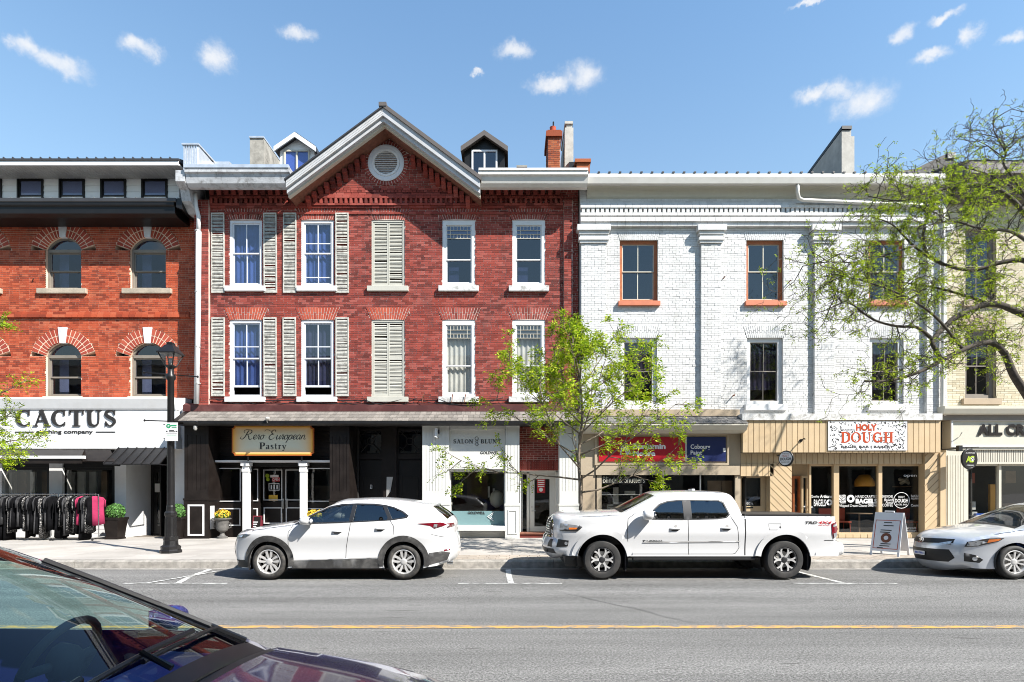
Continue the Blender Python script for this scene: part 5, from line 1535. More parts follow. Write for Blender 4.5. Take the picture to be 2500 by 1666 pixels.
m.tube([(X(1204, wy), wy + .03, Z(1268, wy)), (X(1196, wy), wy + .03, Z(1262, wy)), (X(1204, wy), wy + .03, Z(1256, wy))], .010, 5)
m.obj('window_emblem', 'print_white', sw_)
pb('stall_riser', 'salon_white', B, 1097, 1234, 1297, 1318, wy + .02, .2)
pb('window_sill', 'salon_white', B, 1098, 1236, 1285, 1297, SY - .03, .4, bevel=.01)
for (a, b) in ((1105, 1153), (1172, 1222)): pframe('riser_panel', 'salon_white', B, a, b, 1299, 1313, wy, .03, .025)
# salon interior: mirror, chairs, shelf, plants
m = MB(); m.box(X(1140, 2.4), X(1190, 2.4), 2.4, 2.45, 1.4, 2.6); m.obj('mirror', 'interior_warm', B)
for px_ in (1191, 1203): 
    m = MB(); m.box(X(px_, 1.6), X(px_ + 5, 1.6), 1.6, 1.62, Z(1215, 1.6), Z(1188 + (px_ - 1191) * .4, 1.6)); m.obj('strip_light', 'print_white', B)
m = MB(); m.lathe([(.05, 0), (.20, .1), (.25, .3), (.2, .5), (.05, .6)], 10, (X(1212, .8), 1.0, Z(1240, .8))); m.obj('display_bust', 'cream_trim', B, smooth=True)
m = MB(); m.box(X(1110, 2), X(1220, 2), 1.8, 2.2, .2, 1.0); m.obj('counter', 'interior_warm', B)
# salon doorway
dyv = .62
m = MB()
masonry(B, X(1268, .1), X(1366, .1), Z(1149, .1), CB, .1, [], 'brick_b', 'mortar_b', nind=40, focus=(X(1300), 3), seed=44, name='infill_wall', deep=.2)
m = MB()
for i in range(22):
    a = X(1269, .1) + (X(1362, .1) - X(1269, .1)) * i / 22; m.box(a + .006, a + .052, .085, .1, Z(1149, .1), Z(1127, .1))
m.obj('soldier_course', 'brick_b', B, kind='stuff')
m = MB(); m.box(X(1270, .3), X(1272, .3), .3, dyv, .2, Z(1149, .1)); m.box(X(1357, .3), X(1362, .3), .3, dyv, .2, Z(1149, .1)); m.box(X(1268, .3), X(1362, .3), .3, dyv + .1, Z(1152, .1), Z(1149, .1)); m.obj('door_reveal', 'salon_white', B)
m = MB(); m.frame(X(1272, dyv), X(1358, dyv), .2, Z(1153, dyv), dyv, dyv + .1, .06); m.box(X(1286, dyv), X(1292, dyv), dyv, dyv + .1, .2, Z(1153, dyv)); df = m.obj('door_frame', 'salon_white', B)
m = MB(); m.box(X(1276, dyv), X(1286, dyv), dyv + .05, dyv + .056, .4, Z(1158, dyv)); m.obj('sidelight_pane', 'glass_shop', df)
m = MB(); a, b = X(1292, dyv) + .01, X(1354, dyv); m.frame(a, b, .22, Z(1158, dyv), dyv + .03, dyv + .08, .17, wb=.26); dl = m.obj('door_leaf', 'salon_white', df)
m = MB(); m.box(a + .16, b - .16, dyv + .05, dyv + .056, .46, Z(1158, dyv) - .16); m.obj('pane', 'glass_shop', df)
m = MB(); m.lathe([(.03, 0), (.03, -.05)], 8, (a + .08, dyv + .03, 1.15), 'y'); m.tube([(a + .08, dyv + .02, 1.02), (a + .08, dyv - .03, 1.02), (a + .2, dyv - .03, 1.02)], .015, 6); m.obj('door_handle', 'aluminium', df)
pb('door_poster', 'red_print', df, 1311, 1331, 1170, 1204, dyv + .04, .004)
for i in range(4): pb('poster_line', 'print_white', df, 1313, 1329, 1172 + i * 5, 1174.5 + i * 5, dyv + .036, .003)
m = MB(); m.lathe([(.07, 0), (.07, .004)], 8, (X(1321, dyv), dyv + .034, Z(1196, dyv)), 'y'); m.obj('poster_emblem', 'print_white', df)
pb('step', 'brick_b', B, 1266, 1362, 1304, 1316, -.1, .8); pb('step_tread', 'rust', B, 1266, 1362, 1302, 1305, -.14, .84)
# wires and bits sagging along the canopy top
def cable(pts, r, name, mat, parent): 
    m = MB(); m.tube(spline(pts, 6), r, 5); return m.obj(name, mat, parent, smooth=True)
cb = thing('facade_cables', (X(900), -.2, 4.6), 'tangled dark cables sagging along the top of the shingled canopy', 'cable')
rc = random.Random(9)
for i in range(7):
    a = 520 + i * 95 + rc.uniform(-30, 30); b = a + rc.uniform(120, 260)
    y = -.05 - .03 * i / 3
    cable([(X(a), y, Z(974)), (X(a * .7 + b * .3), y - .03, Z(984 + rc.uniform(0, 8))), (X(a * .3 + b * .7), y - .03, Z(983 + rc.uniform(0, 9))), (X(b), y, Z(972))], .010, 'cable', 'black_plastic', cb)
cable([(X(480), -.06, Z(975)), (X(700), -.06, Z(979)), (X(1000), -.06, Z(978)), (X(1380), -.06, Z(980))], .014, 'cable', 'black_plastic', cb)
for px_ in (1035, 1106, 1137):
    m = MB(); m.tube([(X(px_), 0, Z(970)), (X(px_), -.16, Z(965)), (X(px_ - 2), -.18, Z(985))], .014, 5); m.obj('bracket', 'rust', cb)

# ================================================================== ground floor of C
# ---- paint shop
pb('ledge', 'tan_ledge', C, 1415, 1806, 1000, 1016, -.45, .3)
yE = -1.0
za, zb_ = Z(1018, -.45), Z(1034, yE)
m = MB(); m.prism([(-.2, za - .03), (-.45, za - .03), (yE + .03, zb_ - .02), (yE + .03, zb_ - .05), (-.2, zb_ - .05)], 'x', X(1416, -.45), X(1822, -.8)); cn = m.obj('canopy', 'taupe_frame', C, fix=True)
shingles(cn, X(1416, -.6), X(1822, -.8), -.46, za, yE, zb_, 3, .17, 'shingle_dark', seed=5)
m = MB(); m.prism([(yE - .02, zb_ - .02), (yE - .02, zb_ - .06), (yE + .10, zb_ - .20), (yE + .3, zb_ - .27), (-.2, zb_ - .27), (-.2, zb_ - .05), (yE + .04, zb_ - .05)], 'x', X(1416, yE), X(1826, yE)); m.obj('canopy_gutter', 'cream_trim', C, fix=True)
ZB = zb_ - .28
PY = -.42
pb('sign_wall', 'beige_panel', C, 1418, 1808, 1050, 1160, PY, .4)
pframe('sign_frame', 'beige_panel', C, 1452, 1781, 1058, 1136, PY - .05, .07, .05)
pb('lintel', 'beige_panel', C, 1455, 1806, 1137, 1160, PY - .04, .05)
m = MB(); y = PY + .02
m.frame(X(1456, y), X(1808, y), Z(1318, y), Z(1158, y), y, y + .12, .17, wb=.5, wt=.02); w = m.obj('shop_window', 'beige_panel', C)
m = MB(); m.box(X(1470, y), X(1797, y), y + .05, y + .056, Z(1290, y), Z(1160, y)); m.obj('pane', 'glass_shop', w)
m = MB()
for p in (1618, 1709): m.box(X(p, y), X(p + 3, y), y + .02, y + .08, Z(1290, y), Z(1160, y))
m.box(X(1470, y), X(1578, y), y + .07, y + .09, Z(1209, y), Z(1207, y)); m.obj('mullion', 'aluminium', w)
pb('wall_panel', 'tan_ledge', C, 1423, 1454, 1160, 1318, PY + .02, .3); pb('corner_trim', 'black_brown', C, 1454, 1457, 1160, 1318, PY + .01, .1)
pb('window_banner', 'black_paint', w, 1470, 1578, 1161, 1182, y + .04, .008)
ptext('Blinds & Shutters', 1472, 1574, 1163, 1179, y + .034, 'sign_cream', w, bold=-.005)
shop_room(C, X(1460, .2), X(1805, .2), -.25, 2.4, .2, Z(1155, 0), 'interior_dark')
for (a, b, t_, b_, mt) in ((1497, 1510, 1190, 1260, 'aluminium'), (1525, 1551, 1199, 1208, 'curtain'), (1562, 1568, 1180, 1208, 'print_white'), (1482, 1510, 1232, 1290, 'curtain'), (1728, 1760, 1174, 1260, 'interior_warm'), (1762, 1788, 1174, 1260, 'interior_warm'), (1540, 1545, 1212, 1290, 'aluminium'), (1585, 1600, 1190, 1240, 'interior_mid')):
    pb('display_panel', mt, C, a, b, t_, b_, .35, .06)
for (a, b, s_) in ((1482, 1510, 8),):
    for i in range(s_): pb('display_slat', 'interior_mid', C, a + 3, b - 3, 1236 + i * 6, 1238 + i * 6, .34, .02)
# ---- bakery
pb('ledge', 'white_peeling', C, 1812, 2301, 1010, 1026, -.78, .6)
FYB = -.72
x0, x1 = X(1813, FYB), X(2297, FYB); zt, zb_ = Z(1026, FYB), Z(1105, FYB)
m = MB(); m.box(x0, x1, FYB + .02, FYB + .1, zb_ + .002, zt); fa = m.obj('board_fascia', 'beige_board', C)
n = 36
for i in range(n):
    a, b = x0 + (x1 - x0) * i / n, x0 + (x1 - x0) * (i + 1) / n
    m = MB(); m.box(a + .010, b - .010, FYB, FYB + .02, zb_, zt - .002); m.obj('board', 'beige_board', fa)
m = MB(); m.prism([(FYB + .1, zt), (FYB + .1, zb_), (-.2, zb_), (-.2, zt)], 'x', x1 - .02, x1 + .0); m.obj('fascia_end', 'beige_board', C, fix=True)
SYB = -.42
x0, x1 = X(1808, SYB), X(2292, SYB); zt2, zb2 = zb_, Z(1133, SYB)
m = MB(); m.box(x0, x1, SYB + .02, SYB + .3, zb2, zt2); so2 = m.obj('board_frieze', 'beige_board', C)
for i in range(n):
    a, b = x0 + (x1 - x0) * i / n, x0 + (x1 - x0) * (i + 1) / n
    m = MB(); m.box(a + .010, b - .010, SYB, SYB + .02, zb2, zt2 - .01); m.obj('board', 'beige_board', so2)
# left bit: sunlit boards, door with dark glass
for i in range(6):
    a, b = X(1808, SYB - .03) + .18 * i, X(1808, SYB - .03) + .18 * (i + 1)
    m = MB(); m.box(a + .008, b - .008, SYB - .03, SYB - .004, Z(1163, SYB), zb2); m.obj('board', 'beige_board', so2)
m = MB(); y = -.12
m.frame(X(1804, y), X(1880, y), .16, Z(1160, y), y, y + .1, .10); dr = m.obj('side_door', 'beige_board', C)
m = MB(); m.box(X(1808, y) , X(1879, y), y + .02, y + .08, .18, Z(1236, y)); m.box(X(1858, y), X(1879, y), y + .02, y + .08, Z(1236, y), Z(1162, y)); m.obj('door_leaf', 'beige_board', dr)
m = MB(); m.box(X(1806, y), X(1859, y), y + .04, y + .05, Z(1236, y), Z(1168, y)); m.obj('pane', 'glass_shop', dr)
m = MB(); m.box(X(1806, y), X(1859, y), y + .3, y + .31, Z(1240, y), Z(1160, y)); m.obj('door_blind', 'interior_dark', dr)
ptext('420½', 1819, 1838, 1226, 1232, y + .035, 'print_white', dr)
pb('letter_plate', 'black_metal', dr, 1823, 1839, 1238, 1241.5, y + .012, .01)
def diag_pier(p0, p1, t_, b_, y, lean=1, name='diagonal_pier'):
    x0, x1, z0, z1 = X(p0, y), X(p1, y), Z(b_, y), Z(t_, y)
    m = MB(); m.box(x0, x1, y + .02, y + .3, z0, z1); o = m.obj(name, 'beige_board', C)
    W_, H_ = x1 - x0, z1 - z0; st = .24; g = .014
    k = -W_
    while k < H_ + W_:
        # strip between two 45 degree lines clipped to the rectangle
        poly = []
        lo, hi = k + g, k + st - g
        pts = [(0, lo), (W_, lo - lean * -W_ if False else lo + (-W_ if lean > 0 else W_)), (W_, hi + (-W_ if lean > 0 else W_)), (0, hi)]
        poly = [(u, v) for u, v in pts]
        for (edge, keep) in ((0, 1), (H_, -1)):
            out = []
            for i in range(len(poly)):
                a, b = poly[i], poly[(i + 1) % len(poly)]
                ia, ib = (a[1] - edge) * keep >= 0, (b[1] - edge) * keep >= 0
                if ia: out.append(a)
                if ia != ib:
                    t = (edge - a[1]) / (b[1] - a[1]); out.append((a[0] + (b[0] - a[0]) * t, edge))
            poly = out
            if not poly: break
        if len(poly) >= 3:
            m = MB(); m.prism([(x0 + u, z0 + v) for u, v in poly], 'y', y, y + .02); m.obj('diagonal_board', 'beige_board', o, fix=True)
        k += st
    return o
diag_pier(1880, 1933, 1131, 1318, -.45, 1)
diag_pier(2258, 2296, 1107, 1330, -.5, -1)
pb('corner_board', 'beige_board', C, 2296, 2309, 1105, 1335, -.55, .4)
BY = -.28
m = MB(); x0, x1 = X(1976, BY), X(2258, BY); zt3, zb3 = Z(1134, BY), Z(1305, BY)
w = m.frame(x0, x1, zb3, zt3, BY, BY + .1, .06)
for (a, b) in ((2034, 2047), (2143, 2152)): m.box(X(a, BY), X(b, BY), BY - .04, BY + .1, zb3, zt3)
bw = m.obj('shop_window', 'beige_board', C)
for (a, b) in ((1981, 2034), (2047, 2143), (2152, 2253)):
    m = MB(); m.box(X(a, BY), X(b, BY), BY + .05, BY + .056, zb3 + .05, zt3 - .05); m.obj('pane', 'glass_shop', bw)
for i in range(16):
    a, b = X(1976, BY) + (x1 - x0) * i / 16, x0 + (x1 - x0) * (i + 1) / 16
    m = MB(); m.box(a + .008, b - .008, BY - .02, BY + .06, .17, zb3); m.obj('base_board', 'beige_board', bw)
m = MB(); m.box(X(1934, .2), X(1976, .2), .2, .3, Z(1165, .2), Z(1130, .2)); m.obj('entry_panel', 'beige_board', C)
m = MB(); m.frame(X(1934, .1), X(1956, .1), .18, Z(1163, .1), .1, .2, .08); m.box(X(1934, .1), X(1955, .1), .12, .18, .9, 1.0); ed = m.obj('entry_door', 'orange_wood', C)
m = MB(); m.box(X(1934, .1), X(1955, .1), .15, .156, .2, Z(1165, .1)); m.obj('pane', 'glass_shop', ed)
m = MB(); m.frame(X(1957, 0), X(1974, 0), .18, Z(1163, 0), 0, .1, .06); sd = m.obj('sidelight', 'beige_board', C)
m = MB(); m.box(X(1959, 0), X(1972, 0), .05, .056, .2, Z(1165, 0)); m.obj('pane', 'glass_shop', sd)
t3 = ptext('GARDEN FRESH', 1958, 1974, 1208, 1236, .045, 'print_white', sd)
if t3: t3.rotation_euler = (0, radians(90), 0); t3.scale = (1.6, 1, .35); t3.location.x += .0
shop_room(C, X(1890, .3), X(2262, .3), -.15, 2.6, .2, Z(1130, .0), 'interior_dark', 'interior_mid')
# bakery interior: red partition, pendant lamp, chairs, table, shelf goods
m = MB(); m.box(X(2200, 1.6), X(2262, 1.6), 1.5, 1.6, .2, 3.0); m.obj('partition', 'chair_orange', C)
m = MB(); m.lathe([(.02, .42), (.16, .40), (.30, .2), (.32, .05), (.3, 0)], 14, (X(2110, .9), .9, Z(1188, .9))); m.obj('pendant_shade', 'sign_gold', C, smooth=True)
m = MB(); m.tube([(X(2110, .9), .9, Z(1170, .9)), (X(2110, .9), .9, Z(1135, .9))], .01, 5); m.obj('pendant_cord', 'black_plastic', C)
def chair(cx_, cy_, mat='chair_orange'):
    m = MB(); m.box(cx_ - .22, cx_ + .22, cy_ - .22, cy_ + .22, .62, .67); m.box(cx_ - .22, cx_ + .22, cy_ + .18, cy_ + .23, .67, 1.1)
    for s1 in (-1, 1):
        for s2 in (-1, 1): m.tube([(cx_ + s1 * .2, cy_ + s2 * .2, .2), (cx_ + s1 * .18, cy_ + s2 * .18, .62)], .015, 5)
    return m.obj('cafe_chair', mat, C)
chair(X(2022, .5), .5); chair(X(2052, .6), .55); chair(X(2215, .5), .5)
m = MB(); m.lathe([(.4, 0), (.4, .03)], 18, (X(2100, .5), .55, .92)); m.tube([(X(2100, .5), .55, .2), (X(2100, .5), .55, .92)], .03, 6); m.obj('cafe_table', 'interior_warm', C)
for i in range(14):
    rc2 = random.Random(i); a = X(2195 + rc2.uniform(0, 48), 1.2); m = MB(); m.lathe([(.02, 0), (.07, .04), (.07, .1), (.02, .14)], 7, (a, 1.2 + rc2.uniform(-.1, .1), Z(1186, 1.2) + rc2.uniform(0, .2))); m.obj('bread_roll', 'cream_trim', C, smooth=True)
m = MB(); m.box(X(2190, 1.2), X(2248, 1.2), 1.05, 1.45, Z(1190, 1.2), Z(1187, 1.2)); m.obj('shelf', 'interior_warm', C)
# window writing (white vinyl just inside the panes' outer face)
VY = BY + .045
def vt(s, a, b, t_, b_, **kw): return ptext(s, a, b, t_, b_, VY, 'print_white', bw, **kw)
def donut(pxc, pyc, r, hole=.42, mat='print_white'):
    m = MB(); cx_, cz_ = X(pxc, VY), Z(pyc, VY); R_ = r * .0134; N = 20
    m.add([(cx_ + R_ * q * cos(2 * pi * i / N), VY, cz_ + R_ * q * sin(2 * pi * i / N)) for q in (hole, 1) for i in range(N)], [(i, (i + 1) % N, N + (i + 1) % N, N + i) for i in range(N)])
    return m.obj('window_emblem', mat, bw)
vt('Quality', 1980, 2000, 1209, 1215); vt('Artisanal', 2002, 2033, 1208, 1216, bold=.02); vt('BAGELS', 1987, 2016, 1219, 1236, bold=.01); donut(2025, 1227, 7.5)
vt('BAKED', 2048, 2065, 1208, 1218, bold=.02); vt('FRESH', 2048, 2065, 1219, 1229, bold=.02); donut(2077, 1218, 9.5); vt('HANDCRAFTED', 2089, 2143, 1209, 1216, sp=1.1); vt('BAGELS', 2089, 2142, 1218, 1229, bold=.05); vt('Whipped Cream Cheese', 2047, 2117, 1231, 1238, shear=.3); vt('ORIGINAL', 2119, 2143, 1231, 1237, bold=.02)
vt('SANDWICHES', 2154, 2180, 1209, 1216); vt('Baked', 2158, 2180, 1217, 1224, shear=.3); vt('Fresh', 2162, 2180, 1224, 1231, shear=.3); vt('COFFEE', 2154, 2180, 1230, 1237)
donut(2201, 1222, 20, .93); vt('DOUGH', 2185, 2217, 1218, 1227, bold=.02); vt('HOLY', 2193, 2209, 1211, 1216); vt('BAGEL BAR', 2188, 2214, 1230, 1234)
vt('BAKING', 2224, 2246, 1208, 1214); vt('MUFFINS', 2224, 2250, 1215, 1220, shear=.2); vt('Cookies', 2224, 2250, 1231, 1237, bold=.01); vt('open', 2206, 2238, 1157, 1164); vt("IT'S A SHAKE", 2205, 2237, 1287, 1292); vt('holydough', 2207, 2237, 1293, 1298)

# ================================================================== ground floor of D
m = MB(); m.prism([(-.65, Z(991, -.65)), (-.65, Z(998, -.65)), (-.58, Z(1010, -.6)), (-.4, Z(1013, -.6)), (.1, Z(1013, -.6)), (.1, Z(991, -.65))], 'x', X(2304, -.6), X(2308) + 6.4); m.obj('shop_cornice', 'cream_trim', D, fix=True)
m = MB(); m.box(X(2306, -.5), X(2308) + 6.4, -.45, .05, Z(1026, -.45), Z(1012, -.45)); m.obj('cornice_bed', 'taupe_frame', D)
pb('sign_fascia', 'cream_trim', D, 2322, 2760, 1024, 1098, -.36, .4)
m = MB(); y = -.40; m.frame(X(2323, y), X(2760, y), Z(1092, y), Z(1024, y), y, y + .05, .05); m.obj('fascia_frame', 'sign_white', D)
pb('beadboard', 'cream_trim', D, 2312, 2760, 1097, 1133, -.30, .3)
m = MB(); x = X(2345, -.3)
while x < X(2308) + 6.3: m.box(x, x + .012, -.307, -.3, Z(1128, -.3), Z(1097, -.3)); x += .075
m.obj('bead_ribs', 'taupe_frame', D, kind='stuff')
pb('corner_pier', 'cream_trim', D, 2310, 2360, 1098, 1320, -.33, .4)
for i in range(7):
    p = 2314 + i * 6.4; pb('pier_board', 'cream_trim', D, p, p + 5.2, 1112, 1318, -.35, .02)
m = MB(); y = -.15; m.frame(X(2358, y), X(2760, y), Z(1300, y), Z(1132, y), y, y + .1, .08, wb=.3); m.box(X(2437, y), X(2443, y), y - .03, y + .1, Z(1300, y), Z(1132, y)); w = m.obj('shop_window', 'cream_trim', D)
m = MB(); m.box(X(2362, y), X(2440, y), y + .05, y + .056, Z(1295, y), Z(1134, y)); m.obj('pane', 'glass_shop', w)
m = MB(); m.box(X(2443, y), X(2760, y), y + .05, y + .056, Z(1295, y), Z(1134, y)); m.obj('pane', 'glass_shop', w)
pb('stall_riser', 'cream_trim', D, 2358, 2760, 1296, 1322, -.18, .2)
shop_room(D, X(2362, .2), X(2308) + 6.3, 0, 2.6, .2, Z(1128, 0), 'interior_dark')
for (a, b, t_, b_, mt, y_) in ((2418, 2430, 1183, 1250, 'sign_gold', .8), (2366, 2386, 1250, 1290, 'curtain', .4), (2384, 2428, 1254, 1292, 'sign_blue', .3), (2365, 2382, 1225, 1245, 'curtain', .6), (2371, 2380, 1155, 1180, 'chair_orange', 1.2), (2455, 2480, 1150, 1180, 'interior_warm', 1.5), (2450, 2490, 1230, 1240, 'interior_warm', 1.2)):
    pb('display_item', mt, D, a, b, t_, b_, y_, .1)

# ================================================================== ground floor of A
FA = -.22
pb('sign_fascia', 'white_paint', A, -320, 429, 1000, 1068, FA, .5)
m = MB(); m.prism([(FA - .14, Z(972, FA)), (FA - .14, Z(976, FA)), (FA - .05, Z(998, FA)), (FA - .03, Z(1001, FA)), (.5, Z(1001, FA)), (.5, Z(972, FA))], 'x', ax0, X(430, FA)); m.obj('fascia_moulding', 'white_paint', A, fix=True)
m = MB(); m.prism([(FA, Z(1068, FA) - .002), (FA - .05, Z(1073, FA)), (FA - .05, Z(1096, FA)), (.4, Z(1096, FA)), (.4, Z(1068, FA) - .002)], 'x', ax0, X(432, FA)); m.obj('fascia_base', 'white_paint', A, fix=True)
pb('fascia_return', 'white_paint', A, 429, 452, 972, 1096, FA + .3, .4)
# retractable awning
m = MB(); xa0, xa1 = ax0, X(280, -.3)
m.add([(xa0, -.3, Z(1099, -.3)), (X(270, -.3), -.3, Z(1099, -.3)), (X(281, -.9), -.9, Z(1126, -.9)), (xa0, -.9, Z(1126, -.9)), (xa0, -.3, Z(1099, -.3) - .02), (X(270, -.3), -.3, Z(1099, -.3) - .02), (X(281, -.9), -.9, Z(1126, -.9) - .02), (xa0, -.9, Z(1126, -.9) - .02)], [(3, 2, 1, 0), (4, 5, 6, 7), (2, 3, 7, 6), (1, 2, 6, 5)]); aw = m.obj('awning', 'black_brown', A)
m = MB(); m.box(xa0, X(204, -1.2), -1.2, -1.1, Z(1120, -1.2), Z(1113, -1.2)); m.obj('awning_bar', 'white_paint', aw)
m = MB(); m.box(xa0, X(199, -1.15), -1.16, -1.12, Z(1132, -1.16), Z(1120, -1.16) - .002); m.obj('awning_valance', 'black_brown', aw)
m = MB(); m.add([(X(200, -1.1), -1.1, Z(1113, -1.1)), (xa0, -1.1, Z(1113, -1.1)), (xa0, -.3, Z(1098, -.3)), (X(206, -.3), -.3, Z(1098, -.3))], [(0, 1, 2, 3)]); m.obj('awning_sheet', 'black_brown', aw)
for p in (60, 190): 
    m = MB(); m.tube([(X(p, -.3), -.2, Z(1125, -.3)), (X(p + 20, -.7), -.7, Z(1128, -.7)), (X(p, -1.1), -1.1, Z(1118, -1.1))], .02, 6); m.obj('awning_arm', 'black_metal', aw)
# standing seam awning over the door
yt, yb_ = -.26, -1.0
zt_, zb_ = Z(1093, yt), Z(1133, yb_)
xl0, xr0 = X(291, yt), X(424, yt); xl1, xr1 = X(262, yb_), X(424, yb_) 
xl1 = xl0; xr1 = xr0
m = MB(); m.prism([(yt, zt_), (yb_, zb_), (yb_, zb_ - .03), (yt, zt_ - .03)], 'x', xl0, xr0); aw2 = m.obj('metal_awning', 'black_metal', A, fix=True)
for i in range(7):
    xx = xl0 + (xr0 - xl0) * i / 6; m = MB(); m.prism([(yt, zt_ + .03), (yb_, zb_ + .03), (yb_, zb_), (yt, zt_)], 'x', xx - .01, xx + .01); m.obj('awning_seam', 'black_metal', aw2, fix=True)
for xx in (xl0 + .02, xr0 - .02):
    m = MB(); m.tube([(xx, yt, zb_ - .02), (xx, yb_ + .02, zb_ - .02)], .02, 6); m.tube([(xx, yt, zt_ - .02), (xx, yt, zb_ - .02)], .02, 6); m.obj('awning_bracket', 'black_metal', aw2)
# shop front: white piers, windows, angled lobby with door
WY = .12
ZL = Z(1096, WY)
SZ = .15
for (a, b) in ((120, 152), (280, 308), (-100, 4)): pb('pier', 'white_paint', A, a, b, 1090, 1320, WY, .4)
for i in range(16): pb('pier_course', 'white_paint', A, 280.5, 307.5, 1150 + i * 10.4, 1159.4 + i * 10.4, WY - .008, .01)
m = MB(); m.box(ax0, X(281, WY), WY + .05, WY + .3, Z(1142, WY), Z(1090, WY)); m.obj('shop_lintel', 'black_paint', A)
for (a, b) in ((4, 120), (152, 280)):
    m = MB(); m.frame(X(a, WY + .1), X(b, WY + .1), Z(1275, WY + .1), Z(1142, WY + .1), WY + .1, WY + .2, .08); w = m.obj('shop_window', 'black_paint', A)
    m = MB(); m.box(X(a, WY + .1) + .07, X(b, WY + .1) - .07, WY + .14, WY + .146, Z(1275, WY), Z(1143, WY)); m.obj('pane', 'glass_shop', w)
    pb('stall_riser', 'white_paint', A, a - 1, b + 1, 1272, 1320, WY + .05, .3)
for i in range(4): pb('riser_course', 'white_paint', A, 230, 279, 1274 + i * 10, 1283 + i * 10, WY + .04, .01)
shop_room(A, ax0 + .1, X(308, .4), .4, 2.9, .15, ZL, 'interior_mid')
for i in range(9):
    rc3 = random.Random(50 + i); p = 15 + i * 29; pb('display_garment', rc3.choice(['curtain', 'interior_warm', 'curtain', 'cream_trim']), A, p, p + rc3.uniform(12, 22), 1152, 1250, .7 + .2 * (i % 2), .08)
lobx0, lobx1, loby = X(308, WY), X(366, 1.3), 1.35
m = MB(); m.add([(lobx0, WY, SZ), (lobx1, loby, SZ), (lobx1, loby, ZL), (lobx0, WY, ZL), (lobx0 - .1, WY, SZ), (lobx1 - .1, loby, SZ), (lobx1 - .1, loby, ZL), (lobx0 - .1, WY, ZL)], [(0, 1, 2, 3), (7, 6, 5, 4), (3, 2, 6, 7)]); m.obj('lobby_wall', 'white_paint', A)
m = MB(); m.frame(lobx1, X(425, loby), SZ, Z(1142, loby), loby, loby + .1, .08); dr = m.obj('shop_door', 'black_paint', A)
m = MB(); m.frame(lobx1 + .08, X(415, loby), SZ + .02, Z(1146, loby), loby + .02, loby + .08, .12, wb=.3); m.obj('door_leaf', 'black_paint', dr)
m = MB(); m.box(lobx1 + .2, X(410, loby), loby + .04, loby + .046, .4, Z(1150, loby)); m.obj('pane', 'glass_shop', dr)
pb('door_notice', 'print_white', dr, 378, 395, 1181, 1202, loby + .01, .006)
m = MB(); a = X(403, loby); m.tube([(a, loby + .01, 1.0), (a, loby - .06, 1.0), (a, loby - .06, 1.5), (a, loby + .01, 1.5)], .014, 6); m.obj('door_handle', 'aluminium', dr)
m = MB(); m.box(lobx1, X(425, loby), loby, loby + .1, Z(1142, loby), ZL); m.box(lobx0, X(425, WY) , WY + .1, loby, ZL - .1, ZL - .05); m.box(X(425, loby) , X(428, loby), WY + .4, loby, SZ, ZL); m.obj('lobby_ceiling', 'black_paint', A)
pb('end_pier', 'white_paint', A, 424, 453, 1094, 1320, WY, .6)
m = MB(); m.box(lobx1 - .5, X(430, 1.4), 1.5, 2.9, SZ, 3); m.obj('dark_hall', 'interior_dark', A)

# ================================================================== shop signs
def sign(px_, py_, y, label, name='shop_sign', cat='sign'):
    return thing(name, (X(px_, y), y, Z(py_, y)), label, cat)
# clothing shop lettering
sg = sign(160, 1060, FA - .03, 'raised black serif capitals on the white clothing shop fascia')
yl = FA - .035
glyph_text('CACTUS', ROMAN, X(38, yl), X(282, yl), Z(1041, yl), Z(1001, yl) - Z(1041, yl), yl, 'lettering_black', sg, th=.035)
ptext('clothing company', 88, 227, 1049.5, 1058.5, FA - .012, 'lettering_black', sg, bold=.03)
for (a, b) in ((36, 82), (234, 281)): pb('rule_line', 'lettering_black', sg, a, b, 1054, 1056.5, FA - .012, .01)
# pastry shop board with clipped corners
ry = -.25
sg = sign(666, 1110, ry, 'cream and gold hanging board with script lettering over the black pastry shop door')
def clipped(p0, p1, t_, b_, y, c, th, name, mat, inset=0.0):
    x0, x1, z0, z1 = X(p0, y) + inset, X(p1, y) - inset, Z(b_, y) + inset, Z(t_, y) - inset
    poly = []
    for (cx_, cz_, a0) in ((x0, z0, 0), (x1, z0, pi / 2), (x1, z1, pi), (x0, z1, 3 * pi / 2)):
        arc = [(cx_ + c * cos(a0 + pi / 2 - pi / 2 * i / 5), cz_ + c * sin(a0 + pi / 2 - pi / 2 * i / 5)) for i in range(6)]
        poly += arc
    m = MB(); m.prism(poly, 'y', y, y + th); return m.obj(name, mat, sg, fix=True)
clipped(566, 766, 1039, 1113, ry, .09, .06, 'board_rim', 'sign_rim')
clipped(566, 766, 1039, 1113, ry - .008, .09, .01, 'board_border', 'sign_gold', .03)
t = NT('sign_blend'); g_ = t.new('ShaderNodeTexCoord'); sp_ = t.new('ShaderNodeSeparateXYZ'); t.l.new(g_.outputs['Generated'], sp_.inputs[0])  # cream face blending to gold towards its edges
def edge(o_): 
    a = t.math('MULTIPLY', t.math('ABSOLUTE', t.math('SUBTRACT', o_, .5)), 2.0); return a
e1 = t.math('POWER', edge(sp_.outputs[0]), 6.0); e2 = t.math('POWER', edge(sp_.outputs[2]), 4.0)
c_ = t.mix(t.math('MAXIMUM', e1, e2), (.56, .57, .46, 1), (.70, .34, .04, 1)); t.bsdf(Base_Color=c_, Roughness=.5)
clipped(566, 766, 1039, 1113, ry - .014, .08, .01, 'board_face', 'sign_blend', .05)
yl = ry - .02
glyph_text('Rero European', SCRIPT, X(586, yl), X(747, yl), Z(1073, yl), Z(1051, yl) - Z(1073, yl), yl, 'lettering_black', sg, th=.004, slant=.22, space=-.02)
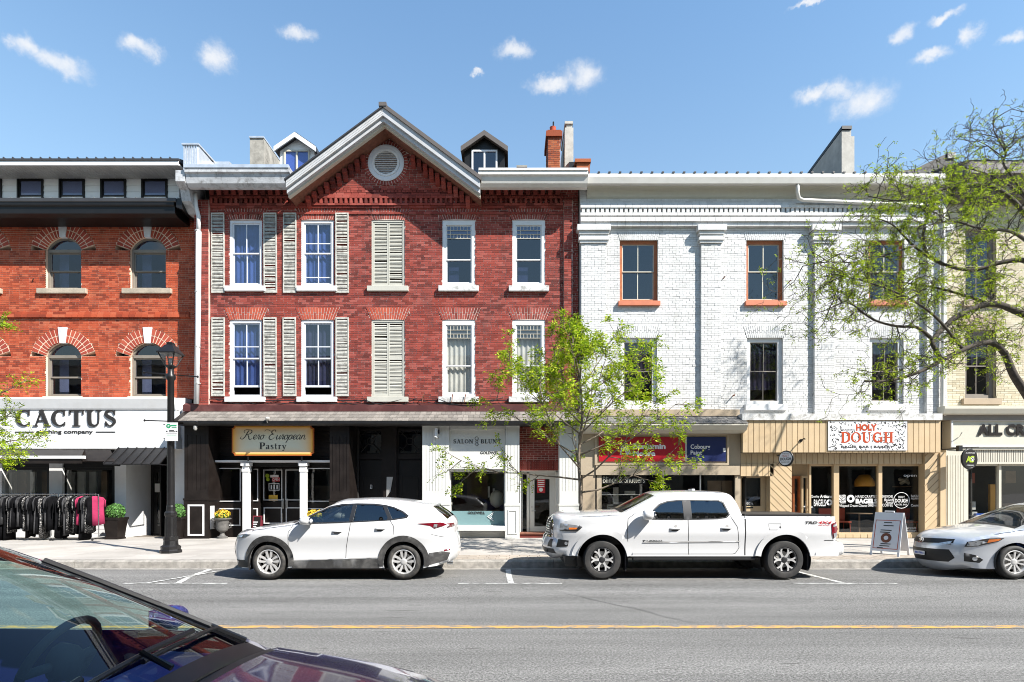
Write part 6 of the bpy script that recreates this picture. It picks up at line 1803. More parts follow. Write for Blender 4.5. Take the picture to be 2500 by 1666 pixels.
glyph_text('Pastry', ROMAN, X(633, yl), X(699, yl), Z(1097, yl), Z(1081, yl) - Z(1097, yl), yl, 'lettering_black', sg, th=.004)
for p in (604, 735): pb('hanger', 'black_metal', sg, p, p + 3, 1113, 1126, ry + .02, .02)
# salon lettering
yl = TY_ - .012
sg = sign(1165, 1110, yl, 'thin black salon lettering with a ring and diamond emblem on white fascia')
glyph_text('SALON', ROMAN, X(1107, yl), X(1155, yl), Z(1083, yl), Z(1073, yl) - Z(1083, yl), yl, 'lettering_black', sg, th=.01)
glyph_text('BLUNT', ROMAN, X(1174, yl), X(1223, yl), Z(1083, yl), Z(1073, yl) - Z(1083, yl), yl, 'lettering_black', sg, th=.01)
m = MB(); ex, ez = X(1164, yl), Z(1071, yl)
m.tube([(ex + .055 * cos(2 * pi * i / 14), yl, ez + .055 * sin(2 * pi * i / 14)) for i in range(15)], .007, 5)
m.tube([(ex + .04 * cos(2 * pi * i / 14), yl, ez - .10 + .04 * sin(2 * pi * i / 14)) for i in range(15)], .007, 5)
m.tube([(ex, yl, ez - .13), (ex + .06, yl, ez - .19), (ex, yl, ez - .25), (ex - .06, yl, ez - .19), (ex, yl, ez - .13)], .008, 5); m.obj('emblem', 'lettering_black', sg)
ptext('GOLDWELL,', 1172, 1224, 1102.5, 1109, TY_ - .006, 'lettering_black', sg, bold=.035)
# little camera box on the left salon pilaster
cam_ = thing('security_light', (X(1067, SY), SY - .1, Z(1065, SY)), 'small white box light fixed high on the left salon pilaster', 'light')
m = MB(); m.hexa([(X(1063, SY), SY - .18, Z(1068, SY)), (X(1069, SY), SY - .16, Z(1070, SY)), (X(1071, SY), SY, Z(1070, SY)), (X(1064, SY), SY, Z(1068, SY)), (X(1063, SY), SY - .18, Z(1046, SY)), (X(1069, SY), SY - .16, Z(1047, SY)), (X(1071, SY), SY, Z(1047, SY)), (X(1064, SY), SY, Z(1046, SY))]); m.obj('housing', 'print_white', cam_)
m = MB(); m.box(X(1069, SY), X(1073, SY), SY - .1, SY, Z(1060, SY), Z(1050, SY)); m.obj('bracket', 'black_plastic', cam_)
# paint shop sign
y = PY - .03
sg = sign(1617, 1127, y, 'long red and navy sign panel with white lettering over the paint shop window')
pb('red_panel', 'sign_red', sg, 1462, 1673, 1067, 1127, y, .03); pb('divider', 'aluminium', sg, 1673, 1677, 1067, 1127, y - .005, .035); pb('navy_panel', 'sign_navy', sg, 1677, 1772, 1067, 1127, y, .03)
ptext('Benjamin', 1545, 1625, 1083, 1096, y - .004, 'print_white', sg, bold=.045); ptext('Moore', 1545, 1600, 1101, 1113, y - .004, 'print_white', sg, bold=.045)
m = MB(); ya = y - .004
for i in range(3):
    a = 1508 + i * 7
    m.add([(X(a + 10, ya), ya, Z(1086 + i * 3, ya)), (X(a + 13, ya), ya, Z(1086 + i * 3, ya)), (X(a + 26 - i * 3, ya), ya, Z(1111, ya)), (X(a + 22 - i * 3, ya), ya, Z(1111, ya))], [(3, 2, 1, 0)])
m.add([(X(1513, ya), ya, Z(1111, ya)), (X(1516, ya), ya, Z(1111, ya)), (X(1521, ya), ya, Z(1086, ya)), (X(1518, ya), ya, Z(1086, ya))], [(0, 1, 2, 3)])
m.obj('emblem', 'print_white', sg)
ptext('Cobourg', 1686, 1734, 1085, 1096, y - .004, 'print_white', sg, bold=.02); ptext('Paint', 1686, 1714, 1100, 1110, y - .004, 'print_white', sg, bold=.02)
m = MB(); m.box(X(1765, y), X(1771, y), y - .006, y, Z(1104, y), Z(1094, y)); m.obj('sticker', 'print_white', sg)
# bakery banner with sprinkles
y = FYB - .03
sg = sign(2118, 1100, y, 'white sprinkle covered banner with orange red lettering on the beige board fascia')
pb('banner', 'sign_white', sg, 2022, 2215, 1029, 1100, y, .02)
m = MB(); rs = random.Random(4)
for i in range(330):
    px_, py_ = rs.uniform(2025, 2212), rs.uniform(1031, 1098)
    if 2055 < px_ < 2180 and 1034 < py_ < 1096 and rs.random() < .6: continue
    a = rs.uniform(0, pi); l, w_ = .034, .010; cx_, cz_ = X(px_, y), Z(py_, y)
    u, v = (cos(a) * l, sin(a) * l), (-sin(a) * w_, cos(a) * w_)
    m.add([(cx_ - u[0] - v[0], y - .003, cz_ - u[1] - v[1]), (cx_ + u[0] - v[0], y - .003, cz_ + u[1] - v[1]), (cx_ + u[0] + v[0], y - .003, cz_ + u[1] + v[1]), (cx_ - u[0] + v[0], y - .003, cz_ - u[1] + v[1])], [(0, 1, 2, 3)])
m.obj('sprinkles', 'lettering_black', sg, kind='stuff')
ptext('HOLY', 2090, 2141, 1036, 1051, y - .006, 'letter_orange', sg, bold=.05)
yl = y - .006
glyph_text('DOUGH', ROMAN, X(2054, yl), X(2182, yl), Z(1081, yl), Z(1055, yl) - Z(1081, yl), yl, 'letter_orange', sg, th=.003, space=.03)
ptext("HUNTER'S", 2054, 2087, 1047.5, 1051.5, yl, 'lettering_black', sg); ptext('BAGEL BAR | BAKERY', 2054, 2182, 1088, 1094, yl, 'lettering_black', sg, bold=.02)
for p in (2070, 2100, 2140, 2170): pb('eyelet', 'aluminium', sg, p, p + 2, 1030, 1032, y - .004, .004)
# round projecting sign of the bakery: disc hanging on a bracket, seen at an angle
def disc_sign(px_, py_, y, rx, rz, rot, label, face, rim, bracket_px):
    cx_, cz_ = X(px_, y), Z(py_, y)
    tg = thing('hanging_sign', (cx_, y, cz_), label, 'sign', rotz=rot, local=True)
    m = MB(); N = 28
    for k, (yy, rr_) in enumerate(((-.035, 1.0), (.035, 1.0))): pass
    vs_ = [(rx * cos(2 * pi * i / N), yy, rz * sin(2 * pi * i / N)) for yy in (-.03, .03) for i in range(N)]
    m.add(vs_, [tuple(range(N)), tuple(reversed(range(N, 2 * N)))] + [((i + 1) % N, i, N + i, N + (i + 1) % N) for i in range(N)]); m.obj('disc', face, tg, fix=True)
    m = MB(); m.tube([(rx * cos(2 * pi * i / N), 0, rz * sin(2 * pi * i / N)) for i in range(N + 1)], .035, 6, caps=False); m.obj('rim', rim, tg, smooth=True)
    return tg
hs = disc_sign(1919, 1120, -1.0, .21, .22, radians(-52), 'small round white bakery sign projecting above the diagonal boards', 'sign_white', 'black_metal', 0)
text('HOLY', -.11, .11, .09, .07, -.036, 'letter_orange', hs); text('DOUGH', -.17, .17, -.01, .085, -.036, 'lettering_black', hs, bold=.03); text('BAGEL BAR', -.13, .13, -.11, .04, -.036, 'lettering_black', hs); text("HUNTER'S", -.1, .1, .16, .03, -.036, 'lettering_black', hs)
m = MB(); m.tube([(-.25, .02, .12), (-.55, .55, .12)], .02, 6); m.tube([(-.25, .02, -.14), (-.50, .45, -.16)], .015, 6); m.obj('bracket', 'black_metal', hs)
# pet shop lettering and oval sign
y = -.37
sg = sign(2450, 1065, y, 'raised dark brown capitals on the cream fascia at the right edge')
ptext('ALL CREATURES', 2388, 2640, 1036, 1061, y - .03, 'black_brown', sg, bold=.05, sp=1.05)
m2 = ptext('ALL CREATURES', 2387, 2639, 1038, 1063, y - .012, 'taupe_frame', sg, bold=.05, sp=1.05)
hs = disc_sign(2366, 1121, -.95, .26, .30, radians(8), 'oval dark brown hanging sign with lime green initials outside the cream shop', 'black_brown', 'black_metal', 0)
text('A', -.15, .02, -.0, .20, -.036, 'lime_print', hs, bold=.03, shear=.12); text('C', -.03, .15, -.0, .20, -.037, 'lime_print', hs, bold=.03, shear=.12); text('ALL CREATURES', -.16, .16, .19, .04, -.036, 'print_white', hs); text('COBOURG', -.12, .12, -.2, .04, -.036, 'print_white', hs)
m = MB(); 
for (a, b, r_) in ((.07, -.02, .035), (.03, .03, .016), (.06, .055, .016), (.1, .05, .016), (.125, .015, .016)): m.lathe([(r_, 0), (r_, -.003)], 9, (a + .01, -.036, b - .02), 'y')
m.obj('paw_mark', 'print_white', hs)
m = MB(); m.tube([(-.30, 0, .36), (.34, 0, .38)], .014, 6); m.tube([(-.1, 0, .36), (-.1, 0, .29)], .008, 5); m.tube([(.1, 0, .37), (.1, 0, .29)], .008, 5); m.box(-.42, -.28, -.05, .05, .24, .42); m.obj('bracket', 'black_metal', hs)
m = MB(); m.tube([(-.35, 0, .33), (-.35, .62, .33)], .02, 6); m.obj('wall_arm', 'black_metal', hs)
bk = thing('wall_lamp_arm', (X(2345, -.5), -.5, Z(1060, -.4)), 'short forked metal arm on the cream fascia beside the capitals', 'bracket')
m = MB(); m.tube([(X(2343, -.38), -.38, Z(1066, -.38)), (X(2346, -.6), -.6, Z(1060, -.6)), (X(2349, -.62), -.62, Z(1056, -.6))], .014, 6); m.obj('arm', 'aluminium', bk)
bk = thing('wall_lamp_arm', (X(1955, -.8), -.8, Z(1075, -.8)), 'dark spike arm jutting from the beige board fascia left of the banner', 'bracket')
m = MB(); a, b = X(1955, -.72), Z(1076, -.72); m.tube([(a, -.72, b), (a + .02, -.9, b + .05), (a, -.98, b + .02)], .02, 6); m.lathe([(.05, 0), (.05, .03)], 8, (a, -.75, b), 'y'); m.obj('arm', 'black_metal', bk)

# ================================================================== street lamp
LY = -4.7
lx = X(417, LY)
lamp = thing('street_lamp', (lx, LY, SWZ), 'tall black cast iron street lamp with square lantern beside the clothing shop', 'street lamp')
def lz(py): return Z(py, LY)
m = MB(); m.lathe([(.25, 0), (.25, .06), (.22, .09), (.23, .16), (.17, .20), (.16, .30), (.17, .33), (.17, .40), (.12, .42)], 8, (lx, LY, SWZ), a0=pi / 8); m.obj('base', 'black_metal', lamp)
m = MB(); m.lathe([(.13, lz(1318)), (.12, lz(1262)), (.14, lz(1258)), (.14, lz(1252)), (.105, lz(1248)), (.10, lz(1238)), (.09, lz(1234))], 12, (lx, LY, 0)); m.obj('lower_shaft', 'black_metal', lamp)
for i in range(12):
    a = 2 * pi * i / 12; m = MB(); m.tube([(lx + .128 * cos(a), LY + .128 * sin(a), lz(1312)), (lx + .119 * cos(a), LY + .119 * sin(a), lz(1266))], .012, 5); m.obj('flute', 'black_metal', lamp)
m = MB(); m.lathe([(.088, lz(1236)), (.074, lz(930)), (.11, lz(925)), (.11, lz(918)), (.07, lz(912)), (.07, lz(900)), (.12, lz(896)), (.05, lz(893))], 12, (lx, LY, 0)); m.obj('shaft', 'black_metal', lamp, smooth=40)
for (py_, dx_, tl) in ((915, .66, -.05), (1029, .64, -.02)):
    m = MB(); m.tube([(lx - dx_, LY - .02, lz(py_) - tl), (lx + dx_, LY + .02, lz(py_) + tl)], .014, 6)
    for s_ in (-1, 1): m.lathe([(.01, -.03), (.03, 0), (.01, .03)], 8, (lx + s_ * dx_, LY + .02 * s_, lz(py_) + s_ * tl))
    m.obj('banner_arm', 'black_metal', lamp)
zb_, zt_ = lz(893), lz(866)
wb_, wt_ = .09, .195
m = MB()
for s1 in (-1, 1):
    for s2 in (-1, 1): m.tube([(lx + s1 * wb_, LY + s2 * wb_, zb_), (lx + s1 * wt_, LY + s2 * wt_, zt_)], .016, 5)
m.lathe([(wb_ * 1.42 + .02, zb_ - .03), (wb_ * 1.42 + .02, zb_)], 4, (lx, LY, 0), a0=pi / 4); lan = m.obj('lantern', 'black_metal', lamp)
m = MB(); m.lathe([(wt_ * 1.42 + .04, zt_), (wt_ * 1.42 + .04, zt_ + .03), (.14, lz(845)), (.10, lz(843)), (.10, lz(838)), (.05, lz(836))], 4, (lx, LY, 0), a0=pi / 4); m.obj('lantern_roof', 'black_metal', lan)
for k in range(4):
    ca, sa = cos(k * pi / 2), sin(k * pi / 2)
    def rot(p, q): return (lx + p * ca - q * sa, LY + p * sa + q * ca)
    v4 = [(*rot(-wb_ * .9, -wb_ * .97), zb_), (*rot(wb_ * .9, -wb_ * .97), zb_), (*rot(wt_ * .93, -wt_ * .97), zt_), (*rot(-wt_ * .93, -wt_ * .97), zt_)]
    m = MB(); m.add(v4, [(0, 1, 2, 3)]); m.obj('pane', 'glass_shop', lan)
m = MB(); m.lathe([(.03, zb_), (.05, zb_ + .1), (.04, zb_ + .18)], 8, (lx, LY, 0)); m.obj('bulb', 'curtain', lan, smooth=True)
ps = thing('parking_sign', (X(418, LY - .14), LY - .14, Z(1077, LY)), 'white and green parking rules sign strapped to the black street lamp', 'sign')
y = LY - .135
m = MB(); m.box(X(403, y), X(434, y), y, y + .006, Z(1077, y), Z(1032, y)); m.obj('plate', 'print_white', ps)
m = MB(); m.lathe([(.055, 0), (.055, -.003)], 18, (X(411.5, y), y - .001, Z(1040.5, y)), 'y'); m.obj('disc', 'green_print', ps)
ptext('P', 409.5, 413.5, 1038, 1043.5, y - .006, 'print_white', ps, bold=.03)
for i, (a, b, t_, b_, mt) in enumerate(((417, 431, 1038, 1041, 'green_print'), (419, 431, 1043, 1044.5, 'green_print'), (413, 425, 1050, 1052, 'lettering_black'), (412, 428, 1053.5, 1055.5, 'lettering_black'), (406, 432, 1059, 1060.3, 'lettering_black'), (407, 431, 1064, 1065, 'green_print'))): pb('print_line', mt, ps, a, b, t_, b_, y - .003, .002)
pb('arrow', 'lettering_black', ps, 405, 409, 1052, 1054.5, y - .003, .002); pb('arrow', 'lettering_black', ps, 429, 433, 1052, 1054.5, y - .003, .002)
m = MB(); m.box(lx - .11, lx + .11, y + .008, y + .02, Z(1038, y), Z(1036, y)); m.box(lx - .11, lx + .11, y + .008, y + .02, Z(1072, y), Z(1070, y)); m.obj('strap', 'steel', ps)

# ================================================================== planters, urns, boards
def leaf_ball(c, r, n, size, seed, squash=1.0):
    rb = random.Random(seed); m = MB()
    for i in range(n):
        z = rb.uniform(-.85, 1); a = rb.uniform(0, 2 * pi); q = sqrt(1 - z * z)
        nrm = Vector((q * cos(a), q * sin(a), z)); rad = r * rb.uniform(.88, 1.04)
        p = Vector(c) + Vector((nrm.x * rad, nrm.y * rad, nrm.z * rad * squash))
        d = (nrm + Vector((rb.uniform(-1, 1), rb.uniform(-1, 1), rb.uniform(-1, 1))) * .8).normalized()
        u = d.orthogonal().normalized(); w = d.cross(u); s = size * rb.uniform(.7, 1.3)
        m.add([p - u * s, p + w * s * .5, p + u * s, p - w * s * .5], [(0, 1, 2, 3)])
    return m
def planter(px_, base_py, w_top, w_bot, y, zt, ball_r, label, seed):
    cx_ = X(px_, y)
    t_ = thing('planter', (cx_, y, SWZ), label, 'planter', 'boxwood planters by the clothing shop door')
    q = sqrt(2)
    m = MB(); m.lathe([(w_bot * q / 2 + .03, 0), (w_bot * q / 2 + .03, .05), (w_bot * q / 2, .07), (w_top * q / 2, zt - .09), (w_top * q / 2 + .03, zt - .07), (w_top * q / 2 + .03, zt)], 4, (cx_, y, SWZ), a0=pi / 4); m.obj('pot', 'black_brown', t_)
    m = MB()
    m.hexa([(cx_ - w_bot / 2 + .07, y - w_bot / 2 - .0, SWZ + .16), (cx_ + w_bot / 2 - .07, y - w_bot / 2, SWZ + .16), (cx_ + w_bot / 2 - .07, y - w_bot / 2 + .03, SWZ + .16), (cx_ - w_bot / 2 + .07, y - w_bot / 2 + .03, SWZ + .16),
            (cx_ - w_top / 2 + .08, y - w_top / 2 + .01, SWZ + zt - .18), (cx_ + w_top / 2 - .08, y - w_top / 2 + .01, SWZ + zt - .18), (cx_ + w_top / 2 - .08, y - w_top / 2 + .05, SWZ + zt - .18), (cx_ - w_top / 2 + .08, y - w_top / 2 + .05, SWZ + zt - .18)]); m.obj('pot_panel', 'black_metal', t_)
    m = leaf_ball((cx_, y, SWZ + zt + ball_r * .6), ball_r, 1500, .030, seed); m.obj('clipped_ball', 'boxwood', t_, kind='stuff')
    m = MB(); m.lathe([(.02, -ball_r * .55), (ball_r * .8, -ball_r * .4), (ball_r * .9, 0), (ball_r * .7, ball_r * .55), (.02, ball_r * .85)], 12, (cx_, y, SWZ + zt + ball_r * .6)); m.obj('inner_growth', 'boxwood', t_, smooth=True)
planter(282, 1315, .48, .36, -.55, .70, .27, 'tapered black planter with clipped boxwood ball left of the shop doorway', 1)
planter(434, 1315, .48, .36, -.42, .70, .27, 'tapered black planter with clipped boxwood ball half hidden by the street lamp', 2)
def urn(px_, y, label, seed):
    cx_ = X(px_, y)
    t_ = thing('flower_urn', (cx_, y, SWZ), label, 'urn', 'stone urns by the pastry shop')
    m = MB(); m.lathe([(.16, 0), (.16, .06), (.10, .08), (.06, .16), (.07, .2), (.16, .26), (.2, .38), (.19, .52), (.22, .60), (.27, .63), (.27, .66), (.2, .66)], 18, (cx_, y, SWZ)); m.obj('urn_bowl', 'urn_stone', t_, smooth=35)
    for s_ in (-1, 1):
        m = MB(); m.tube([(cx_ + s_ * .19, y, SWZ + .5), (cx_ + s_ * .27, y, SWZ + .5), (cx_ + s_ * .28, y, SWZ + .36), (cx_ + s_ * .18, y, SWZ + .32)], .015, 6); m.obj('urn_handle', 'urn_stone', t_)
    m = leaf_ball((cx_, y, SWZ + .72), .2, 260, .045, seed, .5); m.obj('foliage', 'boxwood', t_, kind='stuff')
    m = leaf_ball((cx_, y, SWZ + .78), .23, 260, .04, seed + 5, .7); m.obj('flowers', 'flower_yellow', t_, kind='stuff')
urn(543, -.30, 'dark stone urn of yellow flowers beside the left black pilaster', 11)
urn(768, -.30, 'dark stone urn of yellow flowers mostly hidden behind the white hatchback', 12)
# maroon menu board by the pastry door
y = -.55
bd = thing('menu_board', (X(625, y), y, SWZ), 'small maroon framed menu board leaning by the pastry shop door', 'sign')
m = MB(); a, b = X(614, y), X(636, y); z0_, z1_ = SWZ, SWZ + .75
m.frame(a, b, z0_, z1_, y, y + .03, .035); o_ = m.obj('board_frame', 'maroon', bd); o_.rotation_euler = (radians(-8), 0, 0)
m = MB(); m.box(a + .03, b - .03, y + .008, y + .02, z0_ + .03, z1_ - .03); o_ = m.obj('board_face', 'black_brown', bd); o_.rotation_euler = (radians(-8), 0, 0)
for i in range(6):
    m = MB(); m.box(a + .06, b - .08 - .03 * (i % 3), y - .012 + i * .003, y - .008 + i * .003, z1_ - .22 - i * .07, z1_ - .19 - i * .07); m.obj('chalk_line', 'print_white', bd)
m = MB(); m.box(a + .02, b - .02, y + .2, y + .22, SWZ, SWZ + .6); m.obj('rear_leg', 'maroon', bd)
# folding A-frame board outside the bakery
ay_ = -5.2
axx = X(2172, ay_)
af = thing('sandwich_board', (axx, ay_, SWZ), 'white plastic sandwich board standing on the pavement outside the bakery', 'sign', rotz=radians(-56), local=True)
H_, W2, sp_ = 1.02, .32, .26
def leanpt(u, v, side): return (u, side * (-sp_ * (1 - v / H_) - .015), v)
for side, nm in ((1, 'front_panel'), (-1, 'rear_panel')):
    m = MB(); t0 = .02
    def Q(u, v, d): x_, y_, z_ = leanpt(u, v, side); return (x_, y_ + d, z_)
    dd = -.015 * side
    m.hexa([Q(-W2, .1, 0), Q(W2, .1, 0), Q(W2, .1, dd), Q(-W2, .1, dd), Q(-W2 * .96, H_, 0), Q(W2 * .96, H_, 0), Q(W2 * .96, H_, dd), Q(-W2 * .96, H_, dd)])
    for s_ in (-1, 1):
        m.hexa([Q(s_ * W2 - .05 * (s_ > 0), 0, 0), Q(s_ * W2 + .05 * (s_ < 0), 0, 0), Q(s_ * W2 + .05 * (s_ < 0), 0, dd), Q(s_ * W2 - .05 * (s_ > 0), 0, dd), Q(s_ * W2 - .05 * (s_ > 0), .098, 0), Q(s_ * W2 + .05 * (s_ < 0), .098, 0), Q(s_ * W2 + .05 * (s_ < 0), .098, dd), Q(s_ * W2 - .05 * (s_ > 0), .098, dd)])
    m.obj(nm, 'sign_white', af, fix=True)
m = MB(); m.frame(-W2 + .05, W2 - .05, .16, .84, -.03, -.022, .014)
fr_ = m
def lean_obj(m, name, mat):
    m.v = [(x_, -sp_ * (1 - z_ / H_) - .015 - .018 + (y_ + .03), z_) for x_, y_, z_ in m.v]; return m.obj(name, mat, af)
lean_obj(fr_, 'board_border', 'letter_orange')
m = MB()
for (u, v, l, mt) in ((0.02, .78, .16, 0), (.04, .71, .2, 0), (0, .60, .22, 0), (-.02, .55, .20, 0), (.02, .28, .2, 0), (0, .23, .2, 0), (-.1, .18, .12, 0)):
    m.box(u - l / 1.6, u + l / 2.2, -.034, -.032, v - .010, v + .010)
lean_obj(m, 'board_print', 'lettering_black')
m = MB(); m.lathe([(.115, 0), (.115, -.003)], 20, (0, -.03, .42), 'y'); lean_obj(m, 'board_picture', 'rust')
m = MB(); m.lathe([(.05, 0), (.05, -.004)], 14, (0, -.032, .42), 'y'); lean_obj(m, 'board_picture', 'sign_white')
m = MB(); m.tube([(-.1, 0, H_), (-.1, 0, H_ + .03), (.1, 0, H_ + .03), (.1, 0, H_)], .015, 6); m.obj('handle', 'sign_white', af)

# ================================================================== clothes rails and garments
pmat('cloth_black', (.006, .006, .007), 1, var=.4, scale=9, spec=.05); pmat('cloth_grey', (.05, .05, .053), 1, var=.3, scale=9, spec=.05); pmat('cloth_pink', (.36, .02, .085), .9, var=.15, scale=9); pmat('cloth_light', (.42, .42, .43), .9, var=.2, scale=9)
for nm, sc_, th_ in (('cloth_floral', 22, .58), ('cloth_floral_fine', 34, .56)):
    t = NT(nm); v = t.pos(); n1 = t.noise(v, sc_, 3, .6, 1.2)
    c_ = t.ramp(n1, [(th_ - .02, (.007, .007, .008)), (th_ + .04, (.36, .35, .34))]); t.bsdf(Base_Color=c_, Roughness=.9)
RKY = -.95
def rack(p0, p1, label):
    x0, x1 = X(p0, RKY), X(p1, RKY)
    t_ = thing('clothes_rail', ((x0 + x1) / 2, RKY, SWZ), label, 'clothes rail', 'clothes rails outside the clothing shop')
    zt = Z(1207, RKY)
    m = MB(); m.tube([(x0, RKY, zt), (x1, RKY, zt)], .014, 6); m.obj('rail', 'steel', t_)
    for xx in (x0, x1):
        m = MB(); m.tube([(xx, RKY, SWZ + .1), (xx, RKY, zt)], .014, 6); m.obj('upright', 'steel', t_)
        m = MB(); m.tube([(xx, RKY - .3, SWZ + .09), (xx, RKY + .3, SWZ + .09)], .016, 6); m.obj('foot', 'aluminium', t_)
        for s_ in (-1, 1):
            m = MB(); m.lathe([(.035, -.015), (.035, .015)], 10, (xx, RKY + s_ * .27, SWZ + .036), 'x'); m.obj('castor', 'black_plastic', t_)
    return zt
zt = rack(-95, 140, 'long steel clothes rail of dark tops at the left edge')
rack(146, 241, 'steel clothes rail of patterned tops next to the planter')
pal = ['cloth_black', 'cloth_grey', 'cloth_black', 'cloth_floral_fine', 'cloth_black', 'cloth_grey', 'cloth_black']
pal2 = ['cloth_floral', 'cloth_black', 'cloth_floral_fine', 'cloth_black', 'cloth_grey', 'cloth_floral', 'cloth_black']
NAMES = {'cloth_black': 'plain black', 'cloth_grey': 'plain grey', 'cloth_floral': 'large black and white floral', 'cloth_floral_fine': 'fine black and white floral', 'cloth_light': 'pale grey', 'cloth_pink': 'bright pink'}
rg = random.Random(23)
def garment(px_, mat, yaw, label, ln):
    xx = X(px_, RKY)
    t_ = thing('garment', (xx, RKY, zt - ln), label, 'garment', 'garments hanging on the rails', rotz=yaw, local=True)
    rows = []
    ph = rg.uniform(0, 6)
    prof = [(0, .05, .008), (.05, .20, .014), (.12, .235, .020), (.35, .21, .024), (.65, .22, .030), (1.0, .24, .034)]
    m = MB(); n = 14
    for (f, hw_, th_) in prof:
        z_ = ln * (1 - f) - .06
        ring = []
        for i in range(n):
            a = 2 * pi * i / n
            ring.append((th_ * sin(a) * (1 + .35 * sin(3 * a + ph + f * 2)) , hw_ * cos(a) * (1 + .06 * sin(5 * a + ph)), z_ + (.03 * sin(2 * a + ph) if f > .9 else 0)))
        rows.append(ring)
    b = 0
    for r_ in rows: m.v += r_
    for k in range(len(rows) - 1):
        for i in range(n): m.f.append((k * n + i, k * n + (i + 1) % n, (k + 1) * n + (i + 1) % n, (k + 1) * n + i))
    m.f.append(tuple(range(n))); m.f.append(tuple(reversed(range((len(rows) - 1) * n, len(rows) * n))))
    m.obj('cloth', mat, t_, smooth=True, fix=True)
    s_ = MB()
    for sd in (-1, 1):
        s_.tube([(0, sd * .2, ln - .12), (.0, sd * .255, ln * .78), (0, sd * .25, ln * .55)], [.016, .022, .018], 6)
    s_.obj('sleeves', mat, t_, smooth=True)
    h_ = MB(); h_.tube([(0, 0, ln - .06), (0, 0, ln - .02), (0, .03, ln + .012), (0, .0, ln + .03)], .006, 5); h_.obj('hanger', 'steel', t_)
i = 0; px_ = -30
seq = []
while px_ < 138: seq.append((px_, pal[i % len(pal)])); px_ += rg.uniform(4.6, 7.2); i += 1
px_ = 150
while px_ < 236: seq.append((px_, pal2[i % len(pal2)])); px_ += rg.uniform(5.5, 7.5); i += 1
seq = [(p, 'cloth_pink' if 199 < p < 206 or 229 < p < 237 else mt) for p, mt in seq]
for k, (p, mt) in enumerate(seq):
    rail_ = 'left' if p < 140 else 'right'
    face = p > 220
    if mt == 'cloth_pink': lab = 'bright pink top turned to the street at the end of the rail' if p > 220 else 'bright pink top between patterned tops on the right clothes rail'
    else:
        same = [q for q in seq if q[1] == mt and (q[0] < 140) == (p < 140)]; nth = ['first', 'second', 'third', 'fourth', 'fifth', 'sixth', 'seventh', 'eighth', 'ninth', 'tenth', 'eleventh', 'twelfth', 'thirteenth', 'fourteenth', 'fifteenth', 'sixteenth', 'seventeenth', 'eighteenth', 'nineteenth', 'twentieth', 'twenty-first', 'twenty-second'][same.index((p, mt))]
        lab = '%s top, %s of its kind along the %s' % (NAMES[mt], nth, 'long left rail' if rail_ == 'left' else 'short right rail')
    garment(p, mt, radians(-62) if (face and mt == 'cloth_pink') else radians(rg.uniform(-16, 12)), lab, rg.uniform(.85, 1.38) if mt != 'cloth_pink' else .9)
for (p, w_, h_, mt) in ((102, 10, .35, 'curtain'), (114, 7, .55, 'galvanised')):
    m = MB(); m.box(X(p, -.8), X(p + w_, -.8), -.8, -.75, SWZ, SWZ + h_); m.obj('display_card', mt, None, label='pale %s card propped under the clothes rail' % ('short' if h_ < .5 else 'tall narrow'), cat='card')

# ================================================================== across the street (seen only in reflections)
OPP = thing('stone_building', (0, -24, 0), 'pale stone building across the street reflected in the shop windows', 'building')
oy = -23.5
pmat('opp_stone', (.38, .33, .25), .85, var=.2, scale=.8)
m = MB()
bays = [(-34 + i * 3.1, -34 + i * 3.1 + 1.5) for i in range(22)]
pieces = [(-36, 36, 0, 11.2)]
for (a, b) in bays:
    for (z0_, z1_) in ((.9, 3.3), (4.8, 6.9), (8.0, 9.9)): pieces = rect_sub(pieces, (a, b, z0_, z1_))
for (a, b, c, d) in pieces: m.box(a, b, oy - .3, oy, c, d)
m.obj('wall', 'opp_stone', OPP)
m = MB(); m.box(-36, 36, oy - .8, oy - .35, 0, 11); m.obj('interior', 'interior_dark', OPP)
m = MB(); m.box(-36.3, 36.3, oy - .3, oy + .5, 11.2, 11.7); m.obj('cornice', 'cream_trim', OPP)
m = MB(); m.box(-36, 36, oy, oy + .25, 3.7, 4.3); m.obj('string_course', 'cream_trim', OPP)

# ================================================================== vehicles
def seg_dist(p, a, b):
    ax_, ay_ = a; bx_, by_ = b; dx_, dy_ = bx_ - ax_, by_ - ay_
    t = max(0, min(1, ((p[0] - ax_) * dx_ + (p[1] - ay_) * dy_) / (dx_ * dx_ + dy_ * dy_ + 1e-12)))
    return math.hypot(p[0] - ax_ - dx_ * t, p[1] - ay_ - dy_ * t)


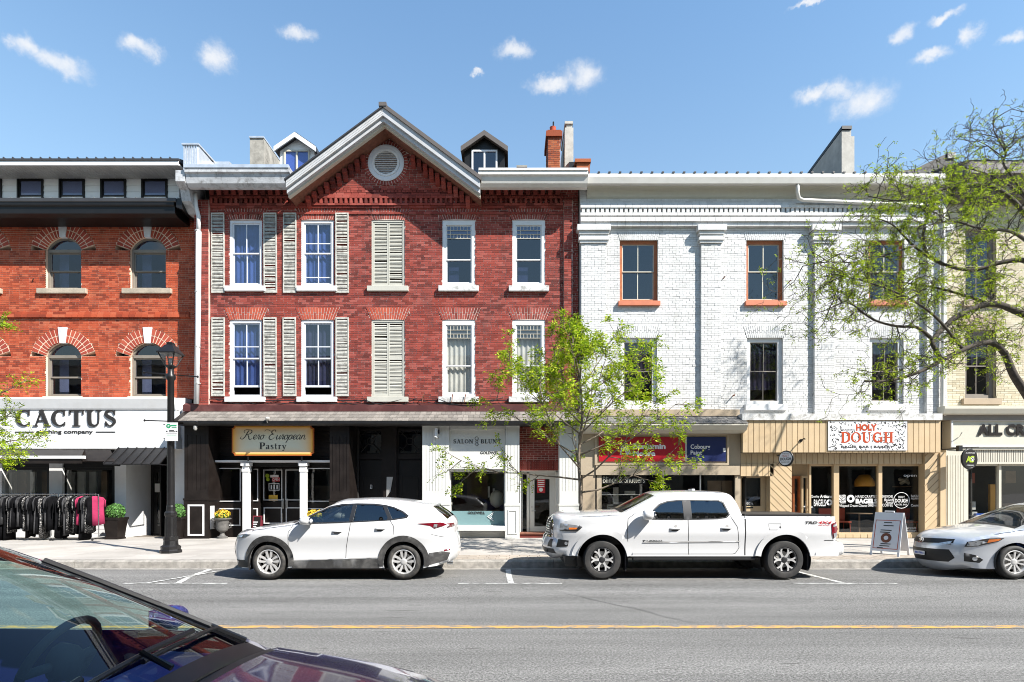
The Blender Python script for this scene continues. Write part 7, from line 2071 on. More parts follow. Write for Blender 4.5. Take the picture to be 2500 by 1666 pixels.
class Car:
    def __init__(s, name, label, cat, loc, rotz, path, zbot, wheels, arch_r, Wd, belt, tum, front_taper, rear_taper, windows, ws, bl, paint, cowl=None, rnd=.10, step=.05, bot_front=None):
        s.t = thing(name, loc, label, cat, rotz=rotz, local=True)
        s.paint = paint; s.W = Wd; s.belt = belt; s.tum = tum; s.ft = front_taper; s.rt = rear_taper; s.rnd = rnd
        sp_ = spline([(p[0], p[1], p[2]) for p in path], 5)
        s.path = [(p[0], p[1]) for p in sp_]; s.bul = [p[2] for p in sp_]
        s.L = max(p[0] for p in s.path); s.zr = max(p[1] for p in s.path)
        s.wheels = wheels
        poly = list(s.path)
        bot = []
        xe = s.path[-1][0]
        for (xw, zw, r) in reversed(wheels):
            ra = arch_r
            h = zbot - zw
            a1 = math.asin(max(-1, min(1, h / ra)))
            for i in range(19):
                a = a1 + (pi - 2 * a1) * i / 18
                bot.append((xw + ra * cos(a), zw + ra * sin(a)))
        poly += bot
        s.outline = poly
        s.side_cache = {}
        pts, tris = cdt(poly, windows, step)
        s.side_m = {}
        body = MB()
        for sg_ in (-1, 1):
            b = [(p[0], sg_ * s.S(p[0], p[1]), p[1]) for p in pts]
            body.add(b, [t if sg_ < 0 else tuple(reversed(t)) for t in tris])
        # skin across the car
        N = 18; rows = []; glass = MB(); gl2 = MB(); cw_ = MB()
        nP = len(s.path); sk = MB()
        for i in range(nP):
            x, z = s.path[i]
            a, b = s.path[max(i - 1, 0)], s.path[min(i + 1, nP - 1)]
            d = Vector((b[0] - a[0], b[1] - a[1])); d.normalize(); nrm = Vector((-d.y, d.x))
            e = s.S(x, z)
            row = []
            for j in range(N + 1):
                v = -1 + 2 * j / N
                bb = s.bul[i] * (1 - abs(v) ** 2.4)
                row.append((x + nrm.x * bb, v * e, z + nrm.y * bb))
            rows.append(row)
        for i in range(nP - 1):
            for j in range(N):
                vmid = abs(-1 + 2 * (j + .5) / N); xm = (s.path[i][0] + s.path[i + 1][0]) / 2; zm = (s.path[i][1] + s.path[i + 1][1]) / 2
                q = [rows[i][j], rows[i + 1][j], rows[i + 1][j + 1], rows[i][j + 1]]
                tgt = sk
                if ws and ws[0] < xm < ws[1] and zm > s.belt - .25 and vmid < .90: tgt = glass
                elif cowl and cowl[0] < xm < cowl[1] and vmid < .90: tgt = cw_
                elif bl and bl[0] < xm < bl[1] and bl[2] < zm < bl[3] and vmid < .84: tgt = gl2
                tgt.add(q, [(3, 2, 1, 0)])
        body.add(sk.v, sk.f)
        if cw_.v: s.weld(cw_, 'cowl_panel', 'black_plastic')
        s.bvh = BVHTree.FromPolygons([Vector(p) for p in body.v], body.f)
        bm = bmesh.new()
        s.body = s.weld(body, 'body', paint)
        s.ws = s.weld(glass, 'windscreen', 'glass_screen') if glass.v else None
        s.bl = s.weld(gl2, 'rear_window', 'glass_tint') if gl2.v else None

    def weld(s, mb, name, mat):
        o = mb.obj(name, mat, s.t, smooth=True)
        bm = bmesh.new(); bm.from_mesh(o.data); bmesh.ops.remove_doubles(bm, verts=bm.verts[:], dist=.0015)
        bmesh.ops.recalc_face_normals(bm, faces=bm.faces[:]); bm.to_mesh(o.data); bm.free()
        o.data.polygons.foreach_set('use_smooth', [True] * len(o.data.polygons))
        try: o.data.set_sharp_from_angle(angle=radians(38))
        except Exception: pass
        return o

    def S(s, x, z):
        k = (round(x, 4), round(z, 4))
        if k in s.side_cache: return s.side_cache[k]
        y = s.W
        if z > s.belt: y -= s.tum * ((z - s.belt) / (s.zr - s.belt)) ** 1.15
        else: y -= .035 * ((s.belt - z) / s.belt) ** 2
        y += .018 * math.exp(-((z - s.belt * .78) / .10) ** 2) - .012 * math.exp(-((z - s.belt * .5) / .14) ** 2)
        xf, pf = s.ft; xr, pr = s.rt
        if x < xf: y -= pf * ((xf - x) / xf) ** 2.3
        if x > xr: y -= pr * ((x - xr) / (s.L - xr)) ** 2.3
        d = min(seg_dist((x, z), s.path[i], s.path[i + 1]) for i in range(len(s.path) - 1) if abs(s.path[i][0] - x) < .6)  if True else 0
        if d < s.rnd:
            t = 1 - d / s.rnd; y -= s.rnd * .75 * (1 - sqrt(max(0, 1 - t * t)))
        s.side_cache[k] = y
        return y

    def side(s, poly, off, name, mat, step=.06, holes=(), both=True, label=None, parent=None):
        pts, tris = cdt(poly, holes, step)
        out = None
        for sg_ in ((-1, 1) if both else (both_side if False else -1,)):
            m = MB(); m.add([(p[0], sg_ * (s.S(p[0], p[1]) + off), p[1]) for p in pts], [t if sg_ < 0 else tuple(reversed(t)) for t in tris])
            o = m.obj(name, mat, parent or s.t, smooth=True, label=label)
            out = out or o
        return out

    def proj(s, poly, plane, off, name, mat, step=.05, holes=(), parent=None):
        pts, tris = cdt(poly, holes, step); m = MB(); ok = []
        for (u, v) in pts:
            if plane == 'front': o_, d_ = Vector((-1, u, v)), Vector((1, 0, 0))
            elif plane == 'rear': o_, d_ = Vector((s.L + 1, u, v)), Vector((-1, 0, 0))
            else: o_, d_ = Vector((u, v, 3)), Vector((0, 0, -1))
            hit = s.bvh.ray_cast(o_, d_)
            p = hit[0]
            ok.append(None if p is None else p - d_ * off)
        idx = {}; 
        for i, p in enumerate(ok):
            if p is not None: idx[i] = len(m.v); m.v.append(tuple(p))
        for t in tris:
            if all(i in idx for i in t): m.f.append(tuple(idx[i] for i in t))
        if not m.f: return None
        return m.obj(name, mat, parent or s.t, smooth=True)

    def seam(s, pts, w=.010, name='door_seam', off=.0015):
        q = rib(pts, w, smooth=False); m = MB()
        for sg_ in (-1,):
            for r in q:
                k = max(1, int((Vector(r[1]) - Vector(r[0])).length / .05))
                for i in range(k):
                    a = [r[0].lerp(r[1], i / k), r[0].lerp(r[1], (i + 1) / k), r[3].lerp(r[2], (i + 1) / k), r[3].lerp(r[2], i / k)]
                    m.add([(p.x, sg_ * (s.S(p.x, p.y) + off), p.y) for p in a], [(0, 1, 2, 3)])
        return m.obj(name, 'black_plastic', s.t)

    def wells(s, arch_r):
        for (xw, zw, r) in s.wheels:
            for sg_ in (-1, 1):
                m = MB(); N = 20; ya = s.S(xw, zw + arch_r) - .012; yb = s.W - .42
                ring = [(xw + (arch_r + .012) * cos(a), (arch_r + .012) * sin(a) + zw) for a in [radians(-22 + 224 * i / N) for i in range(N + 1)]]
                m.grid([[(p, sg_ * ya, q) for p, q in ring], [(p, sg_ * yb, q) for p, q in ring]])
                m.add([(p, sg_ * yb, q) for p, q in ring], [tuple(range(N + 1))])
                m.obj('wheel_well', 'black_plastic', s.t)

    def under(s, z0, z1):
        m = MB(); (xa, za, ra), (xb, zb, rb) = s.wheels[0], s.wheels[-1]
        m.box(.35, s.L - .3, -(s.W - .42), s.W - .42, z0 + .02, z1); m.box(xa + ra + .12, xb - rb - .12, -(s.W - .1), s.W - .1, z0, z1 - .02)
        m.obj('underbody', 'car_interior', s.t)

    def wheel(s, xw, zw, r, rim_r, width, style, tyre='rubber', steer=0, face='alloy'):
        first_ = None
        for sg_ in (-1, 1):
            y0 = sg_ * (s.W - .02)          # outer face
            i = -sg_                        # inward direction
            m = MB()
            prof = [(rim_r - .005, .015), (rim_r + .01, -.004), (rim_r + .35 * (r - rim_r), -.012), (r - .03, -.004), (r - .008, .02), (r, .05), (r, width - .05), (r - .02, width), (rim_r, width - .02)]
            N = 40
            ring = MB(); ring.lathe([(a, i * b) for a, b in prof], N, (xw, y0, zw), 'y', caps=False)
            ty = ring.obj('tyre', tyre, s.t, smooth=35, fix=True)
            rm = MB(); rm.lathe([(rim_r + .004, i * .006), (rim_r - .012, i * .0), (rim_r - .025, i * .02), (rim_r - .03, i * .15)], N, (xw, y0, zw), 'y', caps=False)
            rim = rm.obj('rim', face if style != 'y6' else 'alloy_dark', ty, smooth=35, fix=True)
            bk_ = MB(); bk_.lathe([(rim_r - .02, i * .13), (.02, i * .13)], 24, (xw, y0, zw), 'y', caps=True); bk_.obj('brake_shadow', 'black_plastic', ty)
            dk = MB(); dk.lathe([(rim_r * .66, i * .10), (rim_r * .66, i * .115), (.05, i * .115)], 24, (xw, y0, zw), 'y'); dk.obj('brake_disc', 'aluminium', ty)
            sp_ = MB()
            def spoke(a, w0, w1, r0, r1, d0, d1, bend=0.0, th=.03):
                ca, sa = cos(a), sin(a); n_ = 5; P_ = []
                for k in range(n_ + 1):
                    f = k / n_; rr_ = r0 + (r1 - r0) * f; w = w0 + (w1 - w0) * f; d = d0 + (d1 - d0) * f; bd = bend * sin(pi * f)
                    for ss, dd in ((-1, 0), (1, 0), (.8, th), (-.8, th)):
                        tt = ss * w / 2 + bd
                        P_.append((xw + rr_ * ca - tt * sa, y0 + i * (d + dd), zw + rr_ * sa + tt * ca))
                b = len(sp_.v); sp_.v += P_
                for k in range(n_):
                    for q in range(4): sp_.f.append((b + k * 4 + q, b + k * 4 + (q + 1) % 4, b + (k + 1) * 4 + (q + 1) % 4, b + (k + 1) * 4 + q))
            if style == 'd5':
                for k in range(5):
                    a = 2 * pi * k / 5 + pi / 2
                    for q in (-1, 1): spoke(a + q * .20, .030, .055, .05, rim_r - .01, .035, .012, bend=q * .012)
            elif style == 'y6':
                for k in range(6):
                    a = 2 * pi * k / 6 + pi / 2
                    for q in (-1, 1): spoke(a + q * .27, .028, .036, .06, rim_r - .008, .03, .006, bend=q * .028)
            else:
                for k in range(10):
                    a = 2 * pi * k / 10 + pi / 2; spoke(a + (.05 if k % 2 else -.05), .026, .036, .045, rim_r - .01, .03, .01)
            sp_.obj('spokes', face, ty, fix=True)
            hb = MB(); hb.lathe([(.062, i * .06), (.06, i * .026), (.045, i * .018), (.02, i * .015)], 16, (xw, y0, zw), 'y'); hb.obj('hub_cap', face if style != 'y6' else 'alloy_dark', ty, smooth=35)
            nt = MB()
            nn = 6 if style == 'y6' else 5
            for k in range(nn):
                a = 2 * pi * (k + .5) / nn + pi / 2; nt.lathe([(.013, i * .05), (.013, i * .03)], 6, (xw + .085 * cos(a), y0, zw + .085 * sin(a)), 'y')
            nt.obj('wheel_nuts', 'black_plastic', ty)

    def mirror(s, x, z, size=(.13, .11, .085), cap=None):
        for sg_ in (-1, 1):
            y = sg_ * (s.S(x, z - .04) + size[1] + .03)
            m = MB(); n = 12; rows = []
            for k in range(9):
                f = -1 + 2 * k / 8; rr_ = sqrt(max(.02, 1 - abs(f) ** 2.6))
                rows.append([(x + size[0] * f * 0.9 + (.03 if rr_ < .3 else 0), y + size[1] * rr_ * cos(2 * pi * q / n), z + size[2] * rr_ * sin(2 * pi * q / n)) for q in range(n + 1)])
            m.grid(rows); mo = m.obj('mirror', cap or s.paint, s.t, smooth=True, fix=True)
            m = MB(); m.box(x - .05, x + .07, y - sg_ * (size[1] + .07) , y - sg_ * size[1] * .3, z - .075, z - .045); m.obj('mirror_arm', 'black_plastic', mo)
            m = MB(); m.box(x + size[0] * .82, x + size[0] * .86, y - size[1] * .78, y + size[1] * .78, z - size[2] * .7, z + size[2] * .7); m.obj('mirror_glass', 'chrome', mo)

    def handle(s, x, z, w=.20, mat=None):
        m = MB(); y = -(s.S(x, z) + .0)
        s.side([(x - w / 2, z - .022), (x - w * .2, z - .045), (x + w * .3, z - .042), (x + w / 2, z - .012), (x + w * .3, z + .01), (x - w * .3, z + .012)], .002, 'handle_recess', 'cladding', both=False) if False else None
        m.tube([(x - w / 2, y + .005, z), (x - w * .3, y - .03, z + .004), (x + w * .3, y - .03, z + .006), (x + w / 2, y + .005, z + .004)], [.012, .018, .018, .010], 8)
        o = m.obj('door_handle', mat or s.paint, s.t, smooth=True)
        pts, tris = cdt([(x - w * .45, z - .005), (x - w * .25, z - .04), (x + w * .25, z - .038), (x + w * .45, z - .003), (x, z + .012)], (), .04)
        m = MB(); m.add([(p[0], -(s.S(p[0], p[1]) + .002), p[1]) for p in pts], tris); m.obj('handle_recess', 'cladding', o)

    def seats(s, xs, z, back_h=.62, mat='car_interior'):
        for x in xs:
            for yy in (-.37, .37):
                m = MB(); m.box(x - .25, x + .25, yy - .24, yy + .24, z - .05, z + .12)
                m.hexa([(x + .2, yy - .24, z + .08), (x + .34, yy - .24, z + .08), (x + .34, yy + .24, z + .08), (x + .2, yy + .24, z + .08), (x + .38, yy - .2, z + back_h), (x + .47, yy - .2, z + back_h), (x + .47, yy + .2, z + back_h), (x + .38, yy + .2, z + back_h)])
                m.box(x + .41, x + .50, yy - .13, yy + .13, z + back_h + .03, z + back_h + .22)
                m.obj('seat', mat, s.t, bevel=.04)

    def dash(s, x0, x1, z, wheel_y, wheel_x, wheel_z, mat='dash_sky_tint'):
        m = MB(); e = s.W - .16
        m.prism([(x0, z - .45), (x1 + .12, z - .45), (x1 + .12, z - .16), (x1 + .06, z - .03), (x1, z), (x0, z - .02)], 'y', -e, e); m.obj('dashboard', mat, s.t, fix=True, bevel=.02)
        sw = MB(); R_ = .185; tl = radians(24)
        ring = []
        for k in range(25):
            a = 2 * pi * k / 24; u, v = R_ * cos(a), R_ * sin(a)
            ring.append((wheel_x - v * sin(tl), wheel_y + u, wheel_z + v * cos(tl)))
        sw.tube(ring, .017, 8, caps=False)
        o = sw.obj('steering_wheel', 'car_interior', s.t, smooth=True)
        sp_ = MB(); 
        for a in (0, pi, -pi / 2): sp_.tube([(wheel_x - .02, wheel_y, wheel_z), (wheel_x - R_ * sin(a) * sin(tl), wheel_y + R_ * cos(a), wheel_z + R_ * sin(a) * cos(tl))], .02, 6)
        sp_.lathe([(.07, -.03), (.08, .02), (.05, .035)], 12, (wheel_x - .02, wheel_y, wheel_z), 'x'); sp_.obj('wheel_boss', 'car_interior', o, smooth=True)


def arc_pts(xc, zc, r, a0, a1, n=16): return [(xc + r * cos(a0 + (a1 - a0) * i / n), zc + r * sin(a0 + (a1 - a0) * i / n)) for i in range(n + 1)]


# ---- white crossover hatchback
CXW = [(.80, .335, .335), (3.455, .335, .335)]
g1 = [(1.38, 1.075), (1.62, 1.20), (1.95, 1.355), (2.2, 1.405), (2.42, 1.42), (2.38, 1.105), (1.7, 1.085)]
g2 = [(2.50, 1.42), (2.85, 1.415), (3.02, 1.39), (3.14, 1.17), (3.12, 1.135), (2.46, 1.11)]
g3 = [(3.10, 1.385), (3.22, 1.36), (3.40, 1.285), (3.50, 1.215), (3.47, 1.185), (3.23, 1.15)]
cx = Car('parked_car', 'white crossover hatchback with black wheel arch cladding parked before the red building', 'car', (-5.43, -7.22, 0), 0,
         [(.16, .20, .05), (.05, .32, .10), (.0, .52, .17), (.03, .68, .17), (.07, .80, .13), (.16, .86, .08), (.45, .945, .05), (.80, 1.00, .05), (1.20, 1.055, .06), (1.32, 1.08, .07), (2.02, 1.425, .07), (2.35, 1.495, .05), (2.9, 1.52, .04), (3.4, 1.485, .04), (3.80, 1.43, .04), (3.99, 1.395, .05), (4.0, 1.36, .06), (4.24, 1.15, .10), (4.33, 1.03, .1), (4.32, .86, .1), (4.37, .72, .1), (4.395, .52, .1), (4.34, .36, .08), (4.15, .26, .03)],
         .22, CXW, .395, .895, 1.06, .22, (.95, .24), (3.5, .16), [g1, g2, g3], (1.33, 2.02), (3.99, 4.26, 1.12, 1.37), 'car_white', (1.2, 1.34))
for g_, nm in ((g1, 'glass_car'), (g2, 'glass_tint'), (g3, 'glass_tint')): cx.side(g_, -.006, 'side_window', nm)
dlo = [(1.30, 1.05), (1.60, 1.22), (1.95, 1.385), (2.2, 1.435), (2.5, 1.448), (2.85, 1.443), (3.08, 1.415), (3.25, 1.375), (3.43, 1.30), (3.55, 1.215), (3.52, 1.17), (3.2, 1.125), (2.4, 1.085), (1.7, 1.065)]
cx.side(dlo, .004, 'window_surround', 'black_plastic', holes=[g1, g2, g3], step=.05)
for (xw, zw, r) in CXW:
    a0, a1 = radians(-10), radians(190)
    ring = arc_pts(xw, zw, .505, a0, a1, 22) + list(reversed(arc_pts(xw, zw, .392, a0, a1, 22)))
    cx.side(ring, .016, 'arch_cladding', 'cladding', step=.07)
cx.side([(1.27, .215), (2.98, .215), (2.98, .40), (2.3, .385), (1.27, .35)], .014, 'sill_cladding', 'cladding', step=.09)
cx.side([(1.27, .36), (2.98, .41), (2.98, .425), (1.27, .375)], .006, 'sill_edge', 'alloy', step=.1)
cx.side([(3.93, .27), (4.30, .36), (4.36, .50), (4.20, .53), (3.95, .50)], .008, 'rear_bumper_cladding', 'cladding')
cx.side([(.10, .22), (.36, .22), (.34, .36), (.08, .36), (.05, .32)], .006, 'front_lip', 'black_plastic')
cx.proj([(-.7, .22), (.7, .22), (.72, .36), (-.72, .36)], 'front', .006, 'front_lip', 'black_plastic')
cx.proj([(-.5, .40), (.5, .40), (.42, .70), (-.42, .70)], 'front', .006, 'grille', 'black_plastic')
cx.side([(.075, .76), (.30, .80), (.44, .855), (.30, .862), (.10, .835)], .006, 'headlight', 'lamp_dark'); cx.side([(.12, .785), (.24, .80), (.26, .84), (.14, .825)], .010, 'headlight_lens', 'lamp_clear')
cx.proj([(-.56, .73), (-.42, .72), (-.42, .79), (-.56, .80)], 'front', .006, 'headlight', 'lamp_dark'); cx.proj([(.42, .72), (.56, .73), (.56, .80), (.42, .79)], 'front', .006, 'headlight', 'lamp_dark')
cx.side([(3.72, 1.065), (4.2, 1.085), (4.30, 1.045), (4.22, 1.01), (4.06, .965), (3.98, 1.02)], .007, 'tail_light', 'lamp_red'); cx.side([(4.04, .99), (4.10, .985), (4.12, 1.05), (4.05, 1.055)], .011, 'tail_light_lens', 'lamp_clear')
cx.proj([(-.84, .97), (-.4, 1.0), (-.4, 1.06), (-.84, 1.06)], 'rear', .006, 'tail_light', 'lamp_red')
cx.side([(4.24, .53), (4.36, .55), (4.36, .575), (4.24, .56)], .008, 'rear_reflector', 'lamp_red')
cx.proj([(-.60, 1.395), (.60, 1.395), (.55, 1.355), (-.55, 1.355)], 'rear', .02, 'spoiler', 'black_plastic')
cx.t.scale = (.967, 1, 1); cx.t.location.x = -5.404
cx.seam([(1.30, 1.06), (1.20, .9), (1.19, .62), (1.22, .40)]); cx.seam([(2.42, 1.10), (2.40, .95), (2.33, .6), (2.32, .40)]); cx.seam([(3.18, 1.14), (3.26, 1.02), (3.26, .86)]); cx.seam([(.45, .93), (.85, .985), (1.28, 1.045)], .008); cx.seam([(4.0, .86), (4.16, .82), (4.3, .80)], .006)
cx.handle(2.16, .915); cx.handle(3.0, .965)
cx.mirror(1.58, 1.125)
cx.wells(.395); cx.under(.2, .5); cx.seats((1.95, 2.75), .55); cx.dash(1.2, 1.5, 1.0, -.36, 1.68, .98)
for (xw, zw, r) in CXW: cx.wheel(xw, zw, r, .235, .22, 'd5')
m = MB(); m.lathe([(.035, 0), (.04, .12)], 10, (4.28, -.6, .29), 'x'); m.obj('exhaust', 'chrome', cx.t)
m = MB(); m.box(2.0, 2.03, -.1, .1, 1.28, 1.34); m.obj('rear_view_mirror', 'black_plastic', cx.t)
m = MB(); m.tube([(1.3, -.55, 1.105), (1.36, .0, 1.15), (1.33, .35, 1.13)], .012, 6); m.obj('wiper', 'black_plastic', cx.t)

# ---- white double cab pickup
TW = [(.95, .372, .372), (4.521, .372, .372)]
h1 = [(1.83, 1.16), (1.99, 1.33), (2.10, 1.42), (2.26, 1.475), (2.54, 1.50), (2.54, 1.155)]
h2 = [(2.70, 1.155), (2.70, 1.50), (3.25, 1.49), (3.33, 1.46), (3.42, 1.24), (3.36, 1.19), (3.2, 1.165)]
tk = Car('pickup_truck', 'white double cab pickup truck with a covered bed parked before the white building', 'pickup truck', (.77, -7.16, 0), 0,
         [(.24, .44, .08), (.07, .47, .16), (.02, .60, .20), (.05, .70, .20), (.10, .76, .16), (.08, .95, .15), (.11, 1.11, .13), (.22, 1.175, .09), (.5, 1.215, .06), (1.0, 1.24, .06), (1.32, 1.255, .06), (1.42, 1.28, .07), (2.04, 1.575, .07), (2.26, 1.64, .05), (2.8, 1.665, .04), (3.34, 1.645, .04), (3.53, 1.60, .05), (3.65, 1.40, .05), (3.70, 1.235, .03), (3.75, 1.205, 0), (4.6, 1.20, 0), (5.46, 1.195, 0), (5.53, 1.17, .02), (5.55, .95, .03), (5.56, .74, .03), (5.60, .70, .04), (5.71, .67, .06), (5.73, .50, .06), (5.62, .44, .03)],
         .44, TW, .485, .935, 1.14, .19, (.9, .20), (5.0, .05), [h1, h2], (1.43, 2.05), (3.56, 3.69, 1.26, 1.58), 'car_white', (1.3, 1.44), rnd=.075)
for g_ in (h1, h2): tk.side(g_, -.006, 'side_window', 'glass_tint')
tk.side([(1.79, 1.145), (1.97, 1.345), (2.08, 1.44), (2.25, 1.495), (2.54, 1.52), (3.26, 1.51), (3.35, 1.475), (3.445, 1.235), (3.38, 1.175), (3.2, 1.15), (2.5, 1.135)], .003, 'window_surround', 'black_plastic', holes=[h1, h2])
for (xw, zw, r) in TW:
    a0, a1 = radians(8), radians(172)
    tk.side(arc_pts(xw, zw, .60, a0, a1, 22) + list(reversed(arc_pts(xw, zw, .487, a0, a1, 22))), .028, 'arch_flare', 'car_white', step=.07)
    m = MB(); y = -(tk.W - .05)
    m.box(xw + .45, xw + .475, y, y + .24, .16, .50); m.obj('mud_flap', 'black_plastic', tk.t)
tk.side([(1.48, .44), (3.70, .44), (3.70, .415), (1.48, .40)], -.02, 'sill', 'black_plastic', step=.2)
m = MB(); m.box(1.55, 3.95, -.90, -.78, .36, .42); m.box(1.55, 3.95, .78, .90, .36, .42); m.obj('side_step', 'black_plastic', tk.t, bevel=.015)
for sx_ in (1.75, 2.6, 3.5):
    m = MB(); m.box(sx_, sx_ + .08, -.80, -.4, .37, .45); m.obj('step_bracket', 'black_plastic', tk.t)
tk.t.scale = (.975, 1, 1); tk.t.location.x = .795
tk.seam([(3.735, 1.20), (3.735, .46)], .022, 'bed_gap'); tk.seam([(1.60, 1.26), (1.45, 1.16), (1.43, .9), (1.46, .56), (1.52, .49)]); tk.seam([(2.62, 1.14), (2.63, .6), (2.64, .47)]); tk.seam([(3.45, 1.2), (3.58, 1.0), (3.62, .6), (3.55, .50), (3.5, .485)]); tk.seam([(1.44, .485), (2.6, .485), (3.5, .485)], .008); tk.seam([(.5, 1.19), (1.0, 1.215), (1.45, 1.23)], .008)
tk.side([(1.72, .70), (3.62, .715), (3.64, .735), (1.80, .728)], .012, 'body_moulding', 'alloy', step=.1)
tk.side([(5.28, .74), (5.54, .74), (5.54, .752), (5.28, .752)], .004, 'bed_crease', 'cladding', step=.1)
pts_f = [(4.20, .945), (4.42, .945), (4.43, 1.06), (4.19, 1.06)]
tk.seam(pts_f + [pts_f[0]], .008, 'fuel_door')
tk.side([(4.40, .985), (4.43, .985), (4.43, 1.01), (4.40, 1.01)], .004, 'fuel_door_lock', 'black_plastic', step=.05)
tk.handle(2.36, .965, .22); tk.handle(3.36, .975, .22)
for hx in (2.38, 3.38): tk.side(arc_pts(hx, 1.015, .028, 0, 2 * pi, 10)[:-1], .004, 'key_cap', 'aluminium', step=.03)
tk.mirror(1.80, 1.235, (.14, .13, .10))
tk.proj([(3.80, -.80), (5.44, -.80), (5.44, .80), (3.80, .80)], 'top', .03, 'bed_cover', 'black_plastic', step=.2)
m = MB(); m.box(3.78, 5.46, -.85, -.80, 1.19, 1.235); m.box(3.78, 5.46, .80, .85, 1.19, 1.235); m.obj('bed_rail', 'black_plastic', tk.t)
tk.side([(5.42, 1.06), (5.53, 1.10), (5.56, .96), (5.53, .84), (5.46, .78), (5.42, .88)], .010, 'tail_light', 'lamp_red'); tk.side([(5.45, .88), (5.53, .90), (5.53, .82), (5.47, .79)], .016, 'tail_light_lens', 'lamp_clear'); tk.side([(5.45, 1.04), (5.53, 1.06), (5.54, 1.02), (5.45, 1.0)], .016, 'tail_light_lens', 'lamp_clear')
tk.proj([(-.45, .80), (.45, .80), (.52, 1.05), (.40, 1.12), (-.40, 1.12), (-.52, 1.05)], 'front', .01, 'grille', 'black_plastic')
for k in range(6):
    zz = .83 + k * .048; tk.proj([(-.44, zz), (.44, zz), (.44, zz + .014), (-.44, zz + .014)], 'front', .018, 'grille_bar', 'chrome')
tk.proj([(-.55, .78), (.55, .78), (.60, 1.06), (.44, 1.15), (-.44, 1.15), (-.60, 1.06)], 'front', .012, 'grille_surround', 'chrome', holes=[[(-.47, .81), (.47, .81), (.53, 1.05), (.41, 1.115), (-.41, 1.115), (-.53, 1.05)]])
for sg_ in (-1, 1):
    tk.proj([(sg_ * .48, .60), (sg_ * .62, .59), (sg_ * .62, .74), (sg_ * .54, .75)], 'front', .008, 'fog_recess', 'black_plastic')
tk.side([(.12, .93), (.46, .92), (.53, .975), (.46, 1.03), (.14, 1.065)], .008, 'headlight', 'lamp_clear'); tk.side([(.30, .945), (.47, .945), (.50, .985), (.30, .985)], .013, 'indicator', 'lamp_amber'); tk.side([(.12, .925), (.46, .915), (.53, .97), (.56, 1.0), (.5, 1.03), (.44, .955), (.14, .94)], .015, 'headlight_trim', 'black_plastic')
tk.side([(.06, .60), (.28, .62), (.30, .735), (.10, .755)], .006, 'fog_recess', 'black_plastic'); tk.side(arc_pts(.25, .68, .032, 0, 2 * pi, 12)[:-1], .012, 'fog_lamp', 'lamp_clear', step=.03)
tk.proj([(-.7, .47), (.7, .47), (.66, .56), (-.66, .56)], 'front', .008, 'front_skid', 'alloy_dark')
for yy in (-.42, .42):
    m = MB(); m.tube([(.12, yy, .60), (-.09, yy, .62), (-.10, yy, .50), (.12, yy, .50)], .03, 8); m.obj('tow_hook', 'black_plastic', tk.t, smooth=True)
m = MB(); m.hexa([(.25, -.78, .24), (1.0, -.6, .22), (1.0, .6, .22), (.25, .78, .24), (.18, -.80, .44), (.5, -.8, .44), (.5, .8, .44), (.18, .80, .44)]); m.obj('splash_shield', 'black_plastic', tk.t)
m = MB(); m.box(2.95, 3.02, -.12, .12, 1.70, 1.73); m.obj('roof_fin', 'car_white', tk.t, bevel=.01)
m = MB(); m.lathe([(.12, -.3), (.13, 0), (.12, .3)], 14, (4.1, .25, .42), 'x'); m.obj('exhaust_box', 'rust', tk.t)
def side_text(car_, s_, x0_, x1_, z_, h_, mat, bold=.03, shear=.25):
    o = text(s_, x0_, x1_, z_, h_, -(car_.S((x0_ + x1_) / 2, z_) + .008), mat, car_.t, bold=bold, shear=shear); return o
side_text(tk, 'TACOMA', 1.73, 2.12, .725, .05, 'alloy_dark'); side_text(tk, 'TRD', 4.90, 5.14, 1.085, .05, 'lettering_black'); side_text(tk, '4X4', 5.15, 5.42, 1.085, .05, 'red_print'); side_text(tk, 'OFF ROAD', 5.16, 5.38, 1.035, .018, 'red_print')
tk.wells(.485); tk.under(.40, .62); tk.seats((2.15, 3.0), .75, .55); tk.dash(1.45, 1.65, 1.16, -.36, 1.9, 1.14, 'car_interior')
for (xw, zw, r) in TW: tk.wheel(xw, zw, r, .235, .25, 'y6', tyre='tyre_clean')

# ---- silver saloon at the right edge
SW_ = [(.95, .325, .325), (3.65, .325, .325)]
k1 = [(1.62, 1.02), (2.0, 1.23), (2.3, 1.335), (2.62, 1.36), (2.62, 1.03)]; k2 = [(2.72, 1.03), (2.72, 1.36), (3.1, 1.32), (3.35, 1.25), (3.55, 1.12), (3.5, 1.06)]
co = Car('parked_car', 'silver saloon seen from its front corner at the right edge', 'car', (8.66, -7.2, 0), 0,
         [(.26, .19, .10), (.08, .27, .22), (.02, .42, .28), (.03, .58, .28), (.10, .69, .22), (.22, .765, .15), (.6, .875, .08), (1.0, .945, .06), (1.14, .97, .07), (1.95, 1.325, .08), (2.3, 1.41, .05), (2.75, 1.435, .04), (3.3, 1.385, .04), (3.6, 1.30, .06), (4.1, 1.07, .06), (4.35, 1.03, .05), (4.55, .98, .08), (4.6, .8, .1), (4.62, .5, .1), (4.5, .25, .05)],
         .19, SW_, .375, .875, 1.0, .22, (1.0, .27), (3.7, .18), [k1, k2], (1.15, 1.96), (3.6, 4.12, 1.05, 1.32), 'car_silver', (1.04, 1.16))
for g_ in (k1, k2): co.side(g_, -.006, 'side_window', 'glass_tint')
co.side([(1.52, .99), (2.0, 1.26), (2.3, 1.36), (2.66, 1.385), (3.12, 1.345), (3.38, 1.27), (3.6, 1.12), (3.52, 1.04), (2.6, 1.0)], .003, 'window_surround', 'black_plastic', holes=[k1, k2])
co.proj([(-.46, .285), (.46, .285), (.54, .37), (.48, .53), (-.48, .53), (-.54, .37)], 'front', .006, 'lower_grille', 'black_plastic')
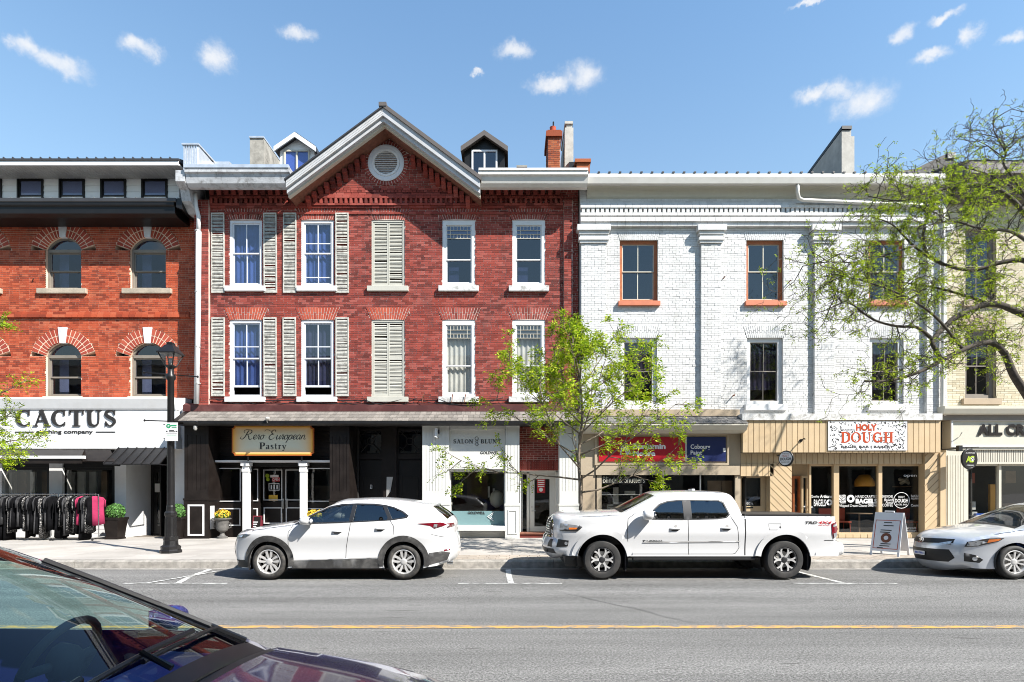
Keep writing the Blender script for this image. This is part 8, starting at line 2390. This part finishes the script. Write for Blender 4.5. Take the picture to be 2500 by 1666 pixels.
co.proj([(-.52, .66), (0, .635), (.52, .66), (.52, .74), (.4, .742), (0, .73), (-.4, .742), (-.52, .74)], 'front', .012, 'grille_band', 'black_plastic')
for sg_ in (-1, 1):
    co.proj([(sg_ * .36, .655), (sg_ * .50, .62), (sg_ * .50, .70)], 'front', .016, 'headlight', 'lamp_clear')
co.side([(.12, .32), (.34, .30), (.40, .36), (.28, .45), (.12, .48)], .006, 'fog_pod', 'black_plastic'); co.side(arc_pts(.27, .375, .04, 0, 2 * pi, 12)[:-1], .012, 'fog_lamp', 'lamp_clear', step=.03)
co.side([(.12, .60), (.30, .615), (.62, .72), (.72, .79), (.45, .775), (.16, .70)], .008, 'headlight', 'lamp_dark'); co.side([(.15, .62), (.32, .635), (.44, .70), (.30, .735), (.17, .69)], .012, 'headlight_lens', 'lamp_clear'); co.side([(.44, .69), (.62, .735), (.66, .775), (.46, .755)], .012, 'indicator', 'lamp_amber')
co.proj([(.075 * cos(a), .682 + .052 * sin(a)) for a in [2 * pi * k / 20 for k in range(20)]], 'front', .020, 'emblem', 'chrome', step=.03, holes=[[(.058 * cos(a), .682 + .038 * sin(a)) for a in [2 * pi * k / 20 for k in range(20)]]])
co.proj([(.022 * cos(a), .682 + .040 * sin(a)) for a in [2 * pi * k / 14 for k in range(14)]], 'front', .021, 'emblem', 'chrome', step=.03); co.proj([(.055 * cos(a), .694 + .016 * sin(a)) for a in [2 * pi * k / 14 for k in range(14)]], 'front', .022, 'emblem', 'chrome', step=.03)
m = MB(); m.box(-.285, -.275, -.15, .15, .385, .465); pl_ = m.obj('number_plate', 'print_white', co.t)
cu_ = text('CJRN 318', -.12, .12, .425, .04, 0, 'sign_blue', None, bold=.03) if False else None
for k in range(7):
    m = MB(); m.box(-.288, -.286, -.125 + k * .036, -.105 + k * .036, .405, .445); m.obj('plate_character', 'sign_blue', pl_)
co.seam([(1.50, .99), (1.42, .8), (1.42, .5), (1.46, .28)]); co.seam([(.6, .86), (1.0, .925), (1.45, .985)], .007)
co.mirror(1.78, 1.06); co.wells(.375); co.under(.18, .45); co.seats((2.05, 2.9), .5); co.dash(1.1, 1.45, .93, -.36, 1.75, .92); co.handle(2.45, .86)
for (xw, zw, r) in SW_: co.wheel(xw, zw, r, .225, .2, 'ten', tyre='tyre_clean')
m = MB(); m.tube([(1.14, -.5, .985), (1.22, .1, 1.06), (1.16, .5, 1.02)], .012, 6); m.obj('wiper', 'black_plastic', co.t)

# ---- dark blue car in the foreground, bonnet to the right
bl_ = Car('parked_car', 'dark blue car close to the camera with its windscreen and bonnet in view', 'car', (.03, -17.06, 0), pi,
          [(.2, .2, .10), (.0, .45, .22), (.04, .62, .18), (.22, .74, .10), (.6, .83, .06), (1.0, .895, .055), (1.16, .92, .07), (1.27, .945, .10), (2.25, 1.41, .09), (2.6, 1.455, .05), (3.2, 1.44, .04), (3.9, 1.3, .05), (4.2, 1.05, .06), (4.25, .6, .1), (4.2, .25, .05)],
          .2, [(.85, .33, .33), (3.45, .33, .33)], .39, .90, .95, .24, (.95, .25), (3.5, .18), [[(1.55, .985), (2.0, 1.22), (2.35, 1.345), (2.6, 1.37), (2.6, .995)], [(2.7, .995), (2.7, 1.37), (3.1, 1.36), (3.5, 1.25), (3.6, 1.08), (3.5, 1.02)]], (1.28, 2.26), None, 'car_blue', (1.13, 1.285), step=.05)
bl_.side([(1.55, .985), (2.0, 1.22), (2.35, 1.345), (2.6, 1.37), (2.6, .995)], -.006, 'side_window', 'glass_screen'); bl_.side([(2.7, .995), (2.7, 1.37), (3.1, 1.36), (3.5, 1.25), (3.6, 1.08), (3.5, 1.02)], -.006, 'side_window', 'glass_screen')
bl_.seam([(.5, .80), (1.0, .87), (1.35, .92)], .008)
bl_.mirror(1.78, 1.03, (.085, .085, .06)); bl_.wells(.39); bl_.under(.2, .48); bl_.seats((2.05, 2.9), .5, .58, 'dash_sky_tint'); bl_.dash(1.22, 1.62, .93, -.38, 1.86, .98)
def on_screen(x, y, off=.02):
    h = bl_.ws_bvh.ray_cast(Vector((x, y, 3)), Vector((0, 0, -1))); return None if h[0] is None else h[0] + Vector((-.4, 0, .9)) * off
gme = bl_.ws.data; bl_.ws_bvh = BVHTree.FromPolygons([v.co + bl_.ws.location for v in gme.vertices], [tuple(p.vertices) for p in gme.polygons])
for (pts_, nm) in ((((1.30, .62), (1.31, .25), (1.33, -.10)), 'wiper'), (((1.30, -.02), (1.32, -.36), (1.37, -.66)), 'wiper')):
    q = [on_screen(*p) for p in densify(list(pts_), .08, False)]; q = [p for p in q if p is not None]
    if len(q) > 2:
        m = MB(); m.tube(q, .010, 6); w_ = m.obj(nm, 'black_plastic', bl_.t)
        m = MB(); m.tube([q[0] + Vector((-.1, 0, -.02)), q[0] + Vector((0, 0, .03)), q[len(q) // 2] + Vector((0, 0, .03))], .012, 6); m.obj('wiper_arm', 'black_plastic', w_)
# black edging round the windscreen
for sg_ in (-1, 1):
    prev = []
    for k in range(14):
        x = 1.30 + .95 * k / 13
        i = min(range(len(bl_.path)), key=lambda q: abs(bl_.path[q][0] - x)); e = bl_.S(*bl_.path[i]) * .895
        p = on_screen(bl_.path[i][0], sg_ * (e - .012), .006)
        if p is not None: prev.append(p)
    if len(prev) > 3: ed = MB(); ed.tube(prev, .013, 6); ed.obj('windscreen_seal', 'black_plastic', bl_.t)
m = MB(); m.box(1.98, 2.02, -.12, .12, 1.20, 1.27); m.tube([(2.0, 0, 1.26), (1.97, 0, 1.36)], .015, 6); m.obj('rear_view_mirror', 'black_plastic', bl_.t, bevel=.01)
for (xw, zw, r) in bl_.wheels: bl_.wheel(xw, zw, r, .235, .2, 'd5', tyre='tyre_clean')

# ================================================================== trees
def rvec(r): return Vector((r.gauss(0, 1), r.gauss(0, 1), r.gauss(0, 1)))


class Tree:
    def __init__(s, name, label, base, seed):
        s.t = thing(name, base, label, 'tree'); s.r = random.Random(seed)
        s.trunk, s.br, s.tw, s.lf = MB(), MB(), MB(), MB(); s.nleaf = 0

    def limb(s, pts, r0, r1, into=None, n=7):
        P = spline(pts, 4); m = len(P)
        (into or s.br).tube(P, [r0 + (r1 - r0) * (i / (m - 1)) ** .8 for i in range(m)], n)
        return [Vector(p) for p in P]

    def walk(s, p, d, ln, nseg, curl, up):
        pts = [Vector(p)]; d = Vector(d).normalized()
        for i in range(nseg):
            d = (d + rvec(s.r) * curl + Vector((0, 0, up))).normalized(); pts.append(pts[-1] + d * (ln / nseg))
        return pts, d

    def leaf_spray(s, p, d, n, size, droop):
        """one compound leaf: leaflets in pairs along a short drooping stalk"""
        r = s.r; d = (Vector(d).normalized() + rvec(r) * .6 + Vector((0, 0, -droop))).normalized()
        side = d.cross(Vector((0, 0, 1))); side = side.normalized() if side.length > .1 else Vector((1, 0, 0))
        side = (side + rvec(r) * .35).normalized(); up = side.cross(d)
        for k in range(n):
            q = p + d * (size * 1.0 * k) + Vector((0, 0, -.02 * k * droop))
            for sg_ in (-1, 1):
                a = (side * sg_ * .9 + d * .45 + rvec(r) * .25).normalized(); w = (d * .9 + up * r.uniform(-.5, .5)).normalized()
                l = size * r.uniform(.9, 2.2); h = size * r.uniform(.3, .5)
                s.lf.add([q, q + a * l * .5 + w * h, q + a * l, q + a * l * .5 - w * h], [(0, 1, 2, 3)])

    def finish(s, bark, leaf):
        if s.trunk.v: s.trunk.obj('trunk', bark, s.t, smooth=True)
        if s.br.v: s.br.obj('branches', bark, s.t, smooth=True, kind='stuff')
        if s.tw.v: s.tw.obj('twigs', bark, s.t, kind='stuff')
        if s.lf.v: s.lf.obj('crown', leaf, s.t, kind='stuff')


# ---- young tree in leaf, between the cars
yb = Vector((1.66, -5.05, SWZ))
yt = Tree('young_tree', 'slender young tree in bright spring leaf between the white car and the pickup', yb, 29)
lead = yt.limb([yb, yb + Vector((.02, 0, 1.2)), yb + Vector((-.03, .05, 2.4)), yb + Vector((.05, 0, 3.4)), yb + Vector((.0, .05, 4.3))], .055, .022, yt.trunk, 9)
def young_branch(p, d, ln, r0, depth):
    pts, dd = yt.walk(p, d, ln, 6, .13, .05 if depth else .07)
    (yt.br if depth < 2 else yt.tw).tube(pts, [r0 * (1 - .8 * i / 6) for i in range(7)], 5 if depth < 2 else 4)
    for i in range(1, 7):
        f = i / 6
        if depth < 2:
            for _ in range(2 if depth == 0 else (2 if f > .3 else 1)):
                if yt.r.random() < (.85 if depth == 0 else .8) and f > .25:
                    sd = (pts[i] - pts[i - 1]).normalized(); o = sd.cross(rvec(yt.r)).normalized()
                    young_branch(pts[i], sd * .75 + o * .75, ln * yt.r.uniform(.22, .42) * (1.15 - .5 * f), r0 * .5, depth + 1)
        if (depth == 2) or f > .75:
            for _ in range(2 if depth == 2 else 1):
                if yt.r.random() < .13: yt.leaf_spray(pts[i] + rvec(yt.r) * .02, pts[i] - pts[i - 1], 4, .050, .8)
k = 0
for i in range(22):
    f = i / 21
    z = 1.6 + 2.6 * f
    p = lead[min(len(lead) - 1, int((z) / 4.3 * (len(lead) - 1)))]
    a = i * 2.399 + .5
    ln = 2.9 * (1 - .40 * f) * yt.r.uniform(.75, 1.1)
    elv = radians(14 + 34 * f + yt.r.uniform(-8, 10))
    young_branch(p, (cos(a) * cos(elv) * 1.2, sin(a) * cos(elv) * .65, sin(elv)), ln, .026 * (1 - .4 * f), 0)
for i in range(4):
    young_branch(lead[-1], (yt.r.uniform(-.7, .8), yt.r.uniform(-.3, .3), 1.2), 1.25, .02, 0)
yt.finish('bark_young', 'leaf_young')

# ---- old tree reaching in from the right, twiggy, barely in leaf
ob = Vector((X(2640, -5.2), -5.2, SWZ))
ot = Tree('old_tree', 'large twiggy old tree reaching in from the right edge', ob, 8)
ot.limb([ob, ob + Vector((.05, 0, 1.6)), ob + Vector((-.1, 0, 3.0)), (X(2590, -5.1), -5.1, Z(820, -5.1)), (X(2560, -5.0), -5.0, Z(640, -5.0)), (X(2520, -4.9), -4.9, Z(500, -4.9))], .26, .09, ot.trunk, 12)
def PP(px_, py_, y): return (X(px_, y), y, Z(py_, y))
LIMBS = [
    ([PP(2600, 1130, -5.2), PP(2520, 985, -5.3), PP(2475, 915, -5.4), PP(2452, 862, -5.4), PP(2415, 836, -5.5), PP(2355, 852, -5.6), PP(2300, 880, -5.7), PP(2235, 912, -5.8), PP(2165, 930, -5.9), PP(2110, 931, -6.0)], .15, .025),
    ([PP(2300, 880, -5.7), PP(2282, 850, -5.6), PP(2278, 830, -5.5), PP(2310, 795, -5.3), PP(2350, 765, -5.2), PP(2420, 742, -5.1), PP(2480, 760, -5.0), PP(2560, 800, -5.0)], .05, .11),
    ([PP(2282, 835, -5.5), PP(2240, 800, -5.6), PP(2190, 797, -5.7), PP(2130, 780, -5.9), PP(2070, 740, -6.0), PP(2010, 760, -6.2)], .06, .012),
    ([PP(2570, 700, -4.9), PP(2510, 640, -4.8), PP(2450, 640, -4.7), PP(2370, 660, -4.6), PP(2290, 640, -4.5), PP(2230, 600, -4.4), PP(2180, 550, -4.3), PP(2130, 530, -4.2)], .10, .015),
    ([PP(2300, 645, -4.5), PP(2260, 615, -4.8), PP(2255, 560, -5.0), PP(2275, 510, -5.1), PP(2262, 460, -5.2)], .06, .012),
    ([PP(2550, 600, -4.9), PP(2500, 520, -5.2), PP(2450, 470, -5.4), PP(2400, 450, -5.6), PP(2340, 455, -5.8), PP(2270, 470, -6.0), PP(2200, 490, -6.1), PP(2120, 480, -6.2)], .09, .012),
    ([PP(2530, 520, -4.9), PP(2470, 430, -5.0), PP(2450, 400, -5.0), PP(2455, 375, -5.0), PP(2440, 345, -5.0), PP(2425, 315, -5.0), PP(2430, 290, -5.0)], .045, .008),
    ([PP(2450, 385, -5.0), PP(2400, 350, -5.1), PP(2370, 345, -5.1)], .02, .006), ([PP(2455, 370, -5.0), PP(2490, 340, -5.0), PP(2520, 320, -5.0)], .022, .008),
    ([PP(2415, 742, -5.1), PP(2350, 720, -4.6), PP(2270, 700, -4.2), PP(2190, 690, -3.9), PP(2110, 700, -3.6)], .06, .010),
    ([PP(2350, 852, -5.6), PP(2280, 770, -6.2), PP(2200, 720, -6.6), PP(2120, 690, -6.8), PP(2040, 670, -7.0)], .05, .010),
    ([PP(2235, 600, -4.4), PP(2170, 620, -5.0), PP(2100, 640, -5.6), PP(2020, 640, -6.0), PP(1960, 650, -6.2)], .04, .008),
    ([PP(2560, 640, -5), PP(2480, 570, -6), PP(2400, 560, -6.5), PP(2320, 540, -6.8), PP(2240, 560, -7.0)], .07, .010),
    ([PP(2550, 560, -4.6), PP(2500, 480, -4.0), PP(2420, 430, -3.6), PP(2350, 410, -3.3), PP(2280, 420, -3.1)], .06, .010),
]
def old_twig(p, d, ln, r0, depth):
    ns = 6 if depth == 0 else 5
    pts, dd = ot.walk(p, d, ln, ns, .33, .03)
    ot.tw.tube(pts, [max(.0045, r0 * (1 - .7 * i / ns)) for i in range(ns + 1)], 4 if depth == 0 else 3, caps=False)
    for i in range(1, ns + 1):
        if depth < 2 and ot.r.random() < (.78 if depth == 0 else .55):
            sd = (pts[i] - pts[i - 1]).normalized(); o = sd.cross(rvec(ot.r)).normalized()
            old_twig(pts[i], sd * .7 + o * .8, ln * ot.r.uniform(.35, .6), r0 * .6, depth + 1)
        if (depth == 2 and i >= ns - 2 and ot.r.random() < .55) or (depth < 2 and ot.r.random() < .2):
            if pts[i].z < 9.2 or ot.r.random() < .3: ot.leaf_spray(pts[i], pts[i] - pts[i - 1], 3, .032, .3)
for (pts, r0, r1) in LIMBS:
    P = ot.limb(pts, r0 * .78, r1 * .78)
    tot = sum((P[i + 1] - P[i]).length for i in range(len(P) - 1))
    step = .125; acc = 0
    for i in range(1, len(P)):
        sl_ = (P[i] - P[i - 1]).length; acc += sl_
        while acc > step:
            acc -= step
            f = i / len(P)
            if f < .22: continue
            d = (P[i] - P[i - 1]).normalized(); o = d.cross(rvec(ot.r)).normalized()
            dirv = d * ot.r.uniform(.1, .8) + o * 1.0 + Vector((0, 0, .10))
            old_twig(P[i], dirv, ot.r.uniform(.45, 1.15), .0105, 0)
ot.finish('bark', 'leaf_old')

# ---- tree at the left edge, only the tips of its boughs are in view
lb = Vector((X(-190, -5.2), -5.2, SWZ))
lt = Tree('street_tree', 'tree with bright green leaves whose boughs reach in at the left edge', lb, 12)
lt.limb([lb, lb + Vector((.05, 0, 1.5)), lb + Vector((-.05, 0, 3.0)), lb + Vector((.1, 0, 4.6)), lb + Vector((.0, 0, 5.8))], .09, .03, lt.trunk, 9)
for (pts, dens) in (([PP(-190, 1130, -5.2), PP(-110, 1090, -5.3), PP(-30, 1085, -5.4), PP(40, 1075, -5.5), PP(95, 1070, -5.6)], 1.0), ([PP(-190, 1060, -5.2), PP(-90, 1050, -5.0), PP(-20, 1040, -4.9), PP(25, 1010, -4.8)], 1.0), ([PP(-190, 1150, -5.2), PP(-80, 1125, -4.9), PP(0, 1120, -4.8), PP(40, 1105, -4.7)], 1.0),
                    ([PP(-190, 1000, -5.2), PP(-70, 960, -5.2), PP(0, 960, -5.2), PP(60, 930, -5.2)], .55), ([PP(-190, 920, -5.2), PP(-80, 840, -5.2), PP(-20, 810, -5.2), PP(6, 790, -5.2)], .6), ([PP(-190, 850, -5.2), PP(-120, 760, -5.2), PP(-60, 730, -5.2)], .7)):
    P = lt.limb(pts, .03, .006)
    for i in range(3, len(P)):
        for _ in range(5):
            if lt.r.random() < dens:
                d = (P[i] - P[i - 1]).normalized(); o = d.cross(rvec(lt.r)).normalized()
                q, dd = lt.walk(P[i], d + o * .9, lt.r.uniform(.15, .38), 4, .2, 0)
                lt.tw.tube(q, [.006, .005, .004, .004, .003], 4)
                for j in range(1, 5):
                    if lt.r.random() < .7: lt.leaf_spray(q[j], q[j] - q[j - 1], 4, .042, .5)
lt.finish('bark_young', 'leaf_young')
